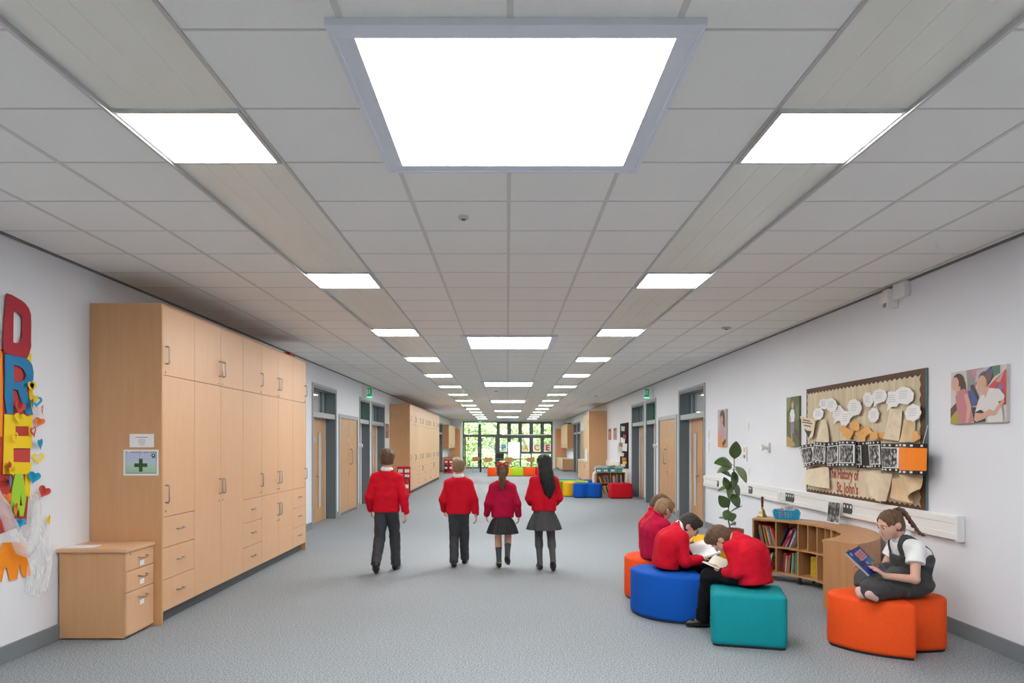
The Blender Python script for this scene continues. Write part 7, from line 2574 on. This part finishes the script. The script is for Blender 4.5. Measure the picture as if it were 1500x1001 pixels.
# ------------------------------------------------------------------ girl in a pinafore, cross-legged on the orange red pouffe
def girl():
    H = Head((2.915, 5.33, 0.955), (-0.94, -0.12, -0.32), (-0.30, 0, 0.95), 0.98)

    def braid(H):
        q = lambda r, f, u: H.p(r, f, u)
        pts = catmull([Vector(q(0, -0.075, 0.080)), Vector(q(-0.005, -0.115, 0.075)), Vector(q(-0.012, -0.145, 0.02)), Vector(q(-0.02, -0.160, -0.05)), Vector(q(-0.03, -0.180, -0.12)), Vector(q(-0.03, -0.215, -0.165))], 4, False)
        out = []
        for i, p in enumerate(pts):
            f = i / (len(pts) - 1)
            r = (0.021 - 0.012 * f) * (1.0 + 0.22 * (1 if i % 2 else -1))
            out.append((np.array(p) + H.r * (0.004 if i % 2 else -0.004), r))
        return out
    J = {'pelvis': (3.085, 5.36, 0.505), 'chest': (3.085, 5.35, 0.70), 'neck': (3.005, 5.34, 0.855), 'head': H,
         'shL': (3.045, 5.225, 0.785), 'shR': (3.035, 5.46, 0.785), 'elL': (2.985, 5.13, 0.575), 'wrL': (2.765, 5.13, 0.60), 'elR': (2.95, 5.50, 0.585), 'wrR': (2.775, 5.40, 0.60),
         'hipL': (3.05, 5.29, 0.495), 'hipR': (3.05, 5.43, 0.495), 'knL': (2.69, 5.17, 0.495), 'anL': (2.80, 5.42, 0.475), 'knR': (2.82, 5.54, 0.495), 'anR': (2.80, 5.30, 0.470),
         'toes': {'L': (-0.2, 1), 'R': (-0.2, -1)},
         'hands': {'L': ((-0.78, 0.0, 0.62), (-0.55, 0.25, -0.5), (0.0, 0.9, 0.5), 0.22), 'R': ((-0.85, -0.2, 0.4), (-0.4, -0.4, -0.5), (0, -0.9, 0.4), 0.25)}}
    o = dict(hair=H_GIRL, style='slick', tail=braid(H), group=GR, s=0.98, h=0.0045, near=True, shoes=False, seed=53)
    root, P_, H = kid('person', 'girl with a braid in grey pinafore and white shirt reading on a pouffe', (3.0, 5.36, 0.41), J, o)
    right = unit(P_['shR'] - P_['shL'])
    fwd = np.array([-1.0, 0, 0])
    # hair tie
    B().lathe(Vector(H.p(0, -0.085, 0.081)), [(0.020, -0.008), (0.026, 0.0), (0.020, 0.008)], 14, Vector(H.p(0, -1, 0) - H.c)).build('hair_tie', M_BLACK, root, smooth='all')
    B().ell(Vector(H.p(0.012, -0.09, 0.10)), 0.008, 10, 6).build('hair_bead', M_PAPER, root, smooth='all')
    # white shirt with short sleeves
    pts_ = [P_[k] for k in ('shL', 'shR', 'elL', 'elR', 'pelvis', 'neck', 'knL', 'knR', 'anL', 'anR')]
    G = Field(pts_, 0.18, 0.005)
    ch = P_['chest']
    for sx in (-1, 1):
        G.cone(P_['pelvis'] + right * 0.05 * sx, ch + right * 0.055 * sx, 0.098, 0.104, 0.05, fwd, 1.0)
        G.cone(ch + right * 0.055 * sx, P_['neck'] + right * 0.05 * sx - np.array([0, 0, 0.055]), 0.102, 0.066, 0.05, fwd, 1.1)
    torso = G.d.copy()
    G.cone(P_['shL'], P_['shR'], 0.062, 0.062, 0.03)
    G.cone(P_['neck'] - np.array([-0.02, 0, 0.05]), P_['neck'], 0.08, 0.056, 0.03)
    strap_src = G.d.copy()
    for q in 'LR':
        a, e_ = P_['sh' + q], P_['el' + q]
        G.cone(a, a * 0.45 + e_ * 0.55, 0.064, 0.066, 0.02)
        G.plane_cut(a * 0.50 + e_ * 0.50, e_ - a, within=0.10)
    G.ripple(0.0014, (30, 55), 3)
    nk = unit(H.p(0, -0.02, -0.05) - P_['neck'])
    G.plane_cut(P_['neck'] + nk * 0.012, nk, within=0.085)
    G.build('shirt', M_SHIRT, root)
    collar(root, Vector(P_['neck'] + nk * 0.004), nk, 0.050)
    # straps hug the shoulders
    X, Y, Z = G.ax[0][:, None, None], G.ax[1][None, :, None], G.ax[2][None, None, :]
    yc = 0.5 * (P_['shL'][1] + P_['shR'][1])
    for sx in (-1, 1):
        band = np.abs(Y - (yc + sx * 0.075)) - 0.019
        K = Field(pts_, 0.18, 0.005)
        K.d = np.maximum(np.maximum(strap_src - 0.008, band), 0.70 - Z).astype(np.float32)
        K.build('strap', M_PINA, root)
    # pinafore bodice and the skirt spread over the crossed legs
    G = Field(pts_, 0.18, 0.005)
    G.ell((3.085, 5.36, 0.50), (0.150, 0.18, 0.085), None, 0.04)
    for q in 'LR':
        G.cone(P_['hip' + q], P_['kn' + q], 0.100, 0.074, 0.05)
    G.cone(P_['knL'] * 0.95 + P_['hipL'] * 0.05, P_['knR'] * 0.95 + P_['hipR'] * 0.05, 0.055, 0.055, 0.06)
    G.cone((2.98, 5.36, 0.52), (2.78, 5.36, 0.50), 0.09, 0.060, 0.06)
    G.ell((2.93, 5.27, 0.60), (0.08, 0.06, 0.05), None, 0.05)
    G.ell((2.93, 5.42, 0.60), (0.08, 0.06, 0.05), None, 0.05)
    arm = np.exp(-(((X - 3.03) / 0.07) ** 2)) * 0.05
    bod = np.maximum(torso - 0.012, Z - (0.745 - arm))
    G.d = np.minimum(G.d, np.maximum(bod, 0.50 - Z)).astype(np.float32)
    G.ripple(0.0028, (30, 48, 75), 9)
    G.d = np.maximum(G.d, (0.418 - Z).astype(np.float32) + 0 * X)
    G.build('pinafore', M_PINA, root)
    # pale tights at the shins showing beneath the hem
    G = Field([(2.60, 5.10, 0.42), (2.60, 5.4, 0.5)], 0.12, 0.005)
    G.cone((2.640, 5.112, 0.466), (2.685, 5.112, 0.438), 0.030, 0.022, 0.012)
    G.cone((2.64, 5.25, 0.465), (2.64, 5.22, 0.44), 0.034, 0.032, 0.01)
    G.d = np.maximum(G.d, (0.4165 - G.ax[2][None, None, :]).astype(np.float32) + 0 * G.ax[0][:, None, None] + 0 * G.ax[1][None, :, None])
    G.build('tights', M_PALET, root)
    return root


girl()
# her picture book, held open with the cover towards the corridor
pxp = lambda px, py, Y: Vector(((px - VPX) * Y / FPX, Y, HC - (py - 650) * Y / FPX))
A_, B_, C_, D_ = pxp(1240, 810, 5.12), pxp(1268, 794, 5.20), pxp(1293.4, 833, 5.20), pxp(1275, 844, 5.12)
t = thing('picture_book', 'blue picture book with a pink title panel in the hands of the girl', 'book', A_)
u_ = (B_ - A_)
v_ = (A_ - D_)
fr = Frame(D_, (C_ - D_), v_)
bw, bh = 0.155, (A_ - D_).length
COV = mat('cover_blue', (0.018, 0.035, 0.20), 0.3, noise=0.25, nscale=12)
B().fbox(fr, 0, bw, 0, bh, -0.003, 0).build('cover', COV, t)
L3 = lambda P: [(x * bw, y_ * bh) for x, y_ in P]
prints('cover_print', t, fr, [(I((0.42, 0.20, 0.22)), L3([(.28, .52), (.88, .56), (.92, .90), (.34, .86)])), (I((0.30, 0.03, 0.06)), L3([(.40, .76), (.84, .79), (.84, .81), (.40, .78)])), (I((0.30, 0.03, 0.06)), L3([(.40, .68), (.84, .71), (.84, .73), (.40, .70)])), (I((0.30, 0.03, 0.06)), L3([(.42, .60), (.80, .62), (.80, .64), (.42, .62)])),
                              (I((0.03, 0.15, 0.30)), L3([(.50, .30), (.98, .36), (1, .55), (.6, .5)])), (I((0.30, 0.20, 0.06)), L3([(.55, .10), (.95, .12), (.98, .34), (.66, .36)])), (I((0.30, 0.06, 0.10)), L3([(.7, .16), (.9, .16), (.9, .30), (.74, .28)])), (I((0.50, 0.28, 0.20)), L3(circ(.52, .40, .06, .06))),
                              (I((0.02, 0.02, 0.06)), L3([(.05, .35), (.35, .38), (.38, .55), (.12, .55)])), (I((0.25, 0.25, 0.45)), L3([(.03, .84), (.16, .80), (.24, .93), (.10, .95)])), (I((0.06, 0.04, 0.04)), L3(circ(.28, .66, .045, .09)))])
b = B()
fr2 = Frame(D_ + fr.n * -0.004, fr.u * math.cos(0.0) - fr.n * 0.10, fr.v)
b.fbox(fr2, 0.003, bw - 0.004, 0.004, bh - 0.004, -0.007, -0.001)
b.build('page_block', M_PAPER, t)
fr3 = Frame(D_ + fr.n * -0.014, fr.u * 0.88 - fr.n * 0.47, fr.v)
B().fbox(fr3, 0, bw * 0.95, 0.004, bh - 0.004, -0.005, 0).build('page_block', M_PAPER, t)
B().fbox(fr3, 0, bw, 0, bh, 0.0, 0.003).build('cover', COV, t)

# ------------------------------------------------------------------ outside the far window
struct(B().box(-30, 30, YF + 0.3, 90, -0.4, -0.15).build('terrace', mat('lawn', (0.16, 0.27, 0.07), 0.9, noise=0.2, nscale=3)))
trnd = random.Random(5)
LEAFM = [mat('tree_leaf_%d' % i, c, 0.6, noise=0.3, nscale=2) for i, c in enumerate(((0.28, 0.42, 0.16), (0.38, 0.50, 0.24), (0.20, 0.33, 0.13)))]
M_BARK = mat('bark', (0.12, 0.09, 0.06), 0.9, noise=0.3)


def tree(x, y, h, rx, rz, mi, label, z0=0.2, n=3400):
    t = thing('tree', label, 'tree', (x, y, -0.15), 'trees outside the far window')
    B().tube([(x, y, -0.15), (x + 0.1, y, h * 0.4), (x - 0.1, y + 0.1, h * 0.85)], [0.16, 0.11, 0.05], 8).build('trunk', M_BARK, t, smooth='all')
    b = B()
    cz = (h + z0) / 2
    for _ in range(n):
        while True:
            p = [trnd.uniform(-1, 1) for _ in range(3)]
            r2 = sum(q * q for q in p)
            if 0.25 < r2 < 1:
                break
        c = Vector((x + p[0] * rx, y + p[1] * rx * 0.7, cz + p[2] * rz))
        a = Vector([trnd.gauss(0, 1) for _ in range(3)]).normalized()
        d = a.cross(Vector([trnd.gauss(0, 1) for _ in range(3)])).normalized()
        s_ = trnd.uniform(0.07, 0.17)
        b.add([c - a * s_, c + d * s_ * 0.5, c + a * s_, c - d * s_ * 0.5], [(0, 1, 2, 3)])
    b.build('crown', LEAFM[mi], t)
    return t


for i, (x, y, h, rx, rz, mi, lab) in enumerate((
        (-6.2, 53, 5.5, 1.7, 2.6, 1, 'pale green tree outside beyond the hinge side of the glazed doors'), (-2.9, 52, 5.0, 1.6, 2.4, 0, 'green tree right outside the glazed doors'), (0.3, 52.5, 5.6, 1.6, 2.7, 1, 'pale green tree outside behind the flip chart'),
        (3.5, 52, 5.2, 1.6, 2.5, 0, 'green tree outside behind the letter A card'), (6.7, 53, 5.6, 1.6, 2.6, 2, 'dark green tree outside behind the red letter card'), (-0.6, 57, 7.0, 2.2, 3.4, 2, 'tall dark tree at the back outside the glazed doors'), (3.8, 57, 7.0, 2.2, 3.4, 2, 'tall dark tree at the back outside the letter cards'),
        (-5.0, 57, 7.2, 2.2, 3.5, 0, 'tall green tree at the back outside beside the kitchenette'), (8.2, 57, 7.0, 2.2, 3.4, 1, 'tall pale tree at the back outside beyond the bookcase side'))):
    tree(x, y, h, rx, rz, mi, lab)

# clipped hedge bushes in front of the trees
for i, (x, lab) in enumerate(((-3.4, 'low pale bush outside the hinge side of the glazed doors'), (-1.6, 'low pale bush outside the centre of the glazed doors'), (0.2, 'low pale bush outside behind the flip chart'), (2.0, 'low pale bush outside behind the orange letter card'), (3.8, 'low pale bush outside behind the red letter card'))):
    t = thing('bush', lab, 'bush', (x, 49.0, -0.15), 'bushes outside the far window')
    b = B()
    for _ in range(1300):
        while True:
            p = [trnd.uniform(-1, 1) for _ in range(3)]
            if sum(q * q for q in p) < 1:
                break
        c = Vector((x + p[0] * 0.88, 49.0 + p[1] * 0.6, 0.55 + p[2] * 0.65))
        a = Vector([trnd.gauss(0, 1) for _ in range(3)]).normalized()
        d = a.cross(Vector([trnd.gauss(0, 1) for _ in range(3)])).normalized()
        s_ = trnd.uniform(0.05, 0.12)
        b.add([c - a * s_, c + d * s_ * 0.5, c + a * s_, c - d * s_ * 0.5], [(0, 1, 2, 3)])
    b.build('foliage', LEAFM[i % 2], t)
    B().tube([(x, 49.0, -0.15), (x, 49.0, 0.5)], 0.04, 6).build('stem', M_BARK, t)
